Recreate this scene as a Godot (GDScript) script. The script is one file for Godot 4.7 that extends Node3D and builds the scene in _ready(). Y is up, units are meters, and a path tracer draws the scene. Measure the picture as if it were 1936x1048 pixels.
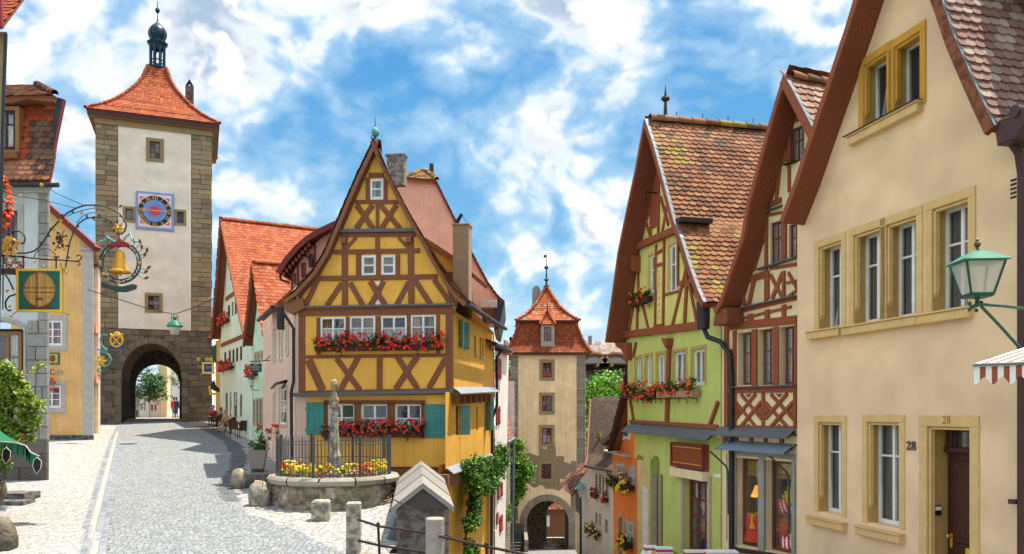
extends Node3D
# Old-town square: a half-timbered house at the fork of two streets, a clock tower up the left street, a gate tower down the right one.

func _ready():
	# ---------------------------------------------------------------- camera
	var cam := Camera3D.new(); cam.name = "camera"; add_child(cam)
	cam.position = Vector3(0,3,0)
	cam.projection = Camera3D.PROJECTION_FRUSTUM
	cam.near = 0.2; cam.far = 900.0
	cam.size = cam.near*1048.0 / 1520.0
	cam.frustum_offset = Vector2(0,cam.near*256.0 / 1520.0)
	cam.current = true
	# ---------------------------------------------------------------- sky, sun, exposure
	var we := WorldEnvironment.new(); we.name = "environment"
	var env := Environment.new()
	env.background_mode = Environment.BG_SKY
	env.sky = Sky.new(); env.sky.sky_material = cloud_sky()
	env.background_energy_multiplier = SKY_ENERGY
	env.tonemap_mode = Environment.TONE_MAPPER_LINEAR
	env.tonemap_exposure = EXPOSURE
	env.sdfgi_enabled = true; env.ssao_enabled = true; env.ssil_enabled = true
	we.environment = env; add_child(we)
	var sun := DirectionalLight3D.new(); sun.name = "sun"
	sun.light_color = Color(1.0,0.955,0.88)
	sun.light_energy = SUN_ENERGY
	sun.light_angular_distance = 0.5
	sun.shadow_enabled = true
	sun.basis = Basis.looking_at(Vector3(-0.66,-2.2,0.44).normalized(),Vector3.UP)
	add_child(sun)
	rng.seed = 7
	make_materials()
	build_ground()
	build_yellow_house()
	build_clock_tower()
	build_gate_tower()
	build_green_house()
	build_brown_house()
	build_peach_house()
	build_left_street()
	build_lower_street()
	build_square()
	build_signs()
	build_plants()
	build_people()

const SKY_ENERGY := 0.8
const EXPOSURE := 5.0
const SUN_ENERGY := 0.6
var rng := RandomNumberGenerator.new()
var M := {}
const EYE := Vector3(0,3,0)

# ==================================================================== mesh helpers
class MB:
	var v := PackedVector3Array()
	var n := PackedVector3Array()
	var c := PackedColorArray()
	var ix := PackedInt32Array()
	var col := Color.WHITE
	var t := Transform3D()

	func face(p: Array) -> void:
		var a: Vector3 = t*p[0]
		var b: Vector3 = t*p[1]
		var d: Vector3 = t*p[2]
		var nn := (b - a).cross(d - a).normalized()
		if p.size() > 3 and nn == Vector3.ZERO:
			nn = (d - a).cross(t*p[3] - a).normalized()
		var k := v.size()
		for q in p:
			v.append(t*q); n.append(nn); c.append(col)
		for i in range(1,p.size() - 1):
			ix.append(k); ix.append(k+i+1); ix.append(k+i)

	func sface(p: Array,ns: Array) -> void:
		var k := v.size()
		for i in p.size():
			v.append(t*p[i]); n.append((t.basis*ns[i]).normalized()); c.append(col)
		for i in range(1,p.size() - 1):
			ix.append(k); ix.append(k+i+1); ix.append(k+i)

	func box(a: Vector3,b: Vector3) -> void:   # two corners
		var lo := Vector3(minf(a.x,b.x),minf(a.y,b.y),minf(a.z,b.z))
		var hi := Vector3(maxf(a.x,b.x),maxf(a.y,b.y),maxf(a.z,b.z))
		var p := func(x,y,z): return Vector3(hi.x if x else lo.x,hi.y if y else lo.y,hi.z if z else lo.z)
		face([p.call(0,0,1),p.call(1,0,1),p.call(1,1,1),p.call(0,1,1)])
		face([p.call(1,0,0),p.call(0,0,0),p.call(0,1,0),p.call(1,1,0)])
		face([p.call(1,0,1),p.call(1,0,0),p.call(1,1,0),p.call(1,1,1)])
		face([p.call(0,0,0),p.call(0,0,1),p.call(0,1,1),p.call(0,1,0)])
		face([p.call(0,1,1),p.call(1,1,1),p.call(1,1,0),p.call(0,1,0)])
		face([p.call(0,0,0),p.call(1,0,0),p.call(1,0,1),p.call(0,0,1)])

	func slab(poly_in: PackedVector2Array,z0: float,z1: float,bev := 0.0,back := true) -> void:
		# a polygon in x, y pushed out from z0 to z1, its front edge bevelled
		var poly := poly_in
		if Geometry2D.is_polygon_clockwise(poly):
			poly = poly.duplicate(); poly.reverse()
		var front := poly
		if bev > 0.0:
			front = PackedVector2Array()
			var m := poly.size()
			for i in m:
				var a := poly[(i+m - 1) % m]
				var b := poly[i]
				var d := poly[(i+1) % m]
				var e1 := (b - a).normalized()
				var e2 := (d - b).normalized()
				var n1 := Vector2(-e1.y,e1.x)
				var n2 := Vector2(-e2.y,e2.x)
				var bis := n1+n2
				front.append(b+bis*(bev / maxf(0.35,1.0+n1.dot(n2))))
		var tris := Geometry2D.triangulate_polygon(front)
		for i in range(0,tris.size(),3):
			var q := [front[tris[i]],front[tris[i+1]],front[tris[i+2]]]
			if (q[1] - q[0]).cross(q[2] - q[0]) < 0: q = [q[0],q[2],q[1]]
			face([Vector3(q[0].x,q[0].y,z1),Vector3(q[1].x,q[1].y,z1),Vector3(q[2].x,q[2].y,z1)])
			if back and bev <= 0.0:
				face([Vector3(q[0].x,q[0].y,z0),Vector3(q[2].x,q[2].y,z0),Vector3(q[1].x,q[1].y,z0)])
		var zb := z1 - bev
		for i in poly.size():
			var j := (i+1) % poly.size()
			if bev > 0.0:
				face([Vector3(poly[i].x,poly[i].y,zb),Vector3(poly[j].x,poly[j].y,zb),Vector3(front[j].x,front[j].y,z1),Vector3(front[i].x,front[i].y,z1)])
			face([Vector3(poly[i].x,poly[i].y,z0),Vector3(poly[j].x,poly[j].y,z0),Vector3(poly[j].x,poly[j].y,zb),Vector3(poly[i].x,poly[i].y,zb)])

	func tube(p: Array,r: float,sides := 6,r2 := -1.0) -> void:
		if r2 < 0.0: r2 = r
		var m := p.size()
		var up := Vector3.UP
		if absf((p[1] - p[0]).normalized().y) > 0.9: up = Vector3.RIGHT
		var rings := []
		var norms := []
		for i in m:
			var d: Vector3 = (p[mini(i+1,m - 1)] - p[maxi(i - 1,0)]).normalized()
			var x := d.cross(up).normalized()
			if x.length() < 0.5: x = d.cross(Vector3.FORWARD).normalized()
			var y := x.cross(d)
			up = y
			var rr := lerpf(r,r2,float(i) / (m - 1))
			var ring := []
			var nr := []
			for k in sides:
				var a := TAU*k / sides
				var o := x*cos(a)+y*sin(a)
				nr.append(o); ring.append(p[i]+o*rr)
			rings.append(ring); norms.append(nr)
		for i in m - 1:
			for k in sides:
				var k2 := (k+1) % sides
				sface([rings[i][k2],rings[i][k],rings[i+1][k],rings[i+1][k2]],[norms[i][k2],norms[i][k],norms[i+1][k],norms[i+1][k2]])
		for e in [0,m - 1]:
			var cap: Array = rings[e].duplicate()
			if e > 0: cap.reverse()
			face(cap)

	func lathe(prof: Array,sides := 16,a0 := 0.0,a1 := TAU) -> void:   # [radius, height] pairs, upwards
		for i in prof.size() - 1:
			var p0 = prof[i]
			var p1 = prof[i+1]
			var d := Vector2(p1[0] - p0[0],p1[1] - p0[1])
			if d.length() < 1e-6: continue
			var nn := Vector2(d.y,-d.x).normalized()
			for k in sides:
				var a := lerpf(a0,a1,float(k) / sides)
				var b := lerpf(a0,a1,float(k+1) / sides)
				var ca := Vector3(cos(a),0,sin(a))
				var cb := Vector3(cos(b),0,sin(b))
				var y := Vector3.UP
				var na := ca*nn.x+y*nn.y
				var nb := cb*nn.x+y*nn.y
				sface([cb*p0[0]+y*p0[1],ca*p0[0]+y*p0[1],ca*p1[0]+y*p1[1],cb*p1[0]+y*p1[1]],[nb,na,na,nb])

	func ball(at: Vector3,r: Vector3,rough: RandomNumberGenerator = null,amount := 0.0,seg := 8,rows := 5) -> void:
		var g := []
		for i in rows+1:
			var row := []
			var f := PI*i / rows
			for k in seg:
				var a := TAU*k / seg
				var w := 1.0+(rough.randf_range(-amount,amount) if rough and i > 0 and i < rows else 0.0)
				row.append(Vector3(sin(f)*cos(a),cos(f),sin(f)*sin(a))*w)
			g.append(row)
		for i in rows:
			for k in seg:
				var k2 := (k+1) % seg
				var q := [g[i][k],g[i][k2],g[i+1][k2],g[i+1][k]]
				if amount > 0.12:
					face([at+r*q[0],at+r*q[1],at+r*q[2]]); face([at+r*q[0],at+r*q[2],at+r*q[3]])
				else:
					sface([at+r*q[0],at+r*q[1],at+r*q[2],at+r*q[3]],[q[0] / r,q[1] / r,q[2] / r,q[3] / r])

	func done() -> ArrayMesh:
		var m := ArrayMesh.new()
		if v.is_empty(): return m
		var a := []
		a.resize(Mesh.ARRAY_MAX)
		a[Mesh.ARRAY_VERTEX] = v; a[Mesh.ARRAY_NORMAL] = n; a[Mesh.ARRAY_COLOR] = c; a[Mesh.ARRAY_INDEX] = ix
		m.add_surface_from_arrays(Mesh.PRIMITIVE_TRIANGLES,a)
		return m

func pv(a: Array) -> PackedVector2Array:
	var o := PackedVector2Array()
	for i in range(0,a.size(),2): o.append(Vector2(a[i],a[i+1]))
	return o

func fr(x: float,y: float,z: float,yaw: float) -> Transform3D:
	return Transform3D(Basis(Vector3.UP,yaw),Vector3(x,y,z))

func thing(called: String,label: String,category: String,at := Transform3D(),group := "") -> Node3D:
	var o := Node3D.new(); o.name = called; o.transform = at
	tag(o,label,category,group)
	add_child(o,true)
	return o

func tag(o: Node,label: String,category: String,group := "") -> void:
	o.set_meta("label", label); o.set_meta("category", category)
	if group: o.set_meta("group", group)

func part(parent: Node,called: String,mesh,mat,at := Transform3D()) -> MeshInstance3D:
	var o := MeshInstance3D.new(); o.name = called
	o.mesh = mesh.done() if mesh is MB else mesh
	o.material_override = M[mat] if mat is String else mat
	o.transform = at
	parent.add_child(o,true)
	return o

func structure(called: String,mesh,mat,at := Transform3D()) -> MeshInstance3D:
	var o := part(self,called,mesh,mat,at)
	o.set_meta("kind", "structure")
	return o

func scatter(parent: Node,called: String,mesh: Mesh,mat,places: Array,tints: Array) -> MultiMeshInstance3D:
	var mm := MultiMesh.new()
	mm.transform_format = MultiMesh.TRANSFORM_3D
	mm.use_colors = true
	mm.mesh = mesh
	mm.instance_count = places.size()
	for i in places.size():
		mm.set_instance_transform(i,places[i]); mm.set_instance_color(i,tints[i])
	var o := MultiMeshInstance3D.new(); o.name = called; o.multimesh = mm
	o.material_override = M[mat] if mat is String else mat
	o.set_meta("kind", "stuff")
	parent.add_child(o,true)
	return o

func box_mb(a: Vector3,b: Vector3) -> MB:
	var m := MB.new(); m.box(a,b); return m

func arc(cx: float,cy: float,rx: float,ry: float,a0: float,a1: float,k: int) -> PackedVector2Array:
	var o := PackedVector2Array()
	for i in k+1:
		var a := deg_to_rad(lerpf(a0,a1,float(i) / k))
		o.append(Vector2(cx+rx*cos(a),cy+ry*sin(a)))
	return o

func rect_poly(r: Rect2) -> PackedVector2Array:
	return PackedVector2Array([r.position,Vector2(r.end.x,r.position.y),r.end,Vector2(r.position.x,r.end.y)])

func wall(mb: MB,outline: PackedVector2Array,holes: Array,reveal: float,thick := 0.0,z := 0.0) -> void:
	# a flat wall with openings: the face, the reveals of the openings and the outer edges back to z - thick
	var xs := []
	var lo := INF
	var hi := -INF
	for p in outline:
		lo = minf(lo,p.x); hi = maxf(hi,p.x)
	xs.append(lo); xs.append(hi)
	var polys := []
	for h in holes:
		var q: PackedVector2Array = rect_poly(h) if h is Rect2 else h
		if Geometry2D.is_polygon_clockwise(q): q.reverse()
		polys.append(q)
		for p in q: xs.append(clampf(p.x,lo,hi))
	xs.sort()
	for i in xs.size() - 1:
		var a: float = xs[i]
		var b: float = xs[i+1]
		if b - a < 0.0005: continue
		var pieces := Geometry2D.intersect_polygons(outline,rect_poly(Rect2(a,-100,b - a,200)))
		for q in polys:
			var ql := INF
			var qh := -INF
			for p in q:
				ql = minf(ql,p.x); qh = maxf(qh,p.x)
			if ql < b - 0.0004 and qh > a+0.0004:
				var next: Array[PackedVector2Array] = []
				var cut = Geometry2D.intersect_polygons(q,rect_poly(Rect2(a - 0.001,-100,b - a+0.002,200)))
				for piece in pieces:
					var left: Array = [piece]
					for cc in cut:
						var after := []
						for l in left: after.append_array(Geometry2D.clip_polygons(l,cc))
						left = after
					for l in left: next.append(l)
				pieces = next
		for piece in pieces:
			var tr := Geometry2D.triangulate_polygon(piece)
			for k in range(0,tr.size(),3):
				var q0 := piece[tr[k]]
				var q1 := piece[tr[k+1]]
				var q2 := piece[tr[k+2]]
				if (q1 - q0).cross(q2 - q0) < 0:
					var s := q1; q1 = q2; q2 = s
				mb.face([Vector3(q0.x,q0.y,z),Vector3(q1.x,q1.y,z),Vector3(q2.x,q2.y,z)])
	for q in polys:
		for i in q.size():
			var a: Vector2 = q[i]
			var b: Vector2 = q[(i+1) % q.size()]
			mb.face([Vector3(a.x,a.y,z),Vector3(b.x,b.y,z),Vector3(b.x,b.y,z - reveal),Vector3(a.x,a.y,z - reveal)])
	if thick > 0.0:
		var o := outline.duplicate()
		if Geometry2D.is_polygon_clockwise(o): o.reverse()
		for i in o.size():
			var a := o[i]
			var b := o[(i+1) % o.size()]
			mb.face([Vector3(b.x,b.y,z),Vector3(a.x,a.y,z),Vector3(a.x,a.y,z - thick),Vector3(b.x,b.y,z - thick)])

func back_face(mb: MB,outline: PackedVector2Array,z: float) -> void:
	var tr := Geometry2D.triangulate_polygon(outline)
	for k in range(0,tr.size(),3):
		var q0 := outline[tr[k]]
		var q1 := outline[tr[k+1]]
		var q2 := outline[tr[k+2]]
		if (q1 - q0).cross(q2 - q0) > 0:
			var s := q1; q1 = q2; q2 = s
		mb.face([Vector3(q0.x,q0.y,z),Vector3(q1.x,q1.y,z),Vector3(q2.x,q2.y,z)])

# ==================================================================== parts of buildings
var proud_turn := 0
func timber(parent: Node,b: Array,mat := "timber", z := 0.03,called := "timber") -> MeshInstance3D:
	var p := Vector2(b[0],b[1])
	var q := Vector2(b[2],b[3])
	var d := (q - p).normalized()
	var s: Vector2 = Vector2(-d.y,d.x)*(float(b[4])*0.5)
	proud_turn = (proud_turn+5) % 17
	var m := MB.new()
	var w: float = float(b[4])*0.04
	m.slab(PackedVector2Array([p - s+s*rng.randf_range(-.06,.06),q - s+d*w,q+s,p+s*rng.randf_range(.93,1.05)]),-0.03,z+proud_turn*0.0013,0.007,false)
	return part(parent,called,m,mat)

func timbers(parent: Node,list: Array,mat := "timber", z := 0.03) -> void:
	for b in list: timber(parent,b,mat,z)

func curved_timber(parent: Node,p: PackedVector2Array,w: float,mat := "timber", z := 0.03,called := "timber") -> MeshInstance3D:
	proud_turn = (proud_turn+5) % 17
	var m := MB.new()
	m.slab(strip(p,w*0.5,w*0.5),-0.03,z+proud_turn*0.0013,0.006,false)
	return part(parent,called,m,mat)

func strip(p: PackedVector2Array,left: float,right: float) -> PackedVector2Array:
	# the outline of a band that follows p
	var a := PackedVector2Array()
	var b := PackedVector2Array()
	for i in p.size():
		var e1 := (p[i] - p[maxi(i - 1,0)]).normalized()
		var e2 := (p[mini(i+1,p.size() - 1)] - p[i]).normalized()
		if i == 0: e1 = e2
		if i == p.size() - 1: e2 = e1
		var n1 := Vector2(-e1.y,e1.x)
		var n2 := Vector2(-e2.y,e2.x)
		var bis := (n1+n2) / maxf(0.4,1.0+n1.dot(n2))
		a.append(p[i]+bis*left); b.append(p[i] - bis*right)
	b.reverse()
	a.append_array(b)
	return a

func band(parent: Node,called: String,p: PackedVector2Array,left: float,right: float,z0: float,z1: float,mat,bev := 0.008) -> MeshInstance3D:
	var m := MB.new()
	m.slab(strip(p,left,right),z0,z1,bev)
	return part(parent,called,m,mat)

func slab_part(parent: Node,called: String,poly: PackedVector2Array,z0: float,z1: float,mat,bev := 0.0) -> MeshInstance3D:
	var m := MB.new()
	m.slab(poly,z0,z1,bev)
	return part(parent,called,m,mat)

func surround(parent: Node,r: Rect2,w: float,z0: float,z1: float,mat,wb := -1.0,called := "window_surround") -> MeshInstance3D:
	var m := MB.new()
	if wb < 0.0: wb = w
	var o := r.grow_individual(w,wb,w,w)
	m.slab(rect_poly(Rect2(o.position.x,r.end.y,o.size.x,w)),z0,z1,0.006)
	m.slab(rect_poly(Rect2(o.position.x,r.position.y,w,r.size.y)),z0,z1 - 0.002,0.006)
	m.slab(rect_poly(Rect2(r.end.x,r.position.y,w,r.size.y)),z0,z1 - 0.002,0.006)
	if wb > 0.0: m.slab(rect_poly(Rect2(o.position.x,o.position.y,o.size.x,wb)),z0,z1+0.003,0.006)
	return part(parent,called,m,mat)

var unit_box: BoxMesh
func pane(parent: Node,r: Rect2,z: float,mat := "glass") -> MeshInstance3D:
	if unit_box == null:
		unit_box = BoxMesh.new(); unit_box.size = Vector3.ONE
	var o := MeshInstance3D.new(); o.name = "pane"; o.mesh = unit_box; o.material_override = M[mat]
	o.transform = Transform3D(Basis.from_euler(Vector3(rng.randfn(0,.02),rng.randfn(0,.03),0))*Basis.from_scale(Vector3(r.size.x,r.size.y,0.008)),Vector3(r.get_center().x,r.get_center().y,z))
	parent.add_child(o,true)
	return o

func drape(w: float,h: float,folds: int,deep: float) -> MB:
	var m := MB.new()
	var k := folds*6
	for i in k:
		var a := float(i) / k
		var b := float(i+1) / k
		var za := sin(a*TAU*folds)*deep
		var zb := sin(b*TAU*folds)*deep
		var na := Vector3(-cos(a*TAU*folds)*deep*TAU*folds / w,0,1).normalized()
		var nb := Vector3(-cos(b*TAU*folds)*deep*TAU*folds / w,0,1).normalized()
		m.sface([Vector3(a*w,0,za),Vector3(b*w,0,zb),Vector3(b*w,h,zb*0.7),Vector3(a*w,h,za*0.7)],[na,nb,nb,na])
	return m

# cols, rows: relative sizes of the panes; fw frame, sw glazing bars; curtain "", "half", "sides", "full"
func window(parent: Node,r: Rect2,z: float,o := {}) -> MeshInstance3D:
	var fw: float = o.get("fw", 0.05)
	var sw: float = o.get("sw", 0.028)
	var cols: Array = o.get("cols", [1,1])
	var rows: Array = o.get("rows", [1,1])   # from the bottom
	var mid: float = o.get("mid", sw)         # the bar between the two leaves
	var m := MB.new()
	m.slab(rect_poly(Rect2(0,0,fw,r.size.y)),-0.03,0.03,0.006)
	m.slab(rect_poly(Rect2(r.size.x - fw,0,fw,r.size.y)),-0.03,0.03,0.006)
	m.slab(rect_poly(Rect2(fw,0,r.size.x - 2*fw,fw*1.3)),-0.03,0.028,0.006)
	m.slab(rect_poly(Rect2(fw,r.size.y - fw,r.size.x - 2*fw,fw)),-0.03,0.028,0.006)
	var inner := Rect2(fw,fw*1.3,r.size.x - 2*fw,r.size.y - 2.3*fw)
	var cells := []
	var sum := 0.0
	for a in cols: sum += a
	var xs := [inner.position.x]
	var acc := 0.0
	for a in cols:
		acc += a; xs.append(inner.position.x+inner.size.x*acc / sum)
	sum = 0.0
	for a in rows: sum += a
	var ys := [inner.position.y]
	acc = 0.0
	for a in rows:
		acc += a; ys.append(inner.position.y+inner.size.y*acc / sum)
	var lean: float = o.get("lean", 0.0)
	for i in range(1,xs.size() - 1):
		var w := mid if i == xs.size() / 2 else sw
		m.slab(rect_poly(Rect2(xs[i] - w / 2,inner.position.y,w,inner.size.y)),-0.025,0.024 if w == sw else 0.034,0.005)
	for j in range(1,ys.size() - 1):
		m.slab(rect_poly(Rect2(inner.position.x,ys[j] - sw / 2,inner.size.x,sw)),-0.025,0.022,0.005)
	var f := part(parent,o.get("called", "window"),m,o.get("mat", "white_paint"),Transform3D(Basis(),Vector3(r.position.x,r.position.y,z)))
	for i in xs.size() - 1:
		for j in ys.size() - 1:
			var q := Rect2(xs[i],ys[j],xs[i+1] - xs[i],ys[j+1] - ys[j])
			pane(f,q,-0.005+rng.randf_range(-.003,.003),o.get("glass", "glass"))
	if lean > 0.0:      # the leaf tilted open at its top
		var lm := MB.new()
		var lw := inner.size.x
		var lh := inner.size.y
		lm.slab(rect_poly(Rect2(0,0,0.05,lh)),-0.02,0.03,0.005); lm.slab(rect_poly(Rect2(lw - 0.05,0,0.05,lh)),-0.02,0.03,0.005)
		lm.slab(rect_poly(Rect2(0.05,0,lw - .1,0.05)),-0.02,0.028,0.005); lm.slab(rect_poly(Rect2(0.05,lh - .05,lw - .1,0.05)),-0.02,0.028,0.005)
		part(f,"tilted_leaf", lm,o.get("mat", "white_paint"),Transform3D(Basis(Vector3.RIGHT,-lean),Vector3(inner.position.x,inner.position.y,-0.06)))
	match o.get("curtain", ""):
		"half":
			part(f,"curtain", drape(inner.size.x,inner.size.y*0.5,5,0.012),"lace", Transform3D(Basis(),Vector3(inner.position.x,inner.position.y,-0.07)))
		"sides":
			for s in 2:
				part(f,"curtain", drape(inner.size.x*0.3,inner.size.y,3,0.02),o.get("cloth", "lace"),Transform3D(Basis(),Vector3(inner.position.x+s*inner.size.x*0.7,inner.position.y,-0.08)))
		"full":
			part(f,"curtain", drape(inner.size.x,inner.size.y,6,0.018),o.get("cloth", "grey_curtain"),Transform3D(Basis(),Vector3(inner.position.x,inner.position.y,-0.08)))
	if o.get("room", true):
		var b := MB.new()
		var e := 0.12
		b.face([Vector3(-e,-e,0),Vector3(r.size.x+e,-e,0),Vector3(r.size.x+e,r.size.y+e,0),Vector3(-e,r.size.y+e,0)])
		part(f,"interior", b,o.get("dark", "painted_room_shade"),Transform3D(Basis(),Vector3(0,0,-0.32)))  # flat sheet behind the glass, the room shade put into its colour
	return f

func shutter(parent: Node,r: Rect2,z: float,mat := "teal_paint", open := 0.0,hinge := 0) -> MeshInstance3D:
	# a ledged board shutter; open swings it out about its hinge side (0 left, 1 right)
	var m := MB.new()
	var k := 4
	var w := r.size.x
	for i in k:
		m.slab(rect_poly(Rect2(i*w / k+0.002,0,w / k - 0.004,r.size.y)),0,0.03+(i % 2)*0.001,0.004)
	m.slab(rect_poly(Rect2(0.01,r.size.y*0.12,w - 0.02,0.07)),0.03,0.05,0.004)
	m.slab(rect_poly(Rect2(0.01,r.size.y*0.76,w - 0.02,0.07)),0.03,0.05,0.004)
	m.slab(rect_poly(Rect2(0.0,r.size.y*0.14,0.035,0.03)),0.05,0.06,0.002)
	var b := Basis(Vector3.UP,-open if hinge == 0 else open)
	var org := Vector3(r.position.x,r.position.y,z)
	if hinge == 1: org = Vector3(r.end.x,r.position.y,z) - b.x*w
	return part(parent,"shutter", m,mat,Transform3D(b,org))

# ==================================================================== tiled roofs
func tile_mesh(w: float,l: float,th: float,tail := 0.3) -> ArrayMesh:
	var m := MB.new()
	var p := []
	var k := 6
	for i in k+1:
		var a := PI+PI*i / k
		p.append(Vector2(cos(a)*w*0.485,tail*w+sin(a)*tail*w))
	p.append(Vector2(w*0.485,l)); p.append(Vector2(-w*0.485,l))
	var top := []
	for q in p: top.append(Vector3(q.x,q.y,th))
	m.face(top)
	for i in k:
		var q0: Vector2 = p[i]
		var q1: Vector2 = p[i+1]
		m.face([Vector3(q0.x,q0.y,0),Vector3(q1.x,q1.y,0),Vector3(q1.x,q1.y,th),Vector3(q0.x,q0.y,th)])
	m.face([Vector3(p[k].x,p[k].y,0),Vector3(p[k+1].x,p[k+1].y,0),Vector3(p[k+1].x,p[k+1].y,th),Vector3(p[k].x,p[k].y,th)])
	m.face([Vector3(p[k+2].x,p[k+2].y,0),Vector3(p[0].x,p[0].y,0),Vector3(p[0].x,p[0].y,th),Vector3(p[k+2].x,p[k+2].y,th)])
	return m.done()

# rails: [left point, right point] pairs from the eave up. o: w tile width, expo, len, th, palette (linear colours), singles, skip (Callable that leaves a place bare)
func roof_face(parent: Node,rails: Array,o: Dictionary) -> MeshInstance3D:
	var m := MB.new()
	var thick: float = o.get("slab", 0.07)
	var low: float = o.get("drop", 0.035)
	var norms := []
	for i in rails.size():
		var a = rails[maxi(i - 1,0)]
		var b = rails[mini(i+1,rails.size() - 1)]
		var x: Vector3 = (rails[i][1] - rails[i][0])
		if x.length() < 0.02: x = rails[i - 1][1] - rails[i - 1][0]
		norms.append(x.normalized().cross(((b[0]+b[1]) - (a[0]+a[1])).normalized()).normalized())
	for i in rails.size() - 1:
		var t0: Vector3 = norms[i]*low
		var t1: Vector3 = norms[i+1]*low
		var u0: Vector3 = norms[i]*(low+thick)
		var u1: Vector3 = norms[i+1]*(low+thick)
		var a = rails[i]
		var b = rails[i+1]
		m.face([a[0] - t0,a[1] - t0,b[1] - t1,b[0] - t1])
		m.face([b[0] - u1,b[1] - u1,a[1] - u0,a[0] - u0])
		m.face([a[1] - t0,a[1] - u0,b[1] - u1,b[1] - t1])
		m.face([a[0] - u0,a[0] - t0,b[0] - t1,b[0] - u1])
		if i == 0: m.face([a[0] - u0,a[1] - u0,a[1] - t0,a[0] - t0])
		if i == rails.size() - 2: m.face([b[0] - t1,b[1] - t1,b[1] - u1,b[0] - u1])
	var roof := part(parent,o.get("called", "roof"),m,o.get("under", "soffit"))
	var tw: float = o.w
	var expo: float = o.expo
	var tl: float = o.get("len", expo*1.9)
	var th: float = o.get("th", 0.014)
	var mesh := tile_mesh(tw,tl,th,o.get("tail", 0.3))
	var places := []
	var arcs := [0.0]
	for i in range(1,rails.size()):
		arcs.append(arcs[i - 1]+((rails[i][0]+rails[i][1])*0.5).distance_to((rails[i - 1][0]+rails[i - 1][1])*0.5))
	var total: float = arcs[-1]
	var s := 0.0
	var row := 0
	var skip = o.get("skip")
	while s < total - expo*0.6:
		var i := 0
		while i < rails.size() - 2 and arcs[i+1] < s: i += 1
		var f: float = (s - arcs[i]) / maxf(arcs[i+1] - arcs[i],1e-5)
		var l: Vector3 = rails[i][0].lerp(rails[i+1][0],f)
		var r: Vector3 = rails[i][1].lerp(rails[i+1][1],f)
		var x := (r - l).normalized()
		var nn: Vector3 = norms[i].lerp(norms[i+1],f).normalized()
		var up := nn.cross(x).normalized()
		var wid := l.distance_to(r)
		var cnt := int(round(wid / tw))
		if cnt >= 1 and x.length() > 0.5:
			var step := wid / cnt
			for k in cnt+(row % 2):
				var p := l+x*clampf((k+(0.5 if row % 2 == 0 else 0.0))*step,tw*0.3,wid - tw*0.3)
				if skip and skip.call(p): continue
				var lift: float = (th*1.7+rng.randf()*0.006) / tl
				var bs := Basis(x,up,nn)*Basis(Vector3.BACK,rng.randfn(0,0.018))*Basis(Vector3.RIGHT,-lift - rng.randf()*0.012)
				places.append(Transform3D(bs,p+nn*th*1.1+up*rng.randfn(0,0.006)))
		s += expo
		row += 1
	lay(roof,"tile", "tile_covering", mesh,places,o.palette,o.get("singles", 0),o.get("surface", "clay"),o.get("patch"))
	return roof

# alike pieces: the nearest ones singly, the rest as one
func lay(parent: Node3D,called: String,mass: String,mesh: Mesh,places: Array,palette: Array,singles: int,surface: String,patch = null) -> void:
	var g := parent.transform
	var q := parent.get_parent()
	while q is Node3D and q != self:
		g = q.transform*g
		q = q.get_parent()
	var order := range(places.size())
	if singles > 0:
		var far := []
		for i in places.size(): far.append((g*places[i].origin).distance_squared_to(EYE))
		order.sort_custom(func(a,b): return far[a] < far[b])
	var rest := []
	var tints := []
	for k in order.size():
		var i: int = order[k]
		var tone := rng.randi() % palette.size()
		if patch: tone = patch.call(places[i].origin,tone)
		if k < singles:
			part(parent,called,mesh,toned(surface,palette[tone]),places[i])
		else:
			rest.append(places[i]); tints.append(palette[tone]*rng.randf_range(0.85,1.15))
	if rest.size(): scatter(parent,mass,mesh,surface,rest,tints)

var tones := {}
func toned(surface: String,c: Color) -> StandardMaterial3D:
	var key := surface+str(c)
	if not tones.has(key):
		var m: StandardMaterial3D = M[surface].duplicate()
		m.albedo_color = c.linear_to_srgb(); m.albedo_color.a = 1.0
		m.vertex_color_use_as_albedo = false
		tones[key] = m
	return tones[key]

func ridge(parent: Node,a: Vector3,b: Vector3,r: float,palette: Array,called := "ridge_tile", surface := "clay", each := 0.38) -> void:
	var d := (b - a)
	var cnt := maxi(1,int(round(d.length() / each)))
	var up := Vector3.UP
	var x := d.normalized()
	var z := x.cross(up).normalized()
	var y := z.cross(x)
	var l := d.length() / cnt
	var m := MB.new()
	for k in 6:
		var a0 := PI*k / 6 - 0.25
		var a1 := PI*(k+1) / 6 - 0.25
		a0 = lerpf(-0.35,PI+0.35,k / 6.0); a1 = lerpf(-0.35,PI+0.35,(k+1) / 6.0)
		for w in [[0.0,1.0],[0.0,0.0]]:
			pass
		var n0 := Vector3(0,sin(a0),cos(a0))
		var n1 := Vector3(0,sin(a1),cos(a1))
		m.sface([n0*r,n0*r*0.86+Vector3(l*1.08,0,0),n1*r*0.86+Vector3(l*1.08,0,0),n1*r],[n0,n0,n1,n1])
		m.face([n1*r,n1*r*0.8,n0*r*0.8,n0*r])
	var mesh := m.done()
	for i in cnt:
		part(parent,called,mesh,toned(surface,palette[rng.randi() % palette.size()]),Transform3D(Basis(x,y,z)*Basis(Vector3.BACK,rng.randfn(0,0.02)),a+x*l*i))

# ==================================================================== leaves and flowers
func leaf_mesh() -> ArrayMesh:
	var m := MB.new()
	m.face([Vector3(0,0,0),Vector3(0.32,0.12,0.4),Vector3(0,0.05,1),Vector3(0,0.0,0.5)])
	m.face([Vector3(0,0,0),Vector3(0,0.0,0.5),Vector3(0,0.05,1),Vector3(-0.32,0.12,0.4)])
	return m.done()

var leaf: ArrayMesh
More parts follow.
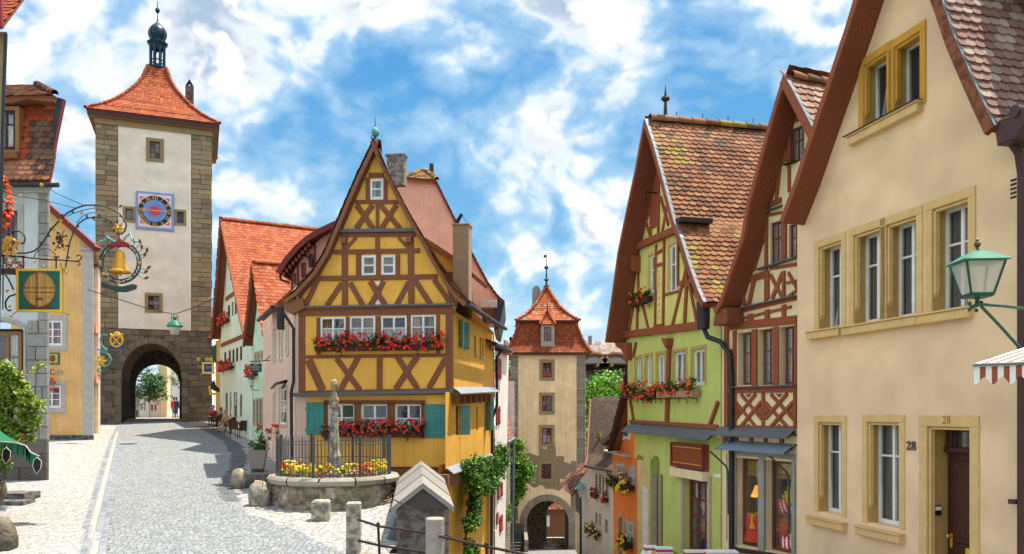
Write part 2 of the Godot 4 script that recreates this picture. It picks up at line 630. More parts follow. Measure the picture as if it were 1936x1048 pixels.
# blobs: [centre, radii] filled with leaves, denser in clumps
func leaves(parent: Node,called: String,blobs: Array,count: int,size: float,palette: Array,mat := "leaf") -> MultiMeshInstance3D:
	if leaf == null: leaf = leaf_mesh()
	var places := []
	var tints := []
	var vol := 0.0
	for b in blobs: vol += b[1].x*b[1].y*b[1].z
	for b in blobs:
		var k := int(count*(b[1].x*b[1].y*b[1].z) / vol)
		var clumps := []
		for i in maxi(4,k / 22):
			var d := Vector3(rng.randfn(),rng.randfn(),rng.randfn()).normalized()*pow(rng.randf(),0.45)
			clumps.append([b[0]+d*b[1],rng.randf_range(0.7,1.25)])
		for i in k:
			var cl = clumps[rng.randi() % clumps.size()]
			var p: Vector3 = cl[0]+Vector3(rng.randfn(),rng.randfn(),rng.randfn())*b[1]*0.17
			var bs := Basis.from_euler(Vector3(rng.randf_range(-0.9,0.9),rng.randf()*TAU,rng.randf_range(-0.7,0.7))).scaled_local(Vector3.ONE*size*rng.randf_range(0.65,1.25))
			places.append(Transform3D(bs,p))
			var tone: Color = palette[rng.randi() % palette.size()]*rng.randf_range(0.8,1.2)*cl[1]
			tone.a = 1.0
			tints.append(tone)
	return scatter(parent,called,leaf,mat,places,tints)

var blossom_meshes := []
func blossom(parent: Node,at: Vector3,r: float,mat) -> void:
	if blossom_meshes.is_empty():
		for i in 4:
			var m := MB.new()
			m.ball(Vector3.ZERO,Vector3(1,0.8,1),rng,0.3,7,4)
			blossom_meshes.append(m.done())
	part(parent,"blossom", blossom_meshes[rng.randi() % 4],mat,Transform3D(Basis.from_euler(Vector3(rng.randf(),rng.randf()*TAU,0)).scaled(Vector3.ONE*r),at))

const GREENS := [Color(.035,.10,.015),Color(.05,.14,.02),Color(.07,.19,.03),Color(.03,.08,.02)]
const FRESH := [Color(.10,.25,.02),Color(.16,.34,.03),Color(.24,.42,.05),Color(.06,.16,.02)]
# a trough of geraniums along local x, from a to b (front edge), standing out by deep
func flower_box(at: Transform3D,w: float,label: String,group: String,o := {}) -> Node3D:
	var t := thing("flower_box", label,"flower box", at,group)
	var h: float = o.get("h", 0.17)
	var deep: float = o.get("deep", 0.19)
	if o.get("trough", true):
		var m := MB.new()
		m.slab(PackedVector2Array([Vector2(0.02,0),Vector2(w - 0.02,0),Vector2(w,h),Vector2(0,h)]),0.02,deep,0.008)
		part(t,"trough", m,o.get("mat", "dark_wood"))
		for i in 2:
			var bm := MB.new()
			bm.tube([Vector3(0,0.02,deep),Vector3(0,-0.02,deep),Vector3(0,-0.04,0.0),Vector3(0,-0.16,0.0)],0.012,5)
			part(t,"bracket", bm,"iron", Transform3D(Basis(),Vector3(w*(0.2+0.6*i),0,0)))
	var up: float = o.get("up", 0.22)
	var down: float = o.get("down", 0.16)
	var blobs := []
	var k := maxi(2,int(w / 0.3))
	for i in k:
		blobs.append([Vector3(w*(i+0.5) / k,h+(up - down)*0.5+rng.randfn(0,0.025),deep*0.62),Vector3(w / k*0.7,(up+down)*0.5*rng.randf_range(0.8,1.15),deep*0.62)])
	leaves(t,"foliage", blobs,int(w*o.get("leaves", 420)),o.get("leaf", 0.075),GREENS)
	var fl: int = o.get("flowers", int(w*22))
	for i in fl:
		var x := rng.randf_range(-0.05,w+0.05)
		var y := h+rng.randf_range(-down,up*1.1)
		blossom(t,Vector3(x,y,deep*0.62+deep*0.7*sqrt(rng.randf())+0.02),rng.randf_range(0.03,0.055)*o.get("scale", 1.0),M[o.get("petal", "red_petal")] if rng.randf() > 0.25 else M[o.get("petal2", "scarlet_petal")])
	return t

# ==================================================================== materials
var T := {}
func noise_tex(key: String,freq: float,oct: int,lo: float,hi: float,o := {}) -> void:
	var nz := FastNoiseLite.new()
	nz.seed = o.get("seed", 3+T.size())
	nz.noise_type = o.get("type", FastNoiseLite.TYPE_SIMPLEX_SMOOTH)
	nz.frequency = freq
	nz.fractal_octaves = oct
	nz.fractal_type = o.get("fractal", FastNoiseLite.FRACTAL_FBM)
	if o.has("ret"): nz.cellular_return_type = o.ret
	var t := NoiseTexture2D.new()
	t.width = o.get("size", 512); t.height = o.get("size", 512)
	t.seamless = true; t.noise = nz
	var g := Gradient.new()
	var p0: float = o.get("p0", 0.0)
	var p1: float = o.get("p1", 1.0)
	g.set_offset(0,p0); g.set_offset(1,p1)
	g.set_color(0,Color(lo,lo*o.get("warm", 1.0),lo*o.get("warm", 1.0))); g.set_color(1,Color(hi,hi,hi))
	t.color_ramp = g
	T[key] = t

func mk(key: String,c: Color,rough := 0.85,o := {}) -> StandardMaterial3D:
	var m := StandardMaterial3D.new()
	m.resource_name = key
	m.albedo_color = c.linear_to_srgb()
	m.roughness = rough
	m.metallic_specular = o.get("spec", 0.4)
	m.metallic = o.get("metal", 0.0)
	m.uv1_triplanar = true; m.uv1_world_triplanar = o.get("world", true)
	var s = o.get("s", 1.0)
	m.uv1_scale = s if s is Vector3 else Vector3.ONE*s
	if o.has("t"): m.albedo_texture = T[o.t]
	if o.has("d"):
		m.detail_enabled = true; m.detail_albedo = T[o.d]; m.detail_blend_mode = BaseMaterial3D.BLEND_MODE_MUL
		m.detail_uv_layer = BaseMaterial3D.DETAIL_UV_2
		m.uv2_triplanar = true; m.uv2_world_triplanar = o.get("world", true)
		var ds = o.get("ds", 1.0)
		m.uv2_scale = ds if ds is Vector3 else Vector3.ONE*ds
	if o.has("b"):
		m.heightmap_enabled = true; m.heightmap_texture = T[o.b]; m.heightmap_scale = o.get("bs", 1.0)
	if o.get("vc", false): m.vertex_color_use_as_albedo = true
	M[key] = m
	return m

func make_materials() -> void:
	noise_tex("mottle", 0.006,5,0.90,1.0)                       # broad patches
	noise_tex("soft", 0.004,4,0.9,1.0)
	noise_tex("grain", 0.05,4,0.70,1.0)                         # fine
	noise_tex("fine", 0.09,3,0.8,1.0)
	noise_tex("streak", 0.012,4,0.93,1.0)                       # stretched by its scale
	noise_tex("stain", 0.008,6,0.66,1.0,{"p0": 0.25,"p1": 0.62})
	noise_tex("blotch", 0.012,5,0.35,1.0,{"p0": 0.3,"p1": 0.55,"warm": 0.92})
	noise_tex("wood", 0.02,5,0.6,1.0)
	noise_tex("pit", 0.035,5,0.1,1.0)
	var fine_wood := Vector3(9,0.8,9)
	# plaster
	var walls := {
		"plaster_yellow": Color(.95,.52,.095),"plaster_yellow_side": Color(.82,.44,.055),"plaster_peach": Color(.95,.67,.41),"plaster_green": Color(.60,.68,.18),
		"plaster_lime": Color(.80,.76,.22),"plaster_cream": Color(.90,.74,.42),"plaster_orange": Color(.95,.27,.06),"plaster_mint": Color(.60,.82,.62),
		"plaster_mint_pale": Color(.70,.86,.74),"plaster_pink": Color(.86,.47,.35),"plaster_rose": Color(.82,.58,.47),"plaster_tower": Color(.93,.86,.73),
		"plaster_gate": Color(.95,.69,.41),"plaster_grey_blue": Color(.66,.71,.74),"plaster_cafe": Color(.88,.52,.2),"plaster_white": Color(.80,.78,.74),"plaster_ochre": Color(.74,.52,.2),
		"plaster_pale_yellow": Color(.82,.66,.32)}
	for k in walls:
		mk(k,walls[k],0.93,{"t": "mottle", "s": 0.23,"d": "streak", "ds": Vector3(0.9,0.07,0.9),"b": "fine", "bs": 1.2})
	M.plaster_gate.detail_albedo = T.soft
	M.plaster_tower.detail_albedo = T.soft
	M.plaster_peach.detail_albedo = T.soft; M.plaster_peach.uv2_scale = Vector3.ONE*.35; M.plaster_tower.uv2_scale = Vector3.ONE*.3
	# timber and joinery
	mk("timber", Color(.34,.125,.06),0.8,{"t": "wood", "s": Vector3(3,3,3),"b": "grain", "bs": 0.6})
	mk("timber_red", Color(.43,.11,.042),0.75,{"t": "wood", "s": Vector3(3,3,3),"b": "grain", "bs": 0.5})
	mk("soffit", Color(.34,.095,.045),0.8,{"t": "wood", "s": Vector3(4,1,4),"b": "grain", "bs": 0.6})
	mk("barge_brown", Color(.37,.155,.07),0.75,{"t": "wood", "s": Vector3(3,3,3),"b": "grain", "bs": 0.5})
	mk("barge_peel", Color(.25,.075,.03),0.75,{"t": "stain", "s": 1.2,"b": "grain", "bs": 0.5})
	mk("dark_wood", Color(.075,.035,.022),0.7,{"t": "wood", "s": fine_wood,"b": "grain", "bs": 0.4})
	mk("door_wood", Color(.085,.026,.015),0.45,{"t": "wood", "s": Vector3(6,.6,6),"b": "grain", "bs": 0.2})
	mk("oak", Color(.45,.22,.07),0.6,{"t": "wood", "s": Vector3(12,.8,12),"b": "grain", "bs": 0.3})
	mk("teal_paint", Color(.055,.26,.24),0.6,{"t": "soft", "s": 0.8,"b": "grain", "bs": 0.25})
	mk("pale_teal_paint", Color(.20,.40,.36),0.6,{"t": "soft", "s": 0.8})
	mk("green_paint", Color(.03,.14,.09),0.6,{"t": "soft", "s": 0.8})
	mk("red_paint", Color(.34,.03,.04),0.6,{"t": "soft", "s": 0.8})
	mk("maroon_paint", Color(.20,.03,.03),0.6,{"t": "soft", "s": 0.8})
	mk("white_paint", Color(.84,.84,.82),0.5,{"t": "soft", "s": 0.9})
	mk("brown_paint", Color(.16,.05,.028),0.5,{"t": "soft", "s": 0.9})
	mk("grey_paint", Color(.33,.32,.28),0.6,{"t": "soft", "s": 0.9})
	mk("ochre_trim", Color(.72,.48,.20),0.85,{"t": "mottle", "s": 0.7,"b": "fine", "bs": 0.6})
	mk("ochre_bright", Color(.64,.32,.035),0.85,{"t": "mottle", "s": 0.7,"b": "fine", "bs": 0.6})
	mk("ochre_reveal", Color(.52,.33,.11),0.85,{"t": "mottle", "s": 0.7,"b": "fine", "bs": 0.6})
	mk("sand_trim", Color(.52,.42,.28),0.9,{"t": "mottle", "s": 0.7,"b": "fine", "bs": 0.8})
	mk("olive_trim", Color(.30,.24,.12),0.9,{"t": "mottle", "s": 0.7,"b": "fine", "bs": 0.8})
	mk("grey_stone_trim", Color(.48,.46,.42),0.9,{"t": "mottle", "s": 0.7,"b": "fine", "bs": 0.8})
	# stone, clay, slate
	mk("stone", Color(1,1,1),0.92,{"t": "blotch", "s": 0.7,"d": "grain", "ds": 1.6,"b": "pit", "bs": 1.6,"vc": true})
	M.stone.albedo_texture = T.mottle
	mk("old_stone", Color(.47,.40,.285),0.92,{"t": "stain", "s": 0.8,"d": "grain", "ds": 2.0,"b": "pit", "bs": 2.2})
	mk("pale_stone", Color(.60,.53,.42),0.92,{"t": "stain", "s": 0.9,"d": "grain", "ds": 2.0,"b": "pit", "bs": 2.0})
	mk("hut_stone", Color(.24,.22,.195),0.92,{"t": "stain", "s": 0.7,"d": "grain", "ds": 2.0,"b": "pit", "bs": 2.2})
	mk("hut_slab", Color(.40,.365,.31),0.9,{"t": "stain", "s": 0.9,"d": "grain", "ds": 2.2,"b": "pit", "bs": 2.0})
	mk("bare_plaster", Color(.42,.30,.19),0.95,{"t": "mottle", "s": 0.9,"d": "grain", "ds": 1.6,"b": "pit", "bs": 1.5})
	mk("rubble", Color(.24,.205,.15),0.95,{"t": "stain", "s": 0.6,"d": "grain", "ds": 1.0,"b": "pit", "bs": 4.0})
	mk("mortar", Color(.16,.14,.11),0.95,{"t": "grain", "s": 1.2})
	mk("ground_mortar", Color(.30,.30,.295),0.95,{"t": "grain", "s": 1.2})
	mk("pale_mortar", Color(.44,.42,.39),0.95,{"t": "grain", "s": 1.2})
	mk("clay", Color(1,1,1),0.82,{"t": "mottle", "s": 2.1,"d": "grain", "ds": 3.3,"b": "grain", "bs": 0.4,"vc": true,"spec": 0.35})
	mk("sett", Color(1,1,1),0.8,{"t": "mottle", "s": 1.4,"d": "grain", "ds": 3.0,"b": "grain", "bs": 0.6,"vc": true,"spec": 0.35})
	mk("slate", Color(.115,.125,.14),0.55,{"t": "mottle", "s": 1.5,"b": "grain", "bs": 0.5})
	mk("blue_slate", Color(.17,.22,.27),0.55,{"t": "mottle", "s": 1.5,"b": "grain", "bs": 0.4})
	mk("lead", Color(.30,.33,.37),0.5,{"t": "soft", "s": 1.5,"metal": 0.3})
	mk("zinc", Color(.20,.235,.27),0.65,{"t": "soft", "s": 2.0,"metal": 0.2})
	mk("chimney_plaster", Color(.50,.36,.23),0.95,{"t": "mottle", "s": 0.6,"d": "grain", "ds": 1.4,"b": "pit", "bs": 1.0})
	mk("concrete", Color(.48,.43,.37),0.95,{"t": "mottle", "s": 0.9,"d": "grain", "ds": 2.0,"b": "pit", "bs": 0.8})
	# metal
	mk("iron", Color(.020,.020,.022),0.5,{"metal": 0.4,"t": "soft", "s": 3.0})
	mk("grey_iron", Color(.075,.09,.095),0.55,{"metal": 0.3,"t": "mottle", "s": 3.0})
	mk("rusty_iron", Color(.07,.035,.025),0.75,{"t": "blotch", "s": 3.0,"metal": 0.2,"b": "grain", "bs": 0.2})
	mk("gutter", Color(.035,.038,.042),0.5,{"metal": 0.3,"t": "soft", "s": 2.0})
	mk("brown_gutter", Color(.07,.032,.034),0.5,{"metal": 0.2,"t": "soft", "s": 2.0})
	mk("verdigris", Color(.08,.30,.26),0.6,{"t": "mottle", "s": 2.0})
	mk("dark_copper", Color(.018,.048,.085),0.38,{"metal": 0.5,"t": "mottle", "s": 1.2})
	mk("gold", Color(.78,.42,.05),0.38,{"metal": 0.55,"t": "mottle", "s": 6.0})
	mk("gold_paint", Color(.72,.44,.05),0.5,{"t": "soft", "s": 4.0})
	mk("bronze", Color(.16,.09,.05),0.5,{"metal": 0.5,"t": "mottle", "s": 4.0})
	mk("lamp_green", Color(.012,.085,.06),0.4,{"t": "soft", "s": 4.0})
	mk("lamp_roof", Color(.012,.17,.125),0.45,{"t": "soft", "s": 4.0})
	mk("aqua_paint", Color(.16,.42,.42),0.5)
	# signs
	mk("sign_teal", Color(.012,.15,.13),0.6,{"t": "soft", "s": 2.0})
	mk("sign_yellow", Color(.78,.52,.06),0.6)
	mk("sign_blue", Color(.02,.045,.19),0.6)
	mk("sign_dark", Color(.012,.06,.06),0.6)
	mk("sign_red", Color(.27,.055,.018),0.55,{"t": "soft", "s": 2.0})
	mk("clock_blue", Color(.14,.28,.62),0.6)
	mk("clock_frame", Color(.24,.36,.66),0.6,{"t": "mottle", "s": 0.6})
	mk("clock_pale", Color(.72,.60,.66),0.7)
	mk("clock_black", Color(.018,.018,.02),0.6)
	mk("clock_red", Color(.52,.06,.12),0.6)
	mk("white_letter", Color(.75,.75,.72),0.6)
	mk("black_letter", Color(.07,.06,.05),0.6)
	mk("rust_letter", Color(.32,.08,.03),0.6)
	mk("faint_letter", Color(.48,.36,.22),0.8)
	# inside windows
	mk("painted_room_shade", Color(.040,.034,.030),0.9)  # shade of the unlit rooms is put into this colour
	mk("warm_room", Color(.16,.09,.05),0.9)
	mk("grey_curtain", Color(.17,.155,.15),0.9)
	mk("lace", Color(.78,.78,.80),0.9)
	M.lace.backlight_enabled = true; M.lace.backlight = Color(.4,.4,.4)
	mk("ochre_curtain", Color(.40,.24,.08),0.9)
	mk("yellow_cloth", Color(.74,.44,.03),0.9,{"t": "grain", "s": 6.0})
	mk("red_cloth", Color(.5,.05,.03),0.9)
	mk("white_cloth", Color(.78,.77,.75),0.9)
	mk("print_cloth", Color(.70,.64,.56),0.9,{"t": "blotch", "s": 8.0})
	mk("green_cloth", Color(.30,.42,.05),0.9)
	mk("lampshade", Color(.80,.42,.05),0.8)
	mk("glow_shade", Color(.80,.46,.08),0.8)
	M.glow_shade.emission_enabled = true; M.glow_shade.emission = Color(1,.6,.15); M.glow_shade.emission_energy_multiplier = 0.25
	var g := mk("glass", Color(.10,.12,.14),0.03)
	g.albedo_color.a = 0.13; g.transparency = BaseMaterial3D.TRANSPARENCY_ALPHA; g.metallic_specular = 0.75
	var ld := mk("leaded_glass", Color(.16,.17,.17),0.12)
	ld.albedo_color.a = 0.6; ld.transparency = BaseMaterial3D.TRANSPARENCY_ALPHA; ld.metallic_specular = 0.7
	mk("amber_glass", Color(.24,.14,.05),0.15,{"spec": 0.6})
	mk("blue_glass", Color(.13,.15,.165),0.1,{"spec": 0.7})
	mk("pale_glass", Color(.30,.29,.27),0.12,{"spec": 0.6})
	mk("red_glass", Color(.30,.035,.03),0.15,{"spec": 0.6})
	var fg := mk("frosted_glass", Color(.62,.58,.52),0.3)
	fg.albedo_color.a = 0.55; fg.transparency = BaseMaterial3D.TRANSPARENCY_ALPHA
	# plants
	var lf := mk("leaf", Color(1,1,1),0.55,{"vc": true})
	lf.backlight_enabled = true; lf.backlight = Color(.55,.6,.3)
	mk("red_petal", Color(.62,.018,.016),0.6)
	mk("scarlet_petal", Color(.74,.06,.02),0.6)
	mk("orange_petal", Color(.80,.13,.03),0.6)
	mk("yellow_petal", Color(.82,.60,.02),0.6)
	mk("violet_petal", Color(.10,.06,.34),0.6)
	mk("white_petal", Color(.8,.78,.74),0.6)
	mk("bark", Color(.10,.07,.045),0.95,{"t": "grain", "s": Vector3(3,.6,3),"b": "pit", "bs": 2.0})
	mk("terracotta", Color(.42,.25,.15),0.9,{"t": "mottle", "s": 2.0})
	mk("blue_pot", Color(.02,.035,.22),0.35)
	mk("rattan", Color(.13,.062,.032),0.75,{"t": "grain", "s": 6.0,"b": "pit", "bs": 0.8})
	# people
	mk("body", Color(1,1,1),0.85,{"vc": true})
	for k in ["body", "leaf", "stone", "clay", "sett"]: M[k].vertex_color_use_as_albedo = true
	mk("stripe_red", Color(.36,.075,.04),0.9)
	mk("stripe_white", Color(.80,.79,.76),0.9)
	mk("parasol_green", Color(.01,.15,.07),0.9)
	mk("hill_green", Color(.06,.13,.03),0.95,{"t": "grain", "s": 0.15})

# ==================================================================== sky
func cloud_sky() -> PanoramaSkyMaterial:
	var w := 4096
	var h := 2048
	var img := Image.create(w,h,false,Image.FORMAT_RGB8)
	var big := FastNoiseLite.new(); big.seed = 11; big.frequency = 1.0; big.fractal_octaves = 6; big.fractal_gain = 0.52; big.noise_type = FastNoiseLite.TYPE_SIMPLEX_SMOOTH
	var puff := FastNoiseLite.new(); puff.seed = 5; puff.frequency = 1.0; puff.fractal_octaves = 5; puff.noise_type = FastNoiseLite.TYPE_SIMPLEX_SMOOTH; puff.fractal_type = FastNoiseLite.FRACTAL_RIDGED
	# heaps of cloud: azimuth (degrees, right of straight ahead), elevation, size across, size up, weight
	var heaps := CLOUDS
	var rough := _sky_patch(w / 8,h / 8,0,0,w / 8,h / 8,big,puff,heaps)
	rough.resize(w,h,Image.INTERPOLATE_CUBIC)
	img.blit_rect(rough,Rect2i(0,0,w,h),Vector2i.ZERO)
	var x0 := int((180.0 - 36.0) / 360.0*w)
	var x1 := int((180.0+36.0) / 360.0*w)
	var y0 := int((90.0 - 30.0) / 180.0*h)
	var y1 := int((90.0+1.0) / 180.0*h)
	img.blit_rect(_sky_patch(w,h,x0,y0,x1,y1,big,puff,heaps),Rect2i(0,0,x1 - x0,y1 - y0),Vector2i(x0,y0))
	var m := PanoramaSkyMaterial.new()
	var turned := Image.create(w,h,false,Image.FORMAT_RGB8)      # straight ahead lies at the edge of a panorama
	turned.blit_rect(img,Rect2i(w / 2,0,w / 2,h),Vector2i.ZERO)
	turned.blit_rect(img,Rect2i(0,0,w / 2,h),Vector2i(w / 2,0))
	m.panorama = ImageTexture.create_from_image(turned)
	return m

func _sky_patch(w: int,h: int,x0: int,y0: int,x1: int,y1: int,big: FastNoiseLite,puff: FastNoiseLite,heaps: Array) -> Image:
	var img := Image.create(x1 - x0,y1 - y0,false,Image.FORMAT_RGB8)
	for y in range(y0,y1):
		var el := 90.0 - (y+0.5) / h*180.0
		var se := sin(deg_to_rad(el))
		var ce := cos(deg_to_rad(el))
		for x in range(x0,x1):
			var az := (x+0.5) / w*360.0 - 180.0
			var c: Color
			if el < -4.0:
				c = Color(.34,.33,.31)
			else:
				var d := Vector3(sin(deg_to_rad(az))*ce,se,-cos(deg_to_rad(az))*ce)
				var k := 1.55 / (0.55+0.6*se)
				var q := Vector3(d.x*k,d.y*1.7,d.z*k)
				var q2 := q*2.1
				var warp := Vector3(big.get_noise_3d(q2.x+7.3,q2.y,q2.z),big.get_noise_3d(q2.x,q2.y+3.1,q2.z),0)*0.16
				var n1 := big.get_noise_3d((q.x+warp.x)*3.0,(q.y+warp.y)*3.4,q.z*3.0)
				var n2 := -puff.get_noise_3d(q.x*5.0+warp.x*2.0,q.y*5.6+warp.y*2.0,q.z*5.0) - 0.1
				var g := 0.0
				for b in heaps:
					var u: float = (az - b[0]) / b[2]
					var v: float = (el - b[1]) / b[3]
					var r := u*u+v*v
					if r < 4.0: g += 0.85*b[4]*exp(-r*1.1)
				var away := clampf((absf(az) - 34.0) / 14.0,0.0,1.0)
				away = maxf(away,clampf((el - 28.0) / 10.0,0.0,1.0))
				g = lerpf(g,0.40,away)  # cloud cover outside the view thickened to add fill light on shaded walls
				var dens := g+n1*0.72+n2*0.30 - 0.05
				var a := smoothstep(0.02,0.36,dens)
				var thin := smoothstep(-0.45,0.30,dens)*0.70
				# the lit side of a heap is where the cloud thins out upwards
				var up := big.get_noise_3d((q.x+warp.x+0.02)*3.0,(q.y+warp.y+0.06)*3.4,q.z*3.0)
				var body := clampf(0.44+(n1 - up)*3.8+n2*0.6,0.0,1.0)
				body = lerpf(1.0,body,smoothstep(0.1,0.65,dens))
				var blue := Color(.021,.092,.195).lerp(Color(.085,.172,.235),clampf(1.0 - el / 26.0,0.0,1.0))
				var white := Color(.112,.15,.192).lerp(Color(.278,.282,.286)*lerpf(1.0,1.75,away),body)  # unseen clouds brightened beyond the visible ones, as added fill for the facades
				c = blue.lerp(Color(.17,.225,.265),thin).lerp(white,a)
				c = c.lerp(Color(.255,.285,.305),clampf(1.0 - (el+2.0) / 11.0,0.0,0.75))
			img.set_pixel(x - x0,y - y0,c.linear_to_srgb())
	return img

const CLOUDS := [
	[-32.0,27.0,6.0,6.0,0.5],[-29.0,20.0,5.0,6.0,0.4],[-21.5,24.5,3.6,5.0,0.62],[-18.5,22.5,3.4,3.6,0.55],[-26.0,16.0,7.0,5.0,0.22],
	[-18.0,14.0,4.0,4.0,0.36],[-14.0,27.5,6.0,2.6,0.5],[-5.0,28.0,8.0,3.0,0.55],[4.0,26.5,6.0,4.0,0.6],[0.0,21.0,4.0,3.2,0.42],
	[2.5,16.0,4.5,3.4,0.30],[-8.0,20.0,5.0,4.0,-0.30],[-12.0,18.0,6.0,4.0,-0.12],[9.5,19.0,3.0,2.0,-0.35],[9.0,23.8,2.2,1.5,0.25],
	[7.5,13.0,4.0,5.0,0.45],[3.0,10.0,4.0,3.0,0.18],[-13.0,14.0,3.0,3.0,0.10],[19.0,26.5,5.0,3.6,0.62],[14.0,27.0,2.0,2.0,0.3],
	[13.0,21.5,4.5,2.4,-0.25],[17.0,22.0,2.5,1.6,0.30],[16.5,19.5,3.0,1.6,-0.4],[2.0,5.0,9.0,3.4,0.22],[25.0,20.0,6.0,8.0,0.1]]

# ==================================================================== ground: the rising square and the falling street
func top_y(d: float) -> float: return -0.83+0.059*minf(d,57.0)          # height of the square d metres ahead
func low_y(d: float) -> float: return -0.5 - 0.142*(d - 12.0)   # height of the right-hand street
func on_top(p: Vector2) -> Vector3: return Vector3(p.x,top_y(-p.y),p.y)

func sheet(poly: PackedVector2Array,lift: float,low := false) -> MB:
	var m := MB.new()
	var tr := Geometry2D.triangulate_polygon(poly)
	for k in range(0,tr.size(),3):
		var q := []
		for j in 3:
			var p := poly[tr[k+j]]
			q.append(Vector3(p.x,(low_y(-p.y) if low else top_y(-p.y))+lift,p.y))
		if (q[1] - q[0]).cross(q[2] - q[0]).y < 0: q = [q[0],q[2],q[1]]
		m.face(q)
	return m

func sett_mesh(bev: float) -> ArrayMesh:
	var m := MB.new()
	m.t = Transform3D(Basis(Vector3.RIGHT,-PI / 2),Vector3.ZERO)
	m.slab(PackedVector2Array([Vector2(-.47,-.5),Vector2(.5,-.46),Vector2(.47,.5),Vector2(-.5,.47)]),-1.0,0.0,bev,false)
	return m.done()

func pave(parent: MeshInstance3D,poly: PackedVector2Array,w: float,l: float,turn: float,palette: Array,singles: int,o := {}) -> void:
	var mesh := sett_mesh(o.get("bev", 0.13))
	var b := Basis(Vector3.RIGHT,atan(0.059))*Basis(Vector3.UP,turn)
	var c := cos(turn)
	var s := sin(turn)
	var lo := Vector2(INF,INF)
	var hi := -lo
	for p in poly:
		var q := Vector2(p.x*c - p.y*s,p.x*s+p.y*c)
		lo = lo.min(q); hi = hi.max(q)
	var places := []
	var row := 0
	var y := lo.y
	var uneven: float = o.get("uneven", 0.12)
	while y < hi.y:
		var x := lo.x+(0.5*w if row % 2 else 0.0)+rng.randf_range(-.1,.1)*w
		while x < hi.x:
			var wx := w*(1.0+rng.randf_range(-uneven,uneven)*1.6)
			var bend: float = sin(x*0.9+row*.01)*o.get("wave", 0.0)
			var p := Vector2((x+wx / 2)*c+(y+bend)*s,-(x+wx / 2)*s+(y+bend)*c)
			x += wx
			if not Geometry2D.is_point_in_polygon(p,poly): continue
			if -p.y < 14.0: continue
			var skip = o.get("skip")
			if skip and skip.call(p): continue
			var g: float = o.get("gap", 0.014)
			var sc := Vector3(wx - g*rng.randf_range(.7,1.6),0.05,l*(1.0+rng.randf_range(-uneven,uneven)*.5) - g)
			var lift: float = o.get("lift", .012)+rng.randf_range(-.004,.006)*o.get("rough", 1.0)
			places.append(Transform3D(b*Basis.from_euler(Vector3(rng.randfn(0,.02),rng.randfn(0,.04),rng.randfn(0,.02))*o.get("rough", 1.0)).scaled_local(sc),on_top(p)+Vector3(0,lift,0)))
		y += l
		row += 1
	lay(parent,o.get("called", "sett"),"setts", mesh,places,palette,singles,"sett")

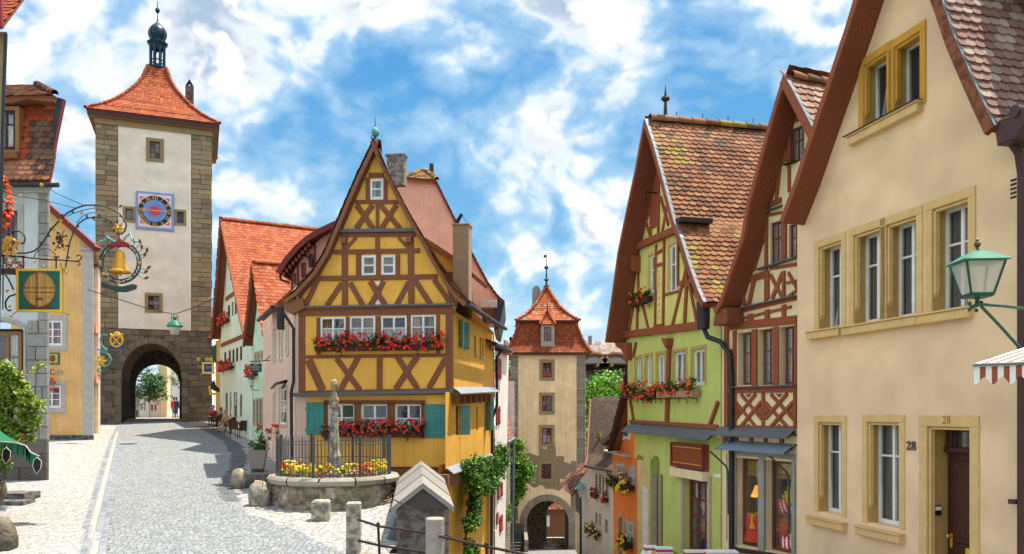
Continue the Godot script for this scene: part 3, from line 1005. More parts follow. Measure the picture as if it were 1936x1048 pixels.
func build_ground() -> void:
	# far ground, one sheet to the horizon
	var m := MB.new()
	for i in 24:
		var a := TAU*i / 24
		var b := TAU*(i+1) / 24
		m.face([Vector3(0,-9.2,-60),Vector3(cos(b)*700,-9.2,-60+sin(b)*700),Vector3(cos(a)*700,-9.2,-60+sin(a)*700)])
	structure("ground", m,"hill_green")
	# the square, highest towards the clock tower
	var edge := PackedVector2Array([Vector2(-60,-5),Vector2(2.2,-5),Vector2(2.2,-11),Vector2(-1.2,-14.6),Vector2(-3.0,-16.2),Vector2(-2.75,-17.2),Vector2(-2.6,-25.6),Vector2(-2.2,-26.2),Vector2(-7,-27),Vector2(-8.5,-36),Vector2(-12,-41),Vector2(-14,-48),Vector2(-15.5,-57),Vector2(-60,-57)])
	structure("street_beyond", sheet(PackedVector2Array([Vector2(-60,-57),Vector2(-15.5,-57),Vector2(-16,-140),Vector2(-80,-140)]),0.0),"pale_stone")
	var square := structure("square", sheet(edge,0.0),"ground_mortar")
	m = MB.new()
	for i in range(1,edge.size() - 2):
		var a := edge[i]
		var b := edge[i+1]
		m.face([Vector3(a.x,-8,a.y),Vector3(b.x,-8,b.y),on_top(b),on_top(a)])
	structure("retaining_wall", m,"hut_stone")
	# road: granite setts in rows across
	var road_poly := pv([-7.05,-13.87,-8.22,-16.28,-9.9,-19.76,-12.05,-24.29,-15.06,-30.69,-19.54,-40.24,-24.17,-50.33,-24.65,-53.08,-21.76,-53.08,-19.87,-50.33,-14.61,-40.52,-12.15,-34.72,-10.38,-29.45,-9.14,-24.81,-8.12,-22.59,-6.77,-20.67,-4.98,-18.56,-3.55,-16.46,-2.51,-14.21])
	var road := structure("road", sheet(road_poly,0.004),"mortar")
	pave(road,road_poly,0.125,0.10,0.42,[Color(0.328,0.362,0.398),Color(0.362,0.395,0.428),Color(0.302,0.334,0.367),Color(0.389,0.416,0.440),Color(0.281,0.309,0.336),Color(0.349,0.370,0.382)],300,{"wave": 0.05,"rough": .7,"gap": .010})
	# gutters of darker setts laid lengthwise
	var dark := [Color(0.261,0.297,0.358),Color(0.313,0.351,0.416),Color(0.222,0.257,0.309),Color(0.352,0.377,0.431)]
	for q in [pv([-7.53,-13.87,-8.76,-16.28,-10.5,-19.76,-12.93,-24.81,-16.54,-32.4,-20.2,-40.24,-24.8,-50.33,-24.57,-50.33,-19.99,-40.24,-16.37,-32.4,-12.75,-24.81,-10.33,-19.76,-8.61,-16.28,-7.39,-13.87]),pv([-7.23,-13.87,-8.44,-16.28,-10.15,-19.76,-12.55,-24.81,-16.18,-32.4,-19.85,-40.24,-24.5,-50.33,-24.17,-50.33,-19.54,-40.24,-15.06,-30.69,-12.05,-24.29,-9.9,-19.76,-8.22,-16.28,-7.05,-13.87])]:
		pave(structure("gutter_strip", sheet(q,0.005),"ground_mortar"),q,0.24,0.13,2.01,dark,120,{"rough": .3,"gap": .01})
	var mid := pv([-7.39,-13.87,-8.61,-16.28,-10.33,-19.76,-12.75,-24.81,-16.37,-32.4,-19.99,-40.24,-24.57,-50.33,-24.5,-50.33,-19.85,-40.24,-16.18,-32.4,-12.55,-24.81,-10.15,-19.76,-8.44,-16.28,-7.23,-13.87])
	pave(structure("gutter_strip", sheet(mid,0.004),"ground_mortar"),mid,0.2,0.14,2.01,[Color(.540,.527,.499),Color(.472,.472,.459)],60,{"rough": .3,"gap": .01})
	var right_gutter := pv([-19.87,-50.33,-14.61,-40.52,-12.15,-34.72,-10.38,-29.45,-9.14,-24.81,-8.12,-22.59,-7.62,-22.59,-8.52,-24.81,-9.47,-28.44,-10.92,-33.33,-13.13,-38.89,-17.56,-47.84,-19.2,-50.33])
	var darker := []
	for c in dark: darker.append(c*.5)
	pave(structure("gutter_strip", sheet(right_gutter,0.005),"ground_mortar"),right_gutter,0.2,0.13,0.9,darker,160,{"rough": .3,"gap": .01})
	# pale pavement on the left
	var left_poly := pv([-13.4,-13.87,-7.53,-13.87,-8.76,-16.28,-10.5,-19.76,-12.93,-24.81,-16.54,-32.4,-20.2,-40.24,-24.8,-50.33,-27.02,-52.13,-28.51,-46.69,-35.21,-36.46])
	var walk := structure("left_pavement", sheet(left_poly,0.004),"ground_mortar")
	pave(walk,left_poly,0.10,0.09,-0.2,[Color(0.555,0.548,0.537),Color(0.519,0.512,0.501),Color(0.582,0.575,0.564),Color(0.492,0.485,0.474)],300,{"uneven": .25,"rough": .9,"gap": .014})
	# pavement by the cafe tables
	var right_walk := pv([-19.2,-50.33,-17.56,-47.84,-13.13,-38.89,-10.92,-33.33,-9.47,-28.44,-8.52,-24.81,-7.62,-22.59,-7.07,-21.59,-6.31,-22.42,-7.45,-27.76,-10.75,-36.46,-14.71,-44.89,-18.14,-50.33])
	pave(structure("right_pavement", sheet(right_walk,0.004),"ground_mortar"),right_walk,0.3,0.2,0.7,[Color(.486,.472,.459),Color(.540,.520,.499),Color(.432,.425,.419)],160,{"rough": .6})
	# rough cobbles round the fountain
	var cob := pv([-6.77,-20.67,-7.62,-22.59,-7.21,-21.99,-6.14,-22.86,-3.19,-23.32,-2.22,-20.1,-2.5,-16.65,-2.51,-14.21,-3.55,-16.46,-4.98,-18.56])
	pave(structure("cobbles", sheet(cob,0.005),"ground_mortar"),cob,0.2,0.14,-0.35,[Color(0.566,0.553,0.529),Color(0.640,0.615,0.578),Color(0.492,0.480,0.461),Color(0.656,0.656,0.627)],300,{"uneven": .35,"rough": 1.5,"gap": .03,"bev": .2})
	# beyond the clock tower
	var gate_road := pv([-25.33,-52.6,-21.56,-52.6,-22.98,-56.7,-24.13,-58.4,-28.13,-58.4])
	structure("road", sheet(gate_road,0.012),"pale_stone")
	# right-hand street
	var street := PackedVector2Array([Vector2(-7,-5),Vector2(20,-5),Vector2(20,-80),Vector2(-7,-80)])
	var ls := structure("lower_street", sheet(street,0.0,true),"ground_mortar")
	var mesh := sett_mesh(.13)
	var places := []
	for i in 90:
		for j in 60:
			var p := Vector2(-1.5+j*.2+(.1 if i % 2 else 0.0),-34 - i*.32)
			places.append(Transform3D(Basis(Vector3.RIGHT,-atan(.142)).scaled_local(Vector3(.185,.05,.3)),Vector3(p.x,low_y(-p.y)+.015,p.y)))
	lay(ls,"sett", "setts", mesh,places,[Color(.30,.30,.30),Color(.26,.26,.26),Color(.34,.33,.32)],0,"sett")

# ==================================================================== the yellow half-timbered house at the fork
const RED_TILES := [Color(0.272,0.079,0.032),Color(0.216,0.060,0.025),Color(0.320,0.112,0.049),Color(0.160,0.053,0.028),Color(0.368,0.150,0.070),Color(0.104,0.045,0.028)]
const ORANGE_TILES := [Color(0.529,0.116,0.034),Color(0.460,0.094,0.030),Color(0.598,0.149,0.052),Color(0.391,0.083,0.030),Color(0.506,0.132,0.057)]

func build_yellow_house() -> void:
	var at := fr(-1.882,0.704,-26.000,-0.1523)
	var t := thing("half_timbered_house", "narrow yellow half-timbered house with steep brown gable at the fork of two streets", "house", at)
	var prof_r := pv([-2.59,11.16,-2.12,10.09,-1.44,8.8,-.92,7.91,-.55,7.21,-.11,6.48,.19,6.08,.49,5.79])
	var prof_l := pv([-2.59,11.16,-3.22,9.93,-3.87,8.49,-4.29,7.55,-4.72,6.9,-5.34,6.28,-5.69,6.05])
	# ---- front wall of the upper storey and gable
	var outline := pv([-5.36,2.96,-.01,3.03])
	var rr := prof_r.duplicate()
	rr.reverse()
	outline.append_array(pv([-.01,5.57]))
	for i in range(1,rr.size() - 1): outline.append(rr[i]+Vector2(-0.12,-0.12))
	outline.append(prof_r[0]+Vector2(0,-0.3))
	for i in range(1,prof_l.size() - 1): outline.append(prof_l[i]+Vector2(0.12,-0.12))
	outline.append_array(pv([-5.36,5.59]))
	var top := Rect2(-2.81,9.28,.45,.68)
	var pair := [Rect2(-3.1,6.78,.48,.68),Rect2(-2.43,6.77,.47,.68)]
	var four := [Rect2(-4.53,4.63,.88,.82),Rect2(-3.52,4.62,.88,.84),Rect2(-2.44,4.6,.87,.85),Rect2(-1.44,4.61,.85,.86)]
	var m := MB.new()
	wall(m,outline,[top]+pair+four,0.14,0.3)
	part(t,"wall", m,"plaster_yellow")
	window(t,top,-0.02,{"rows": [1,1],"cols": [1],"fw": 0.075,"sw": 0.05,"curtain": "sides"})
	for r in pair: window(t,r,-0.02,{"rows": [1,1],"cols": [1],"fw": 0.075,"sw": 0.05,"cloth": "red_cloth", "dark": "warm_room"})
	for i in 4: window(t,four[i],-0.02,{"rows": [1.1,1],"fw": 0.065,"sw": 0.035,"mid": 0.07,"curtain": "half" if i < 3 else "sides", "cloth": "ochre_curtain", "dark": "warm_room" if i % 2 else "painted_room_shade"})
	# ---- timber frame
	timbers(t,[[-2.86,10.09,-2.36,10.07,.16],[-2.89,10.02,-2.89,9.23,.14],[-2.29,9.99,-2.29,9.21,.12],[-3.32,9.23,-1.85,9.17,.13],[-3.27,9.13,-2.72,8.34,.18],[-2.72,9.11,-3.29,8.36,.18],[-2.46,9.1,-1.8,8.31,.17],[-1.92,9.08,-2.42,8.33,.17],[-2.56,9.15,-2.56,8.33,.11]])
	timbers(t,[[-3.82,8.16,-1.26,8.09,.13],[-3.68,8.12,-3.68,5.84,.21],[-1.44,8.04,-1.41,5.8,.21],[-2.56,8.04,-2.56,7.61,.14],[-3.65,7.68,-3.29,8.06,.11],[-1.85,8.01,-1.47,7.61,.1],[-4.07,7.6,-1.13,7.56,.15],[-3.21,7.5,-3.21,6.77,.17],[-2.53,7.48,-2.53,6.75,.15],[-1.87,7.46,-1.87,6.74,.14],[-4.59,6.74,-.55,6.7,.16]])
	timbers(t,[[-3.79,6.56,-4.3,5.84,.18],[-3.5,6.57,-3.06,5.82,.17],[-2.81,6.6,-2.29,5.8,.18],[-2.35,6.6,-2.8,5.81,.18],[-1.5,6.54,-1.92,5.79,.17],[-1.29,6.59,-.76,5.8,.18],[-4.63,6.69,-5.05,5.84,.17],[-.66,6.61,-.09,5.8,.17],[-5.34,5.62,-.04,5.64,.19]])
	timbers(t,[[-5.21,5.52,-5.21,2.99,.29],[-.15,5.49,-.15,3.05,.24],[-4.6,5.44,-4.6,4.2,.13],[-3.58,5.45,-3.58,4.47,.12],[-2.54,5.45,-2.54,4.46,.18],[-1.5,5.47,-1.5,4.49,.12],[-.52,5.46,-.52,4.17,.11],[-5.36,5.6,-.01,5.57,.18],[-5.04,4.14,-.27,4.15,.11],[-2.49,4.13,-2.49,2.98,.19],[-4.94,4.04,-4.46,3.04,.27],[-3.97,4.09,-3.16,3.03,.19],[-3.21,4.12,-3.84,3.03,.19],[-1.89,4.12,-1.21,3.07,.19],[-1.21,4.13,-1.94,3.07,.19],[-.27,4.04,-.83,3.08,.19],[-5.36,2.96,-.01,3.03,.11]])
	curved_timber(t,pv([-2.63,10.93,-3.16,9.78,-3.79,8.42,-4.21,7.53,-4.61,6.85,-5.2,6.24,-5.28,5.86]),0.14)
	curved_timber(t,pv([-2.56,10.92,-2.15,9.92,-1.49,8.71,-.98,7.78,-.61,7.08,-.17,6.38,.01,5.77]),0.14)
	for r in [Rect2(-3.78,7.85,.18,.22),Rect2(-1.58,7.81,.2,.22)]:
		slab_part(t,"beam_end", rect_poly(r),-0.02,0.14,"barge_brown", 0.02)
	# ---- ledges of slate over the beam heads
	for b in [[-3.9,8.28,-1.26,8.22,.11],[-5.31,5.79,.08,5.78,.07]]:
		var l := timber(t,b,"slate", 0.13,"slate_ledge")
	for b in [[-5.44,2.88,.02,2.97,.12]]: timber(t,b,"slate", 0.15,"slate_ledge")
	# white triangles painted in the middle of the gable
	slab_part(t,"painted_triangle", pv([-2.65,6.6,-2.38,6.6,-2.52,6.4]),0,0.012,"white_paint")
	slab_part(t,"painted_triangle", pv([-2.65,5.83,-2.35,5.83,-2.51,6.07]),0,0.012,"white_paint")
	# ---- ground floor, set back under the jetty
	var low := [Rect2(-4.32,1.58,.94,1.01),Rect2(-3.16,1.57,.92,1),Rect2(-2,1.56,.9,1.01)]
	m = MB.new()
	wall(m,pv([-5.36,2.92,-.14,2.99,-.14,.48,-.14,-.79,-5.36,-.89]),low,0.12,0.2,-0.13)
	part(t,"wall", m,"plaster_yellow")
	for r in low: window(t,r,-0.17,{"rows": [1.1,1],"fw": 0.065,"sw": 0.035,"mid": 0.07,"curtain": "half"})
	timbers(t,[[-4.42,2.64,-.99,2.63,.11],[-4.37,2.69,-4.37,1.35,.11],[-3.27,2.59,-3.27,1.54,.2],[-2.13,2.59,-2.13,1.54,.22],[-1.05,2.59,-1.05,1.45,.09],[-5.36,2.88,-.14,2.92,.08],[-2.22,.36,-.14,.37,.29]],"timber", -0.09)
	shutter(t,Rect2(-5.18,1.55,.76,1.08),-0.12)
	shutter(t,Rect2(-.99,1.46,.69,1.1),-0.12)
	# ---- right-hand side, down to the lower street
	var side := Transform3D(Basis(Vector3.UP,PI / 2),Vector3.ZERO)
	var up_holes := [Rect2(.9,4.46,.61,.93),Rect2(3.33,4.44,.34,.68),Rect2(4.39,4.43,.31,.7),Rect2(4.83,4.44,.3,.71),Rect2(6.38,4.88,.3,.35)]
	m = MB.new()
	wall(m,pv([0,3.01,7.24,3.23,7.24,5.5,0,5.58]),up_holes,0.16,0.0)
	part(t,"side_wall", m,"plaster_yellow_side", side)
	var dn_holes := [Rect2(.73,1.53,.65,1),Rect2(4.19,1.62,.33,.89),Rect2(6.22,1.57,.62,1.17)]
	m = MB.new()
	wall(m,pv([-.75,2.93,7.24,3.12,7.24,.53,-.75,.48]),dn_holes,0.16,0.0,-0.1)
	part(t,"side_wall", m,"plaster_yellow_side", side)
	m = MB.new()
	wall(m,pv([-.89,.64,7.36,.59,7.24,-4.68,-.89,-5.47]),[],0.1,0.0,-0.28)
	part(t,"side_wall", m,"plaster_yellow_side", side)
	var fill := MB.new()      # the other sides close the house
	fill.face([Vector3(-5.36,-1,-7.5),Vector3(-5.36,-1,-.1),Vector3(-5.36,5.6,-.1),Vector3(-5.36,5.6,-7.5)])
	fill.face([Vector3(0,-6,-7.5),Vector3(-5.36,-6,-7.5),Vector3(-5.36,5.6,-7.5),Vector3(0,5.6,-7.5)])
	fill.face([Vector3(0,5.6,-7.5),Vector3(-5.36,5.6,-7.5),Vector3(-4.7,10.6,-7.5)])
	part(t,"wall", fill,"plaster_yellow")
	var lowfront := MB.new()
	lowfront.face([Vector3(-5.36,-6,-.3),Vector3(-.3,-6,-.3),Vector3(-.3,.75,-.3),Vector3(-5.36,.75,-.3)])
	part(t,"wall", lowfront,"plaster_yellow")
	for r in up_holes+dn_holes:
		var deep := -0.12 if r in up_holes else -0.2
		window(t,r,0,{"cols": [1],"rows": [1,1] if r.size.x > 0.3 else [1],"fw": 0.05,"mat": "brown_paint", "called": "side_window"}).transform = side*Transform3D(Basis(),Vector3(r.position.x,r.position.y,deep))
	for b in up_holes.slice(1): slab_part(t,"window_sill", rect_poly(Rect2(b.position.x - .05,b.position.y - 0.09,b.size.x+.1,.07)),0,0.06,"concrete", 0.01).transform = side
	var sh := up_holes[0] as Rect2
	for s in [[sh.position.x,sh,0.0,2.5,0],[sh.end.x - .30,sh,0.0,2.7,1],[dn_holes[0].end.x - .38,dn_holes[0],-0.1,2.3,1],[dn_holes[2].position.x,dn_holes[2],-0.1,2.4,0],[dn_holes[2].end.x - .36,dn_holes[2],-0.1,2.85,1]]:
		var o := shutter(t,Rect2(s[0],s[1].position.y,0.30 if s[1] == sh else 0.38,s[1].size.y),0.02,"pale_teal_paint", s[3],s[4])
		o.transform = side*Transform3D(Basis(),Vector3(0,0,s[2]))*o.transform
	# strips of lead over the jetties of the side
	for r in [[pv([-.15,3.01,7.24,3.26]),0.02],[pv([-.75,.47,7.24,.51]),-0.08]]:
		var a: Vector2 = r[0][0]
		var b: Vector2 = r[0][1]
		for k in 6:
			var p := a.lerp(b,k / 6.0)
			var q := a.lerp(b,(k+0.985) / 6.0)
			var lm := MB.new()
			lm.face([Vector3(p.x,p.y - .1,r[1]+.24),Vector3(q.x,q.y - .1,r[1]+.24),Vector3(q.x,q.y+.1,r[1]),Vector3(p.x,p.y+.1,r[1])])
			lm.face([Vector3(q.x,q.y - .13,r[1]+.24),Vector3(p.x,p.y - .13,r[1]+.24),Vector3(p.x,p.y - .0,r[1]),Vector3(q.x,q.y - .0,r[1])])
			lm.face([Vector3(p.x,p.y - .13,r[1]+.24),Vector3(q.x,q.y - .13,r[1]+.24),Vector3(q.x,q.y - .1,r[1]+.24),Vector3(p.x,p.y - .1,r[1]+.24)])
			part(t,"lead_sheet", lm,"lead", side)
	for k in 7:
		var p := Vector2(-.15,2.96).lerp(Vector2(7.24,3.17),(k+0.3) / 7.5)
		slab_part(t,"beam_end", rect_poly(Rect2(p.x,p.y - .42,0.16,0.3)),-0.1,0.12,"timber", 0.01).transform = side
	var sill := pv([-.89,.46,.63,.47])
	part(t,"sill_beam", box_mb(Vector3(sill[0].x - .2,sill[0].y - .5,-.35),Vector3(sill[1].x,sill[1].y - .12,.05)),"timber", side)
	# ---- roof
	# the plot is skewed: the ridge runs back more to the left than the eaves
	var rails := []
	var skew := func(p: Vector2): return Vector3(p.x - 2.13*clampf((p.y - 5.6) / 5.4,0.0,1.0),p.y - .13*clampf((p.y - 5.6) / 5.4,0.0,1.0),-7.1)
	for i in range(prof_r.size() - 1,-1,-1): rails.append([Vector3(prof_r[i].x,prof_r[i].y,0.3),skew.call(prof_r[i])])
	roof_face(t,rails,{"w": 0.19,"expo": 0.16,"palette": RED_TILES+[Color(.5,.3,.22)],"singles": 300,"under": "barge_brown"})
	rails = []
	for i in range(prof_l.size() - 1,-1,-1): rails.append([skew.call(prof_l[i]),Vector3(prof_l[i].x,prof_l[i].y,0.3)])
	roof_face(t,rails,{"w": 0.19,"expo": 0.16,"palette": RED_TILES,"singles": 0,"under": "barge_brown"})
	ridge(t,Vector3(prof_r[0].x,prof_r[0].y+.03,-0.1),skew.call(prof_r[0])+Vector3(0,.03,0),0.13,RED_TILES)
	var pl := prof_l.duplicate()
	pl.reverse()
	band(t,"barge_board", pl,-0.02,0.155,0.2,0.3,"barge_brown")
	band(t,"barge_board", prof_r,-0.02,0.155,0.203,0.303,"barge_brown")
	# left eave end and gutters
	slab_part(t,"eave_box", pv([-5.75,6.01,-5.08,6.07,-5.01,5.75,-5.45,5.54,-5.66,5.65]),-0.5,0.2,"barge_brown", 0.01)
	var gm := MB.new()
	var e := prof_r[-1]
	gm.tube([Vector3(e.x+.06,e.y - .05,.35),Vector3(e.x+.06,e.y - .07,-7.15)],0.075,8)
	part(t,"gutter", gm,"gutter")
	var dp := MB.new()
	dp.tube([Vector3(-5.88,5.73,0.12),Vector3(-5.6,5.37,0.16),Vector3(-5.43,5.08,0.1),Vector3(-5.43,3.32,0.1),Vector3(-5.53,2.97,0.06),Vector3(-5.51,.18,0.06)],0.055,8)
	dp.slab(pv([-6,5.84,-5.81,5.83,-5.79,5.05,-5.98,5.06]),0.0,0.2,0.02)
	part(t,"downpipe", dp,"gutter")
	dp = MB.new()
	dp.tube([Vector3(.75,5.4,-7.4),Vector3(.42,5.0,-7.5),Vector3(.12,4.6,-7.5),Vector3(.12,2.6,-7.5),Vector3(-.08,2.0,-7.5),Vector3(-.12,-5,-7.5)],0.06,8)
	part(t,"downpipe", dp,"gutter")
	dp = MB.new()      # floodlight on its arm
	dp.tube([Vector3(.0,5.02,-6.9),Vector3(.55,5.05,-6.9)],0.035,6)
	dp.ball(Vector3(.62,5.16,-6.9),Vector3(.13,.17,.13))
	part(t,"floodlight", dp,"white_paint")
	# ---- finial, chimneys and the dormer behind
	var fm := MB.new()
	fm.lathe([[0.0,0],[.09,0],[.07,.1],[.03,.16],[.1,.22],[.13,.32],[.1,.42],[.03,.5],[.014,.75],[0.0,1.0]],12)
	part(t,"finial", fm,"verdigris", Transform3D(Basis(),Vector3(prof_r[0].x,prof_r[0].y - .05,.15)))
	var ch := Rect2(-.77,5.76,.59,3.39)
	m = MB.new()
	m.slab(rect_poly(ch),-3.75,-3.2,0.01)
	m.slab(rect_poly(Rect2(ch.position.x - .03,ch.end.y - .04,ch.size.x+.06,.06)),-3.79,-3.16,0.01)
	var c := part(t,"chimney", m,"chimney_plaster")
	m = MB.new()
	m.tube([Vector3(ch.position.x+.1,ch.end.y,-3.45),Vector3(ch.position.x+.3,ch.end.y+.36,-3.45),Vector3(ch.end.x - .05,ch.end.y,-3.45)],0.02,5)
	m.tube([Vector3(ch.position.x+.06,ch.end.y+.02,-3.3),Vector3(ch.position.x+.32,ch.end.y+.38,-3.3)],0.06,6)
	part(c,"chimney_cowl", m,"iron")
	ch = Rect2(-3.84,11.2,.71,1.2)
	m = MB.new()
	m.slab(rect_poly(ch),-5.35,-5.0,0.01)
	m.slab(rect_poly(Rect2(ch.position.x - .05,ch.end.y - .06,ch.size.x+.1,.09)),-5.4,-4.95,0.01)
	part(t,"chimney", m,"hut_slab")
	var dq := pv([-2,8.8,-.98,8.14,-.98,7.63,-1.91,7.66])
	m = MB.new()
	m.slab(dq,-6.8,-4.4)
	part(t,"dormer_wall", m,"plaster_yellow")
	m = MB.new()
	m.slab(strip(pv([-2.07,8.91,-.9,8.13,-.15,7.45]),0.02,0.14),-7.0,-4.2,0.0)
	part(t,"dormer_roof", m,"barge_brown")
	# ---- geraniums
	var fb := at*Transform3D(Basis(),Vector3(-4.66,4.31,0.04))
	flower_box(fb,4.34,"long row of red geraniums under the upper windows of the yellow half-timbered house", "geranium boxes of the yellow house", {"up": 0.38,"down": 0.16,"flowers": 150,"leaves": 900,"scale": 1.25})
	fb = at*Transform3D(Basis(),Vector3(-3.87,1.49,-0.08))
	flower_box(fb,2.87,"row of red geraniums behind the fountain under the ground-floor windows of the yellow house", "geranium boxes of the yellow house", {"up": 0.38,"down": 0.16,"flowers": 100,"leaves": 900,"scale": 1.25})
	fb = at*Transform3D(Basis(),Vector3(-4.49,1.5,-0.08))
	flower_box(fb,0.5,"small flower box beside the left teal shutter of the yellow house", "geranium boxes of the yellow house", {"up": 0.2,"down": 0.05,"flowers": 6,"petal": "red_petal"})

# ==================================================================== the clock tower at the top of the left street
const STONES := [Color(0.440,0.345,0.207),Color(0.374,0.294,0.180),Color(0.484,0.381,0.229),Color(0.319,0.258,0.167),Color(0.517,0.397,0.224),Color(0.418,0.345,0.229),Color(0.572,0.453,0.273)]
const DARK_STONES := [Color(.25,.215,.155),Color(.21,.18,.13),Color(.28,.235,.165),Color(.18,.155,.115),Color(.26,.23,.18)]
func blocks(parent: Node,r: Rect2,rows: int,cols: int,z: float,palette: Array,o := {}) -> void:
	# coursed ashlar: each block its own piece
	var y := r.position.y
	for i in rows:
		var h := r.size.y / rows
		var k := cols
		if o.get("vary", true) and rng.randf() < 0.3 and cols > 1: k = cols - 1+2*(rng.randi() % 2)
		var cuts := [0.0]
		for j in range(1,k): cuts.append((j+rng.randf_range(-.22,.22)+(0.18 if i % 2 else -0.18)) / k)
		cuts.append(1.0)
		for j in k:
			var x0: float = r.position.x+r.size.x*cuts[j]
			var x1: float = r.position.x+r.size.x*cuts[j+1]
			if o.has("keep") and not o.keep.call(Vector2((x0+x1) / 2,y+h / 2)): continue
			var m := MB.new()
			m.slab(rect_poly(Rect2(x0+.012,y+.012,x1 - x0 - .024,h - .024)),z - 0.1,z+rng.randf_range(0.01,0.06),0.015,false)
			part(parent,"stone_block", m,toned("stone", palette[rng.randi() % palette.size()]))
		y += h

func hip_roof(t: Node,base: Array,prof: Array,o: Dictionary,z_mid: Vector3) -> void:
	# base: four eave corners, anticlockwise from front left seen from above; prof: [share towards the middle, height] from the eave up
	for k in 4:
		var a: Vector3 = base[k]
		var b: Vector3 = base[(k+1) % 4]
		var rails := []
		for p in prof:
			rails.append([a.lerp(z_mid,p[0])+Vector3(0,p[1],0),b.lerp(z_mid,p[0])+Vector3(0,p[1],0)])
		roof_face(t,rails,o)
		for i in prof.size() - 1:
			ridge(t,rails[i][1]+Vector3(0,.02,0),rails[i+1][1]+Vector3(0,.02,0),o.get("hip", 0.14),o.palette,"hip_tile", "clay", 0.45)

func build_clock_tower() -> void:
	var at := fr(-26.958,2.238,-52.000,0.3689)
	var t := thing("clock_tower", "tall square gate tower with clock, onion-domed lantern and arched passage", "tower", at)
	var W := 7.02
	var D := 7.2
	var eave := 19.96
	var plaster := pv([1.33,19.69,5.8,19.9])
	var pl := Rect2(1.33,6.26,4.42,13.56)
	var px0 := pl.position.x
	var px1 := pl.end.x
	# passage
	var half := 1.82
	var mid := 3.34
	var spring := 3
	var crown := 5.31
	var ground := .06
	var arch := arc(mid,spring,half,crown - spring,0,180,18)
	arch.append(Vector2(mid - half,ground - .6)); arch.append(Vector2(mid+half,ground - .6))
	var wins := [Rect2(3.2,17.57,.65,1.13),Rect2(1.76,13.37,.43,.73),Rect2(4.87,13.42,.42,.75)]+[Rect2(3.11,7.55,.68,.92)]
	var m := MB.new()
	wall(m,PackedVector2Array([Vector2(0,ground - 1),Vector2(W,ground - 1),Vector2(W,eave),Vector2(0,eave)]),wins+[arch],0.35)
	part(t,"wall", m,"rubble")
	m = MB.new()
	wall(m,rect_poly(Rect2(px0,pl.position.y,px1 - px0,eave - pl.position.y)),wins,0.1,0.05,0.05)
	part(t,"plaster_face", m,"plaster_tower")
	m = MB.new()      # the passage through the tower and its other sides
	for i in arch.size() - 2:
		var a := arch[i]
		var b := arch[i+1]
		m.face([Vector3(a.x,a.y,-.35),Vector3(b.x,b.y,-.35),Vector3(b.x,b.y,-D),Vector3(a.x,a.y,-D)])
	m.face([Vector3(mid - half,spring,-.35),Vector3(mid - half,ground - .6,-.35),Vector3(mid - half,ground - .6,-D),Vector3(mid - half,spring,-D)])
	m.face([Vector3(mid+half,ground - .6,-.35),Vector3(mid+half,spring,-.35),Vector3(mid+half,spring,-D),Vector3(mid+half,ground - .6,-D)])
	part(t,"passage", m,"rubble")
	m = MB.new()      # the lower inner arch at the far end
	var inner := arc(mid+.05,spring - .25,half - .32,crown - spring - .75,0,180,14)
	inner.append(Vector2(mid - half+.05+.32,ground - .6)); inner.append(Vector2(mid+half - .32,ground - .6))
	wall(m,PackedVector2Array([Vector2(0,ground - 1),Vector2(W,ground - 1),Vector2(W,eave),Vector2(0,eave)]),[inner],0.5,0.0,-D+.6)
	m.face([Vector3(W,ground - 1,0),Vector3(W,ground - 1,-D),Vector3(W,eave,-D),Vector3(W,eave,0)])
	m.face([Vector3(0,ground - 1,-D),Vector3(0,ground - 1,0),Vector3(0,eave,0),Vector3(0,eave,-D)])
	m.face([Vector3(0,eave,0),Vector3(W,eave,0),Vector3(W,eave,-D),Vector3(0,eave,-D)])
	part(t,"wall", m,"rubble")
	# corner stones, front and right
	var top := eave - ground
	blocks(t,Rect2(0,pl.position.y,px0 - .02,eave - pl.position.y - .5),40,2,0.0,STONES)
	blocks(t,Rect2(px1+.02,pl.position.y,W - px1 - .02,eave - pl.position.y - .5),40,2,0.0,STONES)
	var keep := func(p: Vector2): return absf(p.x - mid) > half+.42 if p.y < spring else Vector2(p.x - mid,(p.y - spring)*half / (crown - spring)).length() > half+.42
	blocks(t,Rect2(0,ground - .1,W,pl.position.y - ground+.06),17,10,0.0,DARK_STONES,{"keep": keep})
	for i in 15:      # stones of the arch
		var a0 := 180.0*i / 15.0
		var a1 := 180.0*(i+1) / 15.0 - 0.8
		var q := arc(mid,spring,half+.40,crown - spring+.40,a0,a1,3)
		var q2 := arc(mid,spring,half+.01,crown - spring+.01,a0,a1,3)
		q2.reverse(); q.append_array(q2)
		slab_part(t,"arch_stone", q,-0.2,0.05+rng.randf()*.02,toned("stone", DARK_STONES[rng.randi() % 5]),0.015)
	for s in [-1,1]:
		for i in 5:
			var h := (spring - ground) / 5
			var x: float = mid+s*(half+.21)
			slab_part(t,"arch_stone", rect_poly(Rect2(x - .19,ground+h*i+.01,.38,h - .02)),-0.2,0.05+rng.randf()*.02,toned("stone", DARK_STONES[rng.randi() % 5]),0.015)
	m = MB.new()
	for i in 20:
		m.tube([Vector3(W+rng.randf_range(-.05,.02),0,-.2),Vector3(W+.01,.3,-.2)],0.01,3)
	# side blocks (seen at a glancing angle)
	var sidefr := Transform3D(Basis(Vector3.UP,PI / 2),Vector3(W,0,0))
	for i in 46:
		var h := (eave - .5 - ground) / 46
		for j in 2:
			var bm := MB.new()
			var cut := 3.4+(0.5 if i % 2 else -0.5)
			bm.slab(rect_poly(Rect2(0.02 if j == 0 else cut,ground+i*h+.012,cut - .03 if j == 0 else D - cut - .02,h - .024)),-0.1,rng.randf_range(.01,.07),0.015,false)
			part(t,"stone_block", bm,toned("stone", (STONES if ground+i*h > pl.position.y else DARK_STONES)[rng.randi() % 5]),sidefr)
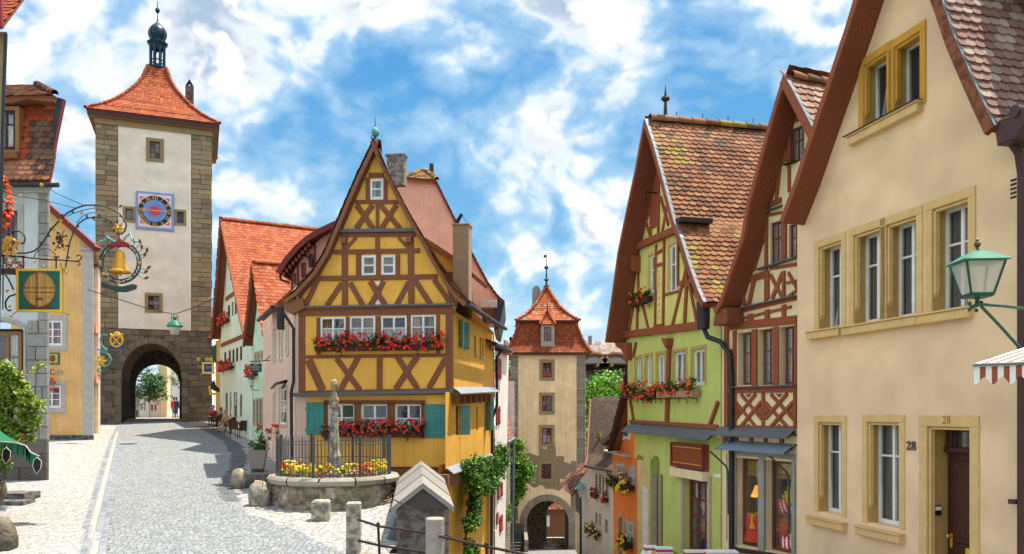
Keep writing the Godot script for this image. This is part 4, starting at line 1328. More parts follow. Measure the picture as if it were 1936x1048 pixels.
	# frieze board under the eaves
	for k in 2:
		part(t,"frieze_board", box_mb(Vector3(-.05,eave - .5,.02),Vector3(W+.05,eave - .02,.14)) if k == 0 else box_mb(Vector3(W+.02,eave - .5,.02),Vector3(W+.14,eave - .02,-D)),"oak" if false else "olive_trim")
	# windows and clock
	var frames := [.22,.16,.16,.2]
	for i in 4:
		surround(t,wins[i],frames[i],0.02,0.09,"olive_trim")
		window(t,wins[i],-0.05,{"cols": [1,1] if i in [0,3] else [1],"rows": [1,1,1] if i in [0,3] else [1],"fw": 0.06,"sw": 0.04,"mid": 0.06,"mat": "brown_paint"})
	var cl := Rect2(2.36,12.82,2.33,2.5)
	var cc := cl.get_center()
	var c := slab_part(t,"clock", rect_poly(cl),0.04,0.17,"clock_frame", 0.03)
	slab_part(c,"clock_panel", rect_poly(cl.grow(-.17)),0.165,0.18,"clock_pale")
	var R := cl.size.x*0.43
	slab_part(c,"hour_ring", arc(cc.x,cc.y,R,R,0,355,47),0.18,0.20,"clock_black")
	slab_part(c,"dial", arc(cc.x,cc.y,R*.73,R*.73,0,355,47),0.20,0.212,"clock_blue")
	var star := PackedVector2Array()
	for i in 48:
		var rr := R*(0.58 if i % 2 else 0.24)
		if i % 4 == 1: rr = R*.45
		star.append(cc+Vector2(cos(TAU*i / 48),sin(TAU*i / 48))*rr)
	slab_part(c,"sun_face", star,0.212,0.222,"clock_red")
	slab_part(c,"sun_face", arc(cc.x,cc.y,R*.27,R*.27,0,350,23),0.222,0.234,"clock_red")
	var roman := ["XII", "I", "II", "III", "IV", "V", "VI", "VII", "VIII", "IX", "X", "XI"]
	for i in 12:
		var a := PI / 2 - TAU*i / 12
		text(c,roman[i],Transform3D(Basis(Vector3.BACK,a - PI / 2),Vector3(cc.x+cos(a)*R*.865,cc.y+sin(a)*R*.865,0.202)),R*.21,"gold_paint", "numeral")
	for s in [1.0,-1.0]:
		var hand := PackedVector2Array([cc+Vector2(0,-.03),cc+Vector2(s*R*.55,-.03),cc+Vector2(s*R*.62,-.07),cc+Vector2(s*R*(.88 if s < 0 else .8),0),cc+Vector2(s*R*.62,.07),cc+Vector2(s*R*.55,.03),cc+Vector2(0,.03)])
		slab_part(c,"clock_hand", hand,0.245,0.26+s*.004,"gold", 0.005)
	for s in [[-1,-1],[1,-1],[1,1],[-1,1]]:
		var p: Vector2 = cc+Vector2(s[0],s[1])*R*.88
		slab_part(c,"corner_ornament", PackedVector2Array([p,p - Vector2(s[0]*.28,0),p - Vector2(s[0]*.1,s[1]*.1),p - Vector2(0,s[1]*.28)]),0.18,0.19,"clock_red")
	# ---- roof
	var o := 0.44
	var e0 := eave - .02
	part(t,"eave_box", box_mb(Vector3(-o+.06,e0 - .1,o - .06),Vector3(W+o - .06,e0,-D - o+.06)),"barge_brown")
	for k in 4:
		var fb: MB
		if k == 0: fb = box_mb(Vector3(-o,e0 - .02,o),Vector3(W+o,e0+.3,o - .06))
		elif k == 1: fb = box_mb(Vector3(W+o,e0 - .021,o - .06),Vector3(W+o - .06,e0+.3,-D - o))
		elif k == 2: fb = box_mb(Vector3(-o,e0 - .021,o - .06),Vector3(-o+.06,e0+.3,-D - o))
		else: fb = box_mb(Vector3(-o+.06,e0 - .022,-D - o),Vector3(W+o - .06,e0+.3,-D - o+.06))
		part(t,"fascia_board", fb,"brown_gutter")
	var g := e0+.3
	var apex := 24.79
	var hh := apex - g
	var prof := [[0.0,0.0],[0.18,hh*.115],[0.36,hh*.26],[0.53,hh*.44],[0.68,hh*.63],[0.78,hh*.80],[0.85,hh]]
	hip_roof(t,[Vector3(-o - .08,g,o+.08),Vector3(W+o+.08,g,o+.08),Vector3(W+o+.08,g,-D - o),Vector3(-o - .08,g,-D - o)],prof,{"w": 0.24,"expo": 0.21,"palette": ORANGE_TILES,"slab": 0.04},Vector3(W / 2,g,-D / 2))
	for i in 7:
		m = MB.new()
		var x := lerpf(.6,W - .4,i / 6.0)
		m.tube([Vector3(x,g+.32,o - .55),Vector3(x,g+.55,o - .45)],.02,4)
		if i < 6: m.tube([Vector3(x,g+.5,o - .45),Vector3(x+W / 7,g+.5,o - .45)],.015,4)
		part(t,"snow_guard", m,"iron")
	# ---- open lantern with onion dome
	var c0 := Vector3(W / 2,apex - .05,-D / 2)
	var lan := Node3D.new(); lan.name = "lantern"; lan.position = c0; lan.scale = Vector3(.62,.72,.62); t.add_child(lan,true)
	m = MB.new()
	m.lathe([[.0,-.5],[1.05,-.5],[1.0,.05],[1.25,.18],[1.25,.32],[1.0,.4],[.85,.5],[0,.5]],8)
	part(lan,"lantern_base", m,"dark_copper")
	for i in 8:
		m = MB.new()
		var a := TAU*(i+.5) / 8
		var q := Vector3(cos(a)*.76,0,sin(a)*.76)
		m.tube([q+Vector3(0,.35,0),q+Vector3(0,2.5,0)],.16,6)
		m.box(q+Vector3(-.14,1.85,-.14),q+Vector3(.14,1.95,.14))
		part(lan,"lantern_post", m,"dark_copper")
		m = MB.new()
		var a2 := TAU*(i+1.5) / 8
		var q2 := Vector3(cos(a2)*.76,0,sin(a2)*.76)
		m.tube([q+Vector3(0,1.05,0),q2+Vector3(0,1.05,0)],.07,4)
		m.tube([q+Vector3(0,1.8,0),q.lerp(q2,.25)+Vector3(0,2.2,0),q.lerp(q2,.5)+Vector3(0,2.32,0),q.lerp(q2,.75)+Vector3(0,2.2,0),q2+Vector3(0,1.8,0)],.08,4)
		m.tube([q+Vector3(0,2.38,0),q2+Vector3(0,2.38,0)],.16,4)
		part(lan,"lantern_rail", m,"dark_copper")
	m = MB.new()
	m.lathe([[0,2.42],[.86,2.42],[.95,2.55],[1.1,2.72],[1.14,2.8],[.85,2.95],[.72,3.05],[.8,3.25],[.93,3.55],[.95,3.8],[.87,4.1],[.68,4.35],[.42,4.58],[.2,4.75],[.1,4.95],[.05,5.3],[.045,5.75],[.2,5.85],[.27,6.03],[.2,6.22],[.05,6.3],[.03,6.9],[0,7.0]],16)
	for i in 8:
		var a := TAU*i / 8
		var rib := []
		for p in [[.74,3.05],[.82,3.25],[.95,3.55],[.97,3.8],[.89,4.1],[.7,4.35],[.43,4.58],[.2,4.78]]: rib.append(Vector3(cos(a)*p[0],p[1],sin(a)*p[0]))
		m.tube(rib,.035,4)
	part(lan,"onion_dome", m,"dark_copper")
	# chimney of the tower
	var chx := Rect2(5.29,23.33,.58,1.48)
	m = MB.new()
	m.slab(rect_poly(Rect2(chx.position.x,chx.position.y - 1.2,chx.size.x,chx.size.y+1.2)),-6.2,-5.5,0.01)
	var ch := part(t,"chimney", m,"hut_stone")
	m = MB.new()
	m.slab(PackedVector2Array([Vector2(chx.position.x,chx.end.y),Vector2(chx.position.x+.08,chx.end.y),Vector2(chx.get_center().x,chx.end.y+.38),Vector2(chx.end.x - .08,chx.end.y),Vector2(chx.end.x,chx.end.y),Vector2(chx.get_center().x,chx.end.y+.5)]),-6.2,-5.5)
	part(ch,"chimney_cap", m,"hut_stone")

func text(parent: Node,s: String,at: Transform3D,h: float,mat,called := "lettering", font := "Droid Serif", bold := 700) -> MeshInstance3D:
	var f := SystemFont.new(); f.font_names = PackedStringArray([font]); f.font_weight = bold
	var tm := TextMesh.new()
	tm.text = s; tm.font = f; tm.font_size = 32; tm.pixel_size = h / 24.0; tm.depth = h*0.08; tm.curve_step = 2.0
	return part(parent,called,tm,mat,at)

# ==================================================================== the gate tower at the foot of the right street
func build_gate_tower() -> void:
	var at := fr(-0.122,-7.600,-62.000,0.0000)
	var t := thing("gate_tower", "beige gate tower with flared red roof at the foot of the right street", "tower", at)
	var W := 5.79
	var D := 5.6
	var eave := 15.01
	var base := -.17
	var arch_r := Rect2(1.24,-.09,3.26,3.86)
	var mid := arch_r.get_center().x
	var half := arch_r.size.x / 2
	var spring := arch_r.end.y - half*1.05
	var arch := arc(mid,spring,half,half*1.05,0,180,18)
	arch.append(Vector2(mid - half,base - 1)); arch.append(Vector2(mid+half,base - 1))
	var wins := [Rect2(2.48,13.29,.7,1.15),Rect2(2.45,10.68,.73,1.2)]+[Rect2(2.44,8.17,.73,1.22),Rect2(2.39,5.44,.76,1.18)]
	var m := MB.new()
	wall(m,rect_poly(Rect2(0,base - 1,W,eave - base+1)),wins+[arch],0.25)
	part(t,"wall", m,"plaster_gate")
	m = MB.new()
	for i in arch.size() - 2:
		m.face([Vector3(arch[i].x,arch[i].y,-.25),Vector3(arch[i+1].x,arch[i+1].y,-.25),Vector3(arch[i+1].x,arch[i+1].y,-D),Vector3(arch[i].x,arch[i].y,-D)])
	m.face([Vector3(mid - half,spring,-.25),Vector3(mid - half,base - 1,-.25),Vector3(mid - half,base - 1,-D),Vector3(mid - half,spring,-D)])
	m.face([Vector3(mid+half,base - 1,-.25),Vector3(mid+half,spring,-.25),Vector3(mid+half,spring,-D),Vector3(mid+half,base - 1,-D)])
	part(t,"passage", m,"old_stone")
	m = MB.new()
	var ir := Rect2(3.02,-.07,1.8,3.15)
	var ih := ir.size.x / 2
	var im := ir.get_center().x
	var inner := arc(im,ir.end.y - ih,ih,ih,0,180,12)
	inner.append(Vector2(im - ih,base - 1)); inner.append(Vector2(im+ih,base - 1))
	wall(m,rect_poly(Rect2(0,base - 1,W,eave - base+1)),[inner],0.4,0.0,-D+.5)
	m.face([Vector3(W,base - 1,0),Vector3(W,base - 1,-D),Vector3(W,eave,-D),Vector3(W,eave,0)])
	m.face([Vector3(0,base - 1,-D),Vector3(0,base - 1,0),Vector3(0,eave,0),Vector3(0,eave,-D)])
	m.face([Vector3(0,eave,0),Vector3(W,eave,0),Vector3(W,eave,-D),Vector3(0,eave,-D)])
	part(t,"wall", m,"old_stone")
	# low parapet of the passage, lit from beyond
	part(t,"parapet", box_mb(Vector3(im - ih - .3,base - 1,-D - .4),Vector3(im+ih+.2,ir.position.y+.12,-D+.1)),"pale_stone")
	var grey := [Color(.36,.325,.27),Color(.29,.265,.225),Color(.42,.36,.28),Color(.33,.28,.21)]
	var q0 := .61
	var q1 := 5.1
	blocks(t,Rect2(0,base+2.4,q0,eave - base - 2.45),30,1,0.0,grey)
	blocks(t,Rect2(q1,base,W - q1,eave - base - .05),36,1,0.0,grey)
	blocks(t,Rect2(4.65,base,q1 - 4.65 - .01,6.85 - base),14,1,-0.01,grey)
	for i in 13:
		var a0 := 180.0*i / 13.0
		var a1 := 180.0*(i+1) / 13.0 - 1.0
		var q := arc(mid,spring,half+.5,half*1.05+.5,a0,a1,3)
		var q2 := arc(mid,spring,half+.01,half*1.05+.01,a0,a1,3)
		q2.reverse(); q.append_array(q2)
		slab_part(t,"arch_stone", q,-0.2,0.04+rng.randf()*.02,toned("stone", Color(.42,.345,.25)*rng.randf_range(.85,1.1)),0.015)
	for s in [-1,1]:
		for i in 4:
			var h := (spring - base) / 4
			slab_part(t,"arch_stone", rect_poly(Rect2(mid+s*(half+.255) - .24,base+h*i+.01,.48,h - .02)),-0.2,0.04+rng.randf()*.02,toned("stone", grey[rng.randi() % 4]),0.015)
	# where the plaster has come away round the lowest window
	var scar := PackedVector2Array()
	var sc := wins[3].get_center() as Vector2
	for i in 40:
		var a := TAU*i / 40
		var r := 1.0+0.16*sin(a*5.0+1.0)+0.12*sin(a*11.0)+rng.randf_range(-.08,.08)
		scar.append(sc+Vector2(cos(a)*1.75,sin(a)*1.75*(1.1 if sin(a) > 0 else .75))*r)
	var hole := MB.new()
	wall(hole,scar,[wins[3].grow(.18)],0.004,0.006,0.006)
	part(t,"bare_patch", hole,"bare_plaster")
	for r in wins:
		surround(t,r,0.24,0.0,0.05,"olive_trim")
		window(t,r,-0.12,{"cols": [1,1],"rows": [1,1,1],"fw": 0.08,"sw": 0.04,"mid": 0.07,"mat": "maroon_paint", "curtain": "half" if rng.randf() < .3 else ""})
	# ---- roof in two flights
	part(t,"eave_box", box_mb(Vector3(-.35,eave,.35),Vector3(W+.35,eave+.16,-D - .35)),"brown_gutter")
	var g := eave+.17
	var r2 := 17.58
	var w2 := .69
	var o := 0.42
	var c := Vector3(W / 2,g,-D / 2)
	var share := (w2+o) / (W / 2+o)
	var prof := [[0.0,0.0],[share*.35,(r2 - g)*.22],[share*.66,(r2 - g)*.52],[share*.88,(r2 - g)*.82],[share,r2 - g]]
	var base4 := [Vector3(-o,g,o),Vector3(W+o,g,o),Vector3(W+o,g,-D - o),Vector3(-o,g,-D - o)]
	hip_roof(t,base4,prof,{"w": 0.26,"expo": 0.24,"palette": [Color(.40,.085,.025),Color(.34,.07,.022),Color(.30,.075,.035),Color(.44,.11,.03)],"slab": 0.04},c)
	part(t,"eave_box", box_mb(Vector3(w2 - .15,r2 - .02,-w2+.15),Vector3(W - w2+.15,r2+.14,-D+w2 - .15)),"brown_gutter")
	var apex := 20.62
	var g2 := r2+.15
	var s2 := (W - 2*w2) / 2+.28
	var c2 := Vector3(W / 2,g2,-D / 2)
	var b2 := [c2+Vector3(-s2,0,s2),c2+Vector3(s2,0,s2),c2+Vector3(s2,0,-s2),c2+Vector3(-s2,0,-s2)]
	var hh := apex - g2
	hip_roof(t,b2,[[0.0,0.0],[0.22,hh*.12],[0.44,hh*.28],[0.64,hh*.5],[0.82,hh*.75],[0.97,hh]],{"w": 0.26,"expo": 0.24,"palette": ORANGE_TILES+[Color(.5,.28,.16)],"slab": 0.04},c2)
	m = MB.new()
	m.lathe([[.0,-.1],[.26,-.1],[.12,.5],[.08,.9],[.26,1.05],[.28,1.15],[.1,1.3],[.07,2.0],[.06,2.5],[.2,2.62],[.24,2.75],[.2,2.9],[.04,3.0],[.025,4.6],[0,4.62]],10)
	m.box(Vector3(-.28,4.1,-.01),Vector3(0,4.45,.01))
	part(t,"weather_vane", m,"gutter", Transform3D(Basis.from_scale(Vector3(.75,.6,.75)),Vector3(W / 2,apex,-D / 2)))
	# dormer
	var dw := Rect2(2.35,15.49,1.05,1.89)
	m = MB.new()
	var dwin := Rect2(2.58,16.09,.56,1.08)
	wall(m,rect_poly(dw),[dwin],0.1,1.6,0.1)
	var d := part(t,"dormer", m,"grey_paint")
	window(t,dwin,0.06,{"cols": [1,1],"rows": [1,1],"fw": 0.07,"mat": "maroon_paint", "called": "dormer_window"})
	var da := Vector3(dw.get_center().x,18.48,-.5)
	for k in 3:
		var pa := [Vector3(dw.position.x - .12,dw.end.y - .02,-1.6),Vector3(dw.position.x - .12,dw.end.y - .02,.25),Vector3(dw.end.x+.12,dw.end.y - .02,.25),Vector3(dw.end.x+.12,dw.end.y - .02,-1.6)]
		roof_face(t,[[pa[k],pa[k+1]],[pa[k].lerp(da,.4) - Vector3(0,.12,0),pa[k+1].lerp(da,.4) - Vector3(0,.12,0)],[pa[k].lerp(da,.96),pa[k+1].lerp(da,.96)]],{"w": 0.22,"expo": 0.2,"palette": ORANGE_TILES,"slab": 0.03,"called": "dormer_roof"})
	m = MB.new()
	m.lathe([[0,-.1],[.1,-.1],[.04,.2],[.03,.7],[0,.75]],8)
	part(t,"dormer_finial", m,"gutter", Transform3D(Basis(),da))
	var ch := Rect2(1.77,18.97,.65,1.5)
	m = MB.new()
	m.slab(rect_poly(ch),-3.7,-3.0,0.01)
	m.slab(arc(ch.get_center().x,ch.end.y,ch.size.x / 2,.38,0,180,8),-3.7,-3.0)
	part(t,"chimney", m,"concrete")

# ==================================================================== houses on the right: green, brown and cream, peach
const MOSS_TILES := [Color(0.315,0.116,0.040),Color(0.367,0.146,0.057),Color(0.263,0.091,0.034),Color(0.210,0.073,0.032),Color(0.399,0.183,0.081),Color(0.137,0.067,0.037),Color(0.347,0.244,0.040),Color(0.168,0.122,0.057),Color(0.378,0.165,0.069),Color(0.420,0.305,0.057)]

func facade_hull(t: Node3D,outline: PackedVector2Array,holes: Array,reveal: float,deep: float,mat) -> void:
	var m := MB.new()
	wall(m,outline,holes,reveal,deep)
	back_face(m,outline,-deep)
	part(t,"wall", m,mat)

func profile_roof(t: Node3D,prof: PackedVector2Array,front: float,back: float,right_side: bool,o: Dictionary) -> void:
	# prof from the ridge down
	var rails := []
	for i in range(prof.size() - 1,-1,-1):
		var a := Vector3(prof[i].x,prof[i].y,front)
		var b := Vector3(prof[i].x,prof[i].y,back)
		rails.append([a,b] if right_side else [b,a])
	roof_face(t,rails,o)

func build_green_house() -> void:
	var at := fr(5.106,-1.600,-19.700,-1.3457)
	var t := thing("green_house", "green half-timbered house with red eaves and mossy tiled roof down the right street", "house", at)
	var F := 0.62      # how far the roof stands out
	var pr := pv([-3.19,12.85,-2.59,11.94,-1.95,10.81,-1.28,9.57,-.83,9,-.32,8.19,.12,7.57,.45,7.2])
	var plf := pv([-3.23,12.86,-3.91,11.67,-4.63,10.62,-5.35,9.52,-5.87,8.26,-6.5,6.88])
	var inner_l := pv([-4.28,12.17,-5.14,10.93,-5.61,9.91,-5.9,9.68,-7.01,7.42])
	var five := [Rect2(-5.55,5.38,.47,.9),Rect2(-4.74,5.37,.46,.92),Rect2(-3.88,5.36,.56,.92),Rect2(-2.72,5.33,.78,.93),Rect2(-1.55,5.3,.73,.94)]
	var two := [Rect2(-4.51,8.15,.63,1.14),Rect2(-3.08,7.94,.63,1.36)]
	var outline := pv([-6.24,3.92,-6.24,6.64,-7.31,6.89])
	outline.append_array(pv([-6.57,8.38,-5.64,9.99,-4.7,12.27,-4.54,12.82,-3.98,11.89,-3.15,10.29,-2.41,9.1,-1.84,8.14,-1.27,7.42]))
	outline.append_array(pv([.05,7.06,0,3.98]))
	# ground floor openings
	var door := Rect2(-2.25,.83,1.44,1.99)
	var niche := pv([-5.56,.17,-5.56,3.08,-5.38,3.25,-5.12,3.24,-4.78,2.9,-4.54,2.7,-4.37,3.15,-4.13,3.32,-3.94,3.24,-3.82,2.9,-3.82,.47])
	var low := pv([-5.96,4.01,.05,4.03,.05,-1.48,-4.37,-1.86,-4.37,2.47,-4.7,2.65,-4.91,2.92,-5.25,3.26,-5.64,3.27,-5.87,3.09])
	var slot := Rect2(-3.9,.6,.21,2.18)
	var arch1 := pv([-4.65,-.34,-4.65,3.01,-4.56,3.18,-4.37,3.29,-4.2,3.31,-4.04,3.27,-3.93,3.18,-3.93,-.2])
	var m := MB.new()
	var yb := Vector2(-3.65,6.97).y
	for h in Geometry2D.intersect_polygons(outline,rect_poly(Rect2(-12,yb,14,12))): wall(m,h,two,0.16,0.3)
	part(t,"gable_wall", m,"plaster_lime")
	m = MB.new()
	for h in Geometry2D.intersect_polygons(outline,rect_poly(Rect2(-12,-9,14,yb+9))): wall(m,h,five,0.16,0.3)
	part(t,"wall", m,"plaster_green")
	m = MB.new()
	wall(m,low,[door,arch1,slot],0.35,0.3,-0.1)
	part(t,"wall", m,"plaster_green")
	m = MB.new()
	m.face([Vector3(-4.4,-8,-.6),Vector3(.1,-8,-.6),Vector3(.1,5,-.6),Vector3(-4.4,5,-.6)])
	part(t,"interior", m,"painted_room_shade")  # dark sheet behind the openings, shade painted as its colour
	m = MB.new()      # other walls
	m.face([Vector3(-4.4,-8,-6),Vector3(-4.4,-8,-.1),Vector3(-4.4,4,-.1),Vector3(-4.4,4,-6)])
	m.face([Vector3(-6.2,4,-6),Vector3(-6.2,4,-.1),Vector3(-6.2,7,-.1),Vector3(-6.2,7,-6)])
	m.face([Vector3(.0,-8,-.35),Vector3(.0,-8,-6),Vector3(.0,7,-6),Vector3(.0,7,-.35)])
	m.face([Vector3(0,-8,-6),Vector3(-4.4,-8,-6),Vector3(-4.4,7,-6),Vector3(0,7,-6)])
	part(t,"wall", m,"plaster_green")
	for r in five:
		surround(t,r,0.09,0.0,0.02,"ochre_reveal", 0.0)
	for i in 5: window(t,five[i],-0.1,{"cols": [1,1],"rows": [1],"fw": 0.07,"sw": 0.03,"mid": 0.05,"curtain": "sides", "glass": "pale_glass" if i == 2 else "glass", "lean": 0.12 if i == 3 else 0.0})
	for r in two:
		surround(t,r,0.09,0.0,0.02,"ochre_trim", 0.0)
		window(t,r,-0.1,{"cols": [1,1],"rows": [1.5,1],"fw": 0.07,"sw": 0.035,"mid": 0.05,"curtain": "sides", "cloth": "print_cloth"})
	# ---- timber frame, painted red
	timbers(t,[[-6.97,7.13,-1.05,6.84,.21]],"timber_red", 0.10)
	timbers(t,[[-5.35,8.03,-5.39,7.05,.13],[-5.64,8.06,-6.22,6.96,.15],[-4.95,7.88,-4.38,6.9,.12],[-3.9,9.5,-3.99,7.1,.12],[-3.32,9.52,-3.4,7.08,.11],[-3.95,7.12,-3.36,7.11,.09],[-3.85,9.25,-3.27,9.26,.1],[-3.85,8.88,-3.32,8.86,.08],[-2.46,8.13,-1.25,8.06,.13],[-1.84,9.02,-1.88,8.03,.13],[-1.86,8,-1.98,6.99,.16],[-1.88,8.44,-2.13,7.98,.13],[-2.17,8.02,-2.88,6.86,.14],[-1.7,8.01,-1.24,6.94,.12],[-5.3,9.14,-5.27,8.13,.11],[-6.13,8.21,-5.25,8.2,.1],[-3.36,7.95,-2.39,7.92,.07],[-2.39,9.45,-2.39,8.08,.09]],"timber_red")
	timbers(t,[[-5.7,9.73,-2.35,9.6,.19]],"timber_red", 0.14)
	timbers(t,[[-4.28,11.83,-4.32,9.78,.14],[-3.71,11.37,-3.75,9.72,.13],[-5.03,10.94,-4.39,10.88,.1],[-4.95,10.75,-4.33,9.8,.11],[-4.39,10.67,-5.23,9.8,.13],[-3.58,10.8,-3.03,9.89,.11],[-3.11,10.55,-3.5,9.74,.13],[-4.68,11.47,-4.28,11.43,.07],[-4.16,11.95,-3.88,11.91,.09]],"timber_red")
	timbers(t,[[-2.93,6.55,-3.1,4.28,.18],[-5.46,6.77,-5.7,6.33,.1],[-.05,4.86,-.5,4.27,.1],[-5.96,4.32,-.08,4.25,.09],[-5.96,4.98,-5.67,4.38,.1]],"timber_red", 0.06)
	# loft door and hatch
	for q in [Rect2(-4.25,10.04,.57,1.6),Rect2(-4.74,10.88,.42,.57)]:
		for k in 3: slab_part(t,"door_board", rect_poly(Rect2(q.position.x+q.size.x*k / 3.0+.003,q.position.y,q.size.x / 3 - .006,q.size.y)),0.0,0.045+(k % 2)*.002,"timber_red", 0.006)
	part(t,"lifting_hook", tube_mb([Vector3(0,0,0),Vector3(0,0,.35),Vector3(0,-.25,.38)],.02),"iron", Transform3D(Basis(),Vector3(-3.75,10.98,0.05)))
	# painted inscription between the windows: short worn lines
	for k in 8:
		var p: Vector2 = Vector2(-3.77,8.63).lerp(Vector2(-3.82,7.32),k / 7.0)
		scribble(t,Transform3D(Basis(),Vector3(p.x,p.y,0.004)),rng.randf_range(.2,.42),.1,"ochre_trim", "inscription")
	# ---- brackets under the eaves
	for q in [pv([-6.95,6.89,-5.86,6.8,-5.86,6.24,-6.1,6.43,-6.35,6.61,-6.8,6.75]),pv([-3.17,6.7,-2.72,6.66,-2.76,6.48,-2.86,6.39,-2.95,6.46])]:
		slab_part(t,"bracket", q,0.0,0.2,"timber_red", 0.02)
	slab_part(t,"bracket", pv([-6,9.73,-5.14,9.42,-5.14,8.92,-5.39,9.01,-5.39,9.3,-5.93,9.5]),0.0,0.25,"timber_red", 0.02)
	# ---- skirting roof of slate between the storeys
	var sl := pv([-5.96,4.26,-.14,4.18])
	for k in 9:
		var a := sl[0].lerp(sl[1],k / 9.0)
		var b := sl[0].lerp(sl[1],(k+.99) / 9.0)
		m = MB.new()
		var w := .28
		m.face([Vector3(a.x - (.12 if k == 0 else .0),a.y - .25,w),Vector3(b.x,b.y - .25,w),Vector3(b.x,b.y,.03),Vector3(a.x,a.y,.03)])
		m.face([Vector3(b.x,b.y - .28,w),Vector3(a.x,a.y - .28,w),Vector3(a.x,a.y - .03,-.1),Vector3(b.x,b.y - .03,-.1)])
		m.face([Vector3(a.x - (.12 if k == 0 else .0),a.y - .28,w),Vector3(b.x,b.y - .28,w),Vector3(b.x,b.y - .25,w),Vector3(a.x - (.12 if k == 0 else .0),a.y - .25,w)])
		part(t,"slate_sheet", m,"slate")
	# ---- shop front: door, niche posts, sign, name plate
	surround(t,door,0.16,-0.1,-0.04,"sand_trim", 0.0,"door_surround")
	var d := window(t,door,-0.28,{"cols": [1,1,1],"rows": [1,1,1,1],"fw": 0.1,"sw": 0.045,"mid": 0.045,"mat": "maroon_paint", "called": "shop_door", "dark": "warm_room"})
	for k in 4: part(d,"cushion", cushion(.55,.5,.2),["print_cloth", "white_cloth", "print_cloth", "yellow_cloth"][k],Transform3D(Basis.from_euler(Vector3(.1,0,.7+.2*k)),Vector3(door.size.x*.42,door.size.y*(.82 - .17*k),-.16)))
	for k in 2: part(d,"hanging_cloth", drape(.22,.42,2,.015),["white_cloth", "yellow_cloth"][k],Transform3D(Basis(),Vector3(.14+.3*k,door.size.y - .56,-.1)))
	part(d,"hanging_cloth", drape(.34,door.size.y*.9,3,.02),"print_cloth", Transform3D(Basis(),Vector3(door.size.x - .42,.1,-.12)))
	part(t,"door_canopy", box_mb(Vector3(-2.76,2.85,-.1),Vector3(-.73,3.08,.12)),"plaster_cream")
	for b in [[-4.26,2.74,-4.26,-.26,.18],[-3.85,2.8,-3.85,-.18,.08]]: timber(t,b,"sand_trim", -0.12,"niche_post")
	var sg := Rect2(-2.75,3.13,1.96,.64)
	var s := slab_part(t,"shop_sign", rect_poly(sg),-0.1,0.06,"sign_red", 0.0)
	surround(s,sg.grow(-.06),0.07,0.0,0.10,"maroon_paint", -1.0,"sign_frame")
	for y in [.16,.84]: slab_part(s,"gilt_line", rect_poly(Rect2(sg.position.x+.09,sg.position.y+sg.size.y*y - .01,sg.size.x - .18,.02)),0.06,0.065,"gold_paint")
	slab_part(t,"name_plate", pv([-.51,3.06,-.12,3.07,-.12,2.98,-.51,2.97]),-0.1,-0.08,"white_paint")
	# ---- roof
	var nz := FastNoiseLite.new(); nz.seed = 4; nz.frequency = .5
	var moss := func(p: Vector3,tone: int):
		var v := nz.get_noise_3dv(p)+rng.randf_range(-.25,.25)
		return [6,9,7][tone % 3] if v > .33 else [5,3,2][tone % 3] if v < -.28 else [0,1,2,4,8,0,1,3,4,8][tone]
	profile_roof(t,pr,F,-7.5,true,{"w": 0.21,"expo": 0.165,"len": 0.33,"th": 0.026,"palette": MOSS_TILES,"singles": 300,"under": "soffit", "slab": 0.09,"tail": 0.36,"patch": moss})
	profile_roof(t,plf,F,-7.5,false,{"w": 0.21,"expo": 0.17,"palette": RED_TILES,"under": "soffit", "slab": 0.07})
	ridge(t,Vector3(pr[0].x,pr[0].y+.02,F - .1),Vector3(pr[0].x,pr[0].y+.02,-7.5),.17,MOSS_TILES,"ridge_tile", "clay", .42)
	for i in 9: part(t,"ridge_hook", tube_mb([Vector3(0,0,0),Vector3(0,.14,0)],.012),"iron", Transform3D(Basis(),Vector3(pr[0].x,pr[0].y+.17,-.3 - i*.8)))
	var up := plf.duplicate()
	up.reverse()
	band(t,"barge_board", up,0.02,0.11,F - .02,F+.06,"timber_red")
	band(t,"barge_board", pr,0.02,0.14,F - .021,F+.063,"timber_red")
	band(t,"barge_flashing", pr,0.045,-0.02,F - .03,F+.07,"zinc")
	m = MB.new()
	m.lathe([[0,-.2],[.12,-.2],[.09,.5],[.07,.9],[.2,1.0],[.23,1.08],[.2,1.16],[.08,1.22],[.04,1.5],[0,2.0]],10)
	part(t,"finial", m,"gutter", Transform3D(Basis.from_scale(Vector3(.55,.5,.55)),Vector3(pr[0].x+.02,pr[0].y+.1,.05)))
	part(t,"snow_board", box_mb(Vector3(pr[3].x - .05,pr[3].y - .1,F),Vector3(pr[3].x+.35,pr[3].y+.02,F - .9)),"gutter")
	# big rainwater hopper and downpipe
	m = MB.new()
	var h0 := Vector3(0,7.18,.45)
	m.tube([h0+Vector3(0,.1,0),h0+Vector3(0,-.55,0)],.17,10,.15)
	m.tube([h0+Vector3(0,-.5,0),h0+Vector3(.12,-.75,-.05),h0+Vector3(.5,-.9,-.2),h0+Vector3(.75,-1.2,-.3),h0+Vector3(.80,-1.8,-.32),h0+Vector3(.80,-9.5,-.32)],.062,10)
	m.tube([h0+Vector3(.35,.12,-.2),h0+Vector3(.1,.1,-7)],.1,8)
	part(t,"downpipe", m,"gutter")
	# ---- geraniums
	var grp := "geranium boxes of the green house"
	var names := ["leftmost geranium box on the green house", "second geranium box from the left on the green house, trailing lowest", "middle geranium box on the green house, beside the wooden post", "second geranium box from the right on the green house", "rightmost geranium box on the green house with grey leaves"]
	var places := [Rect2(-6.2,5.04,1.12,.28),Rect2(-5.08,5.02,1.03,.3),Rect2(-4.01,5.02,.6,.23),Rect2(-3.29,5.01,1.21,.17),Rect2(-2.01,5,1.02,.18)]
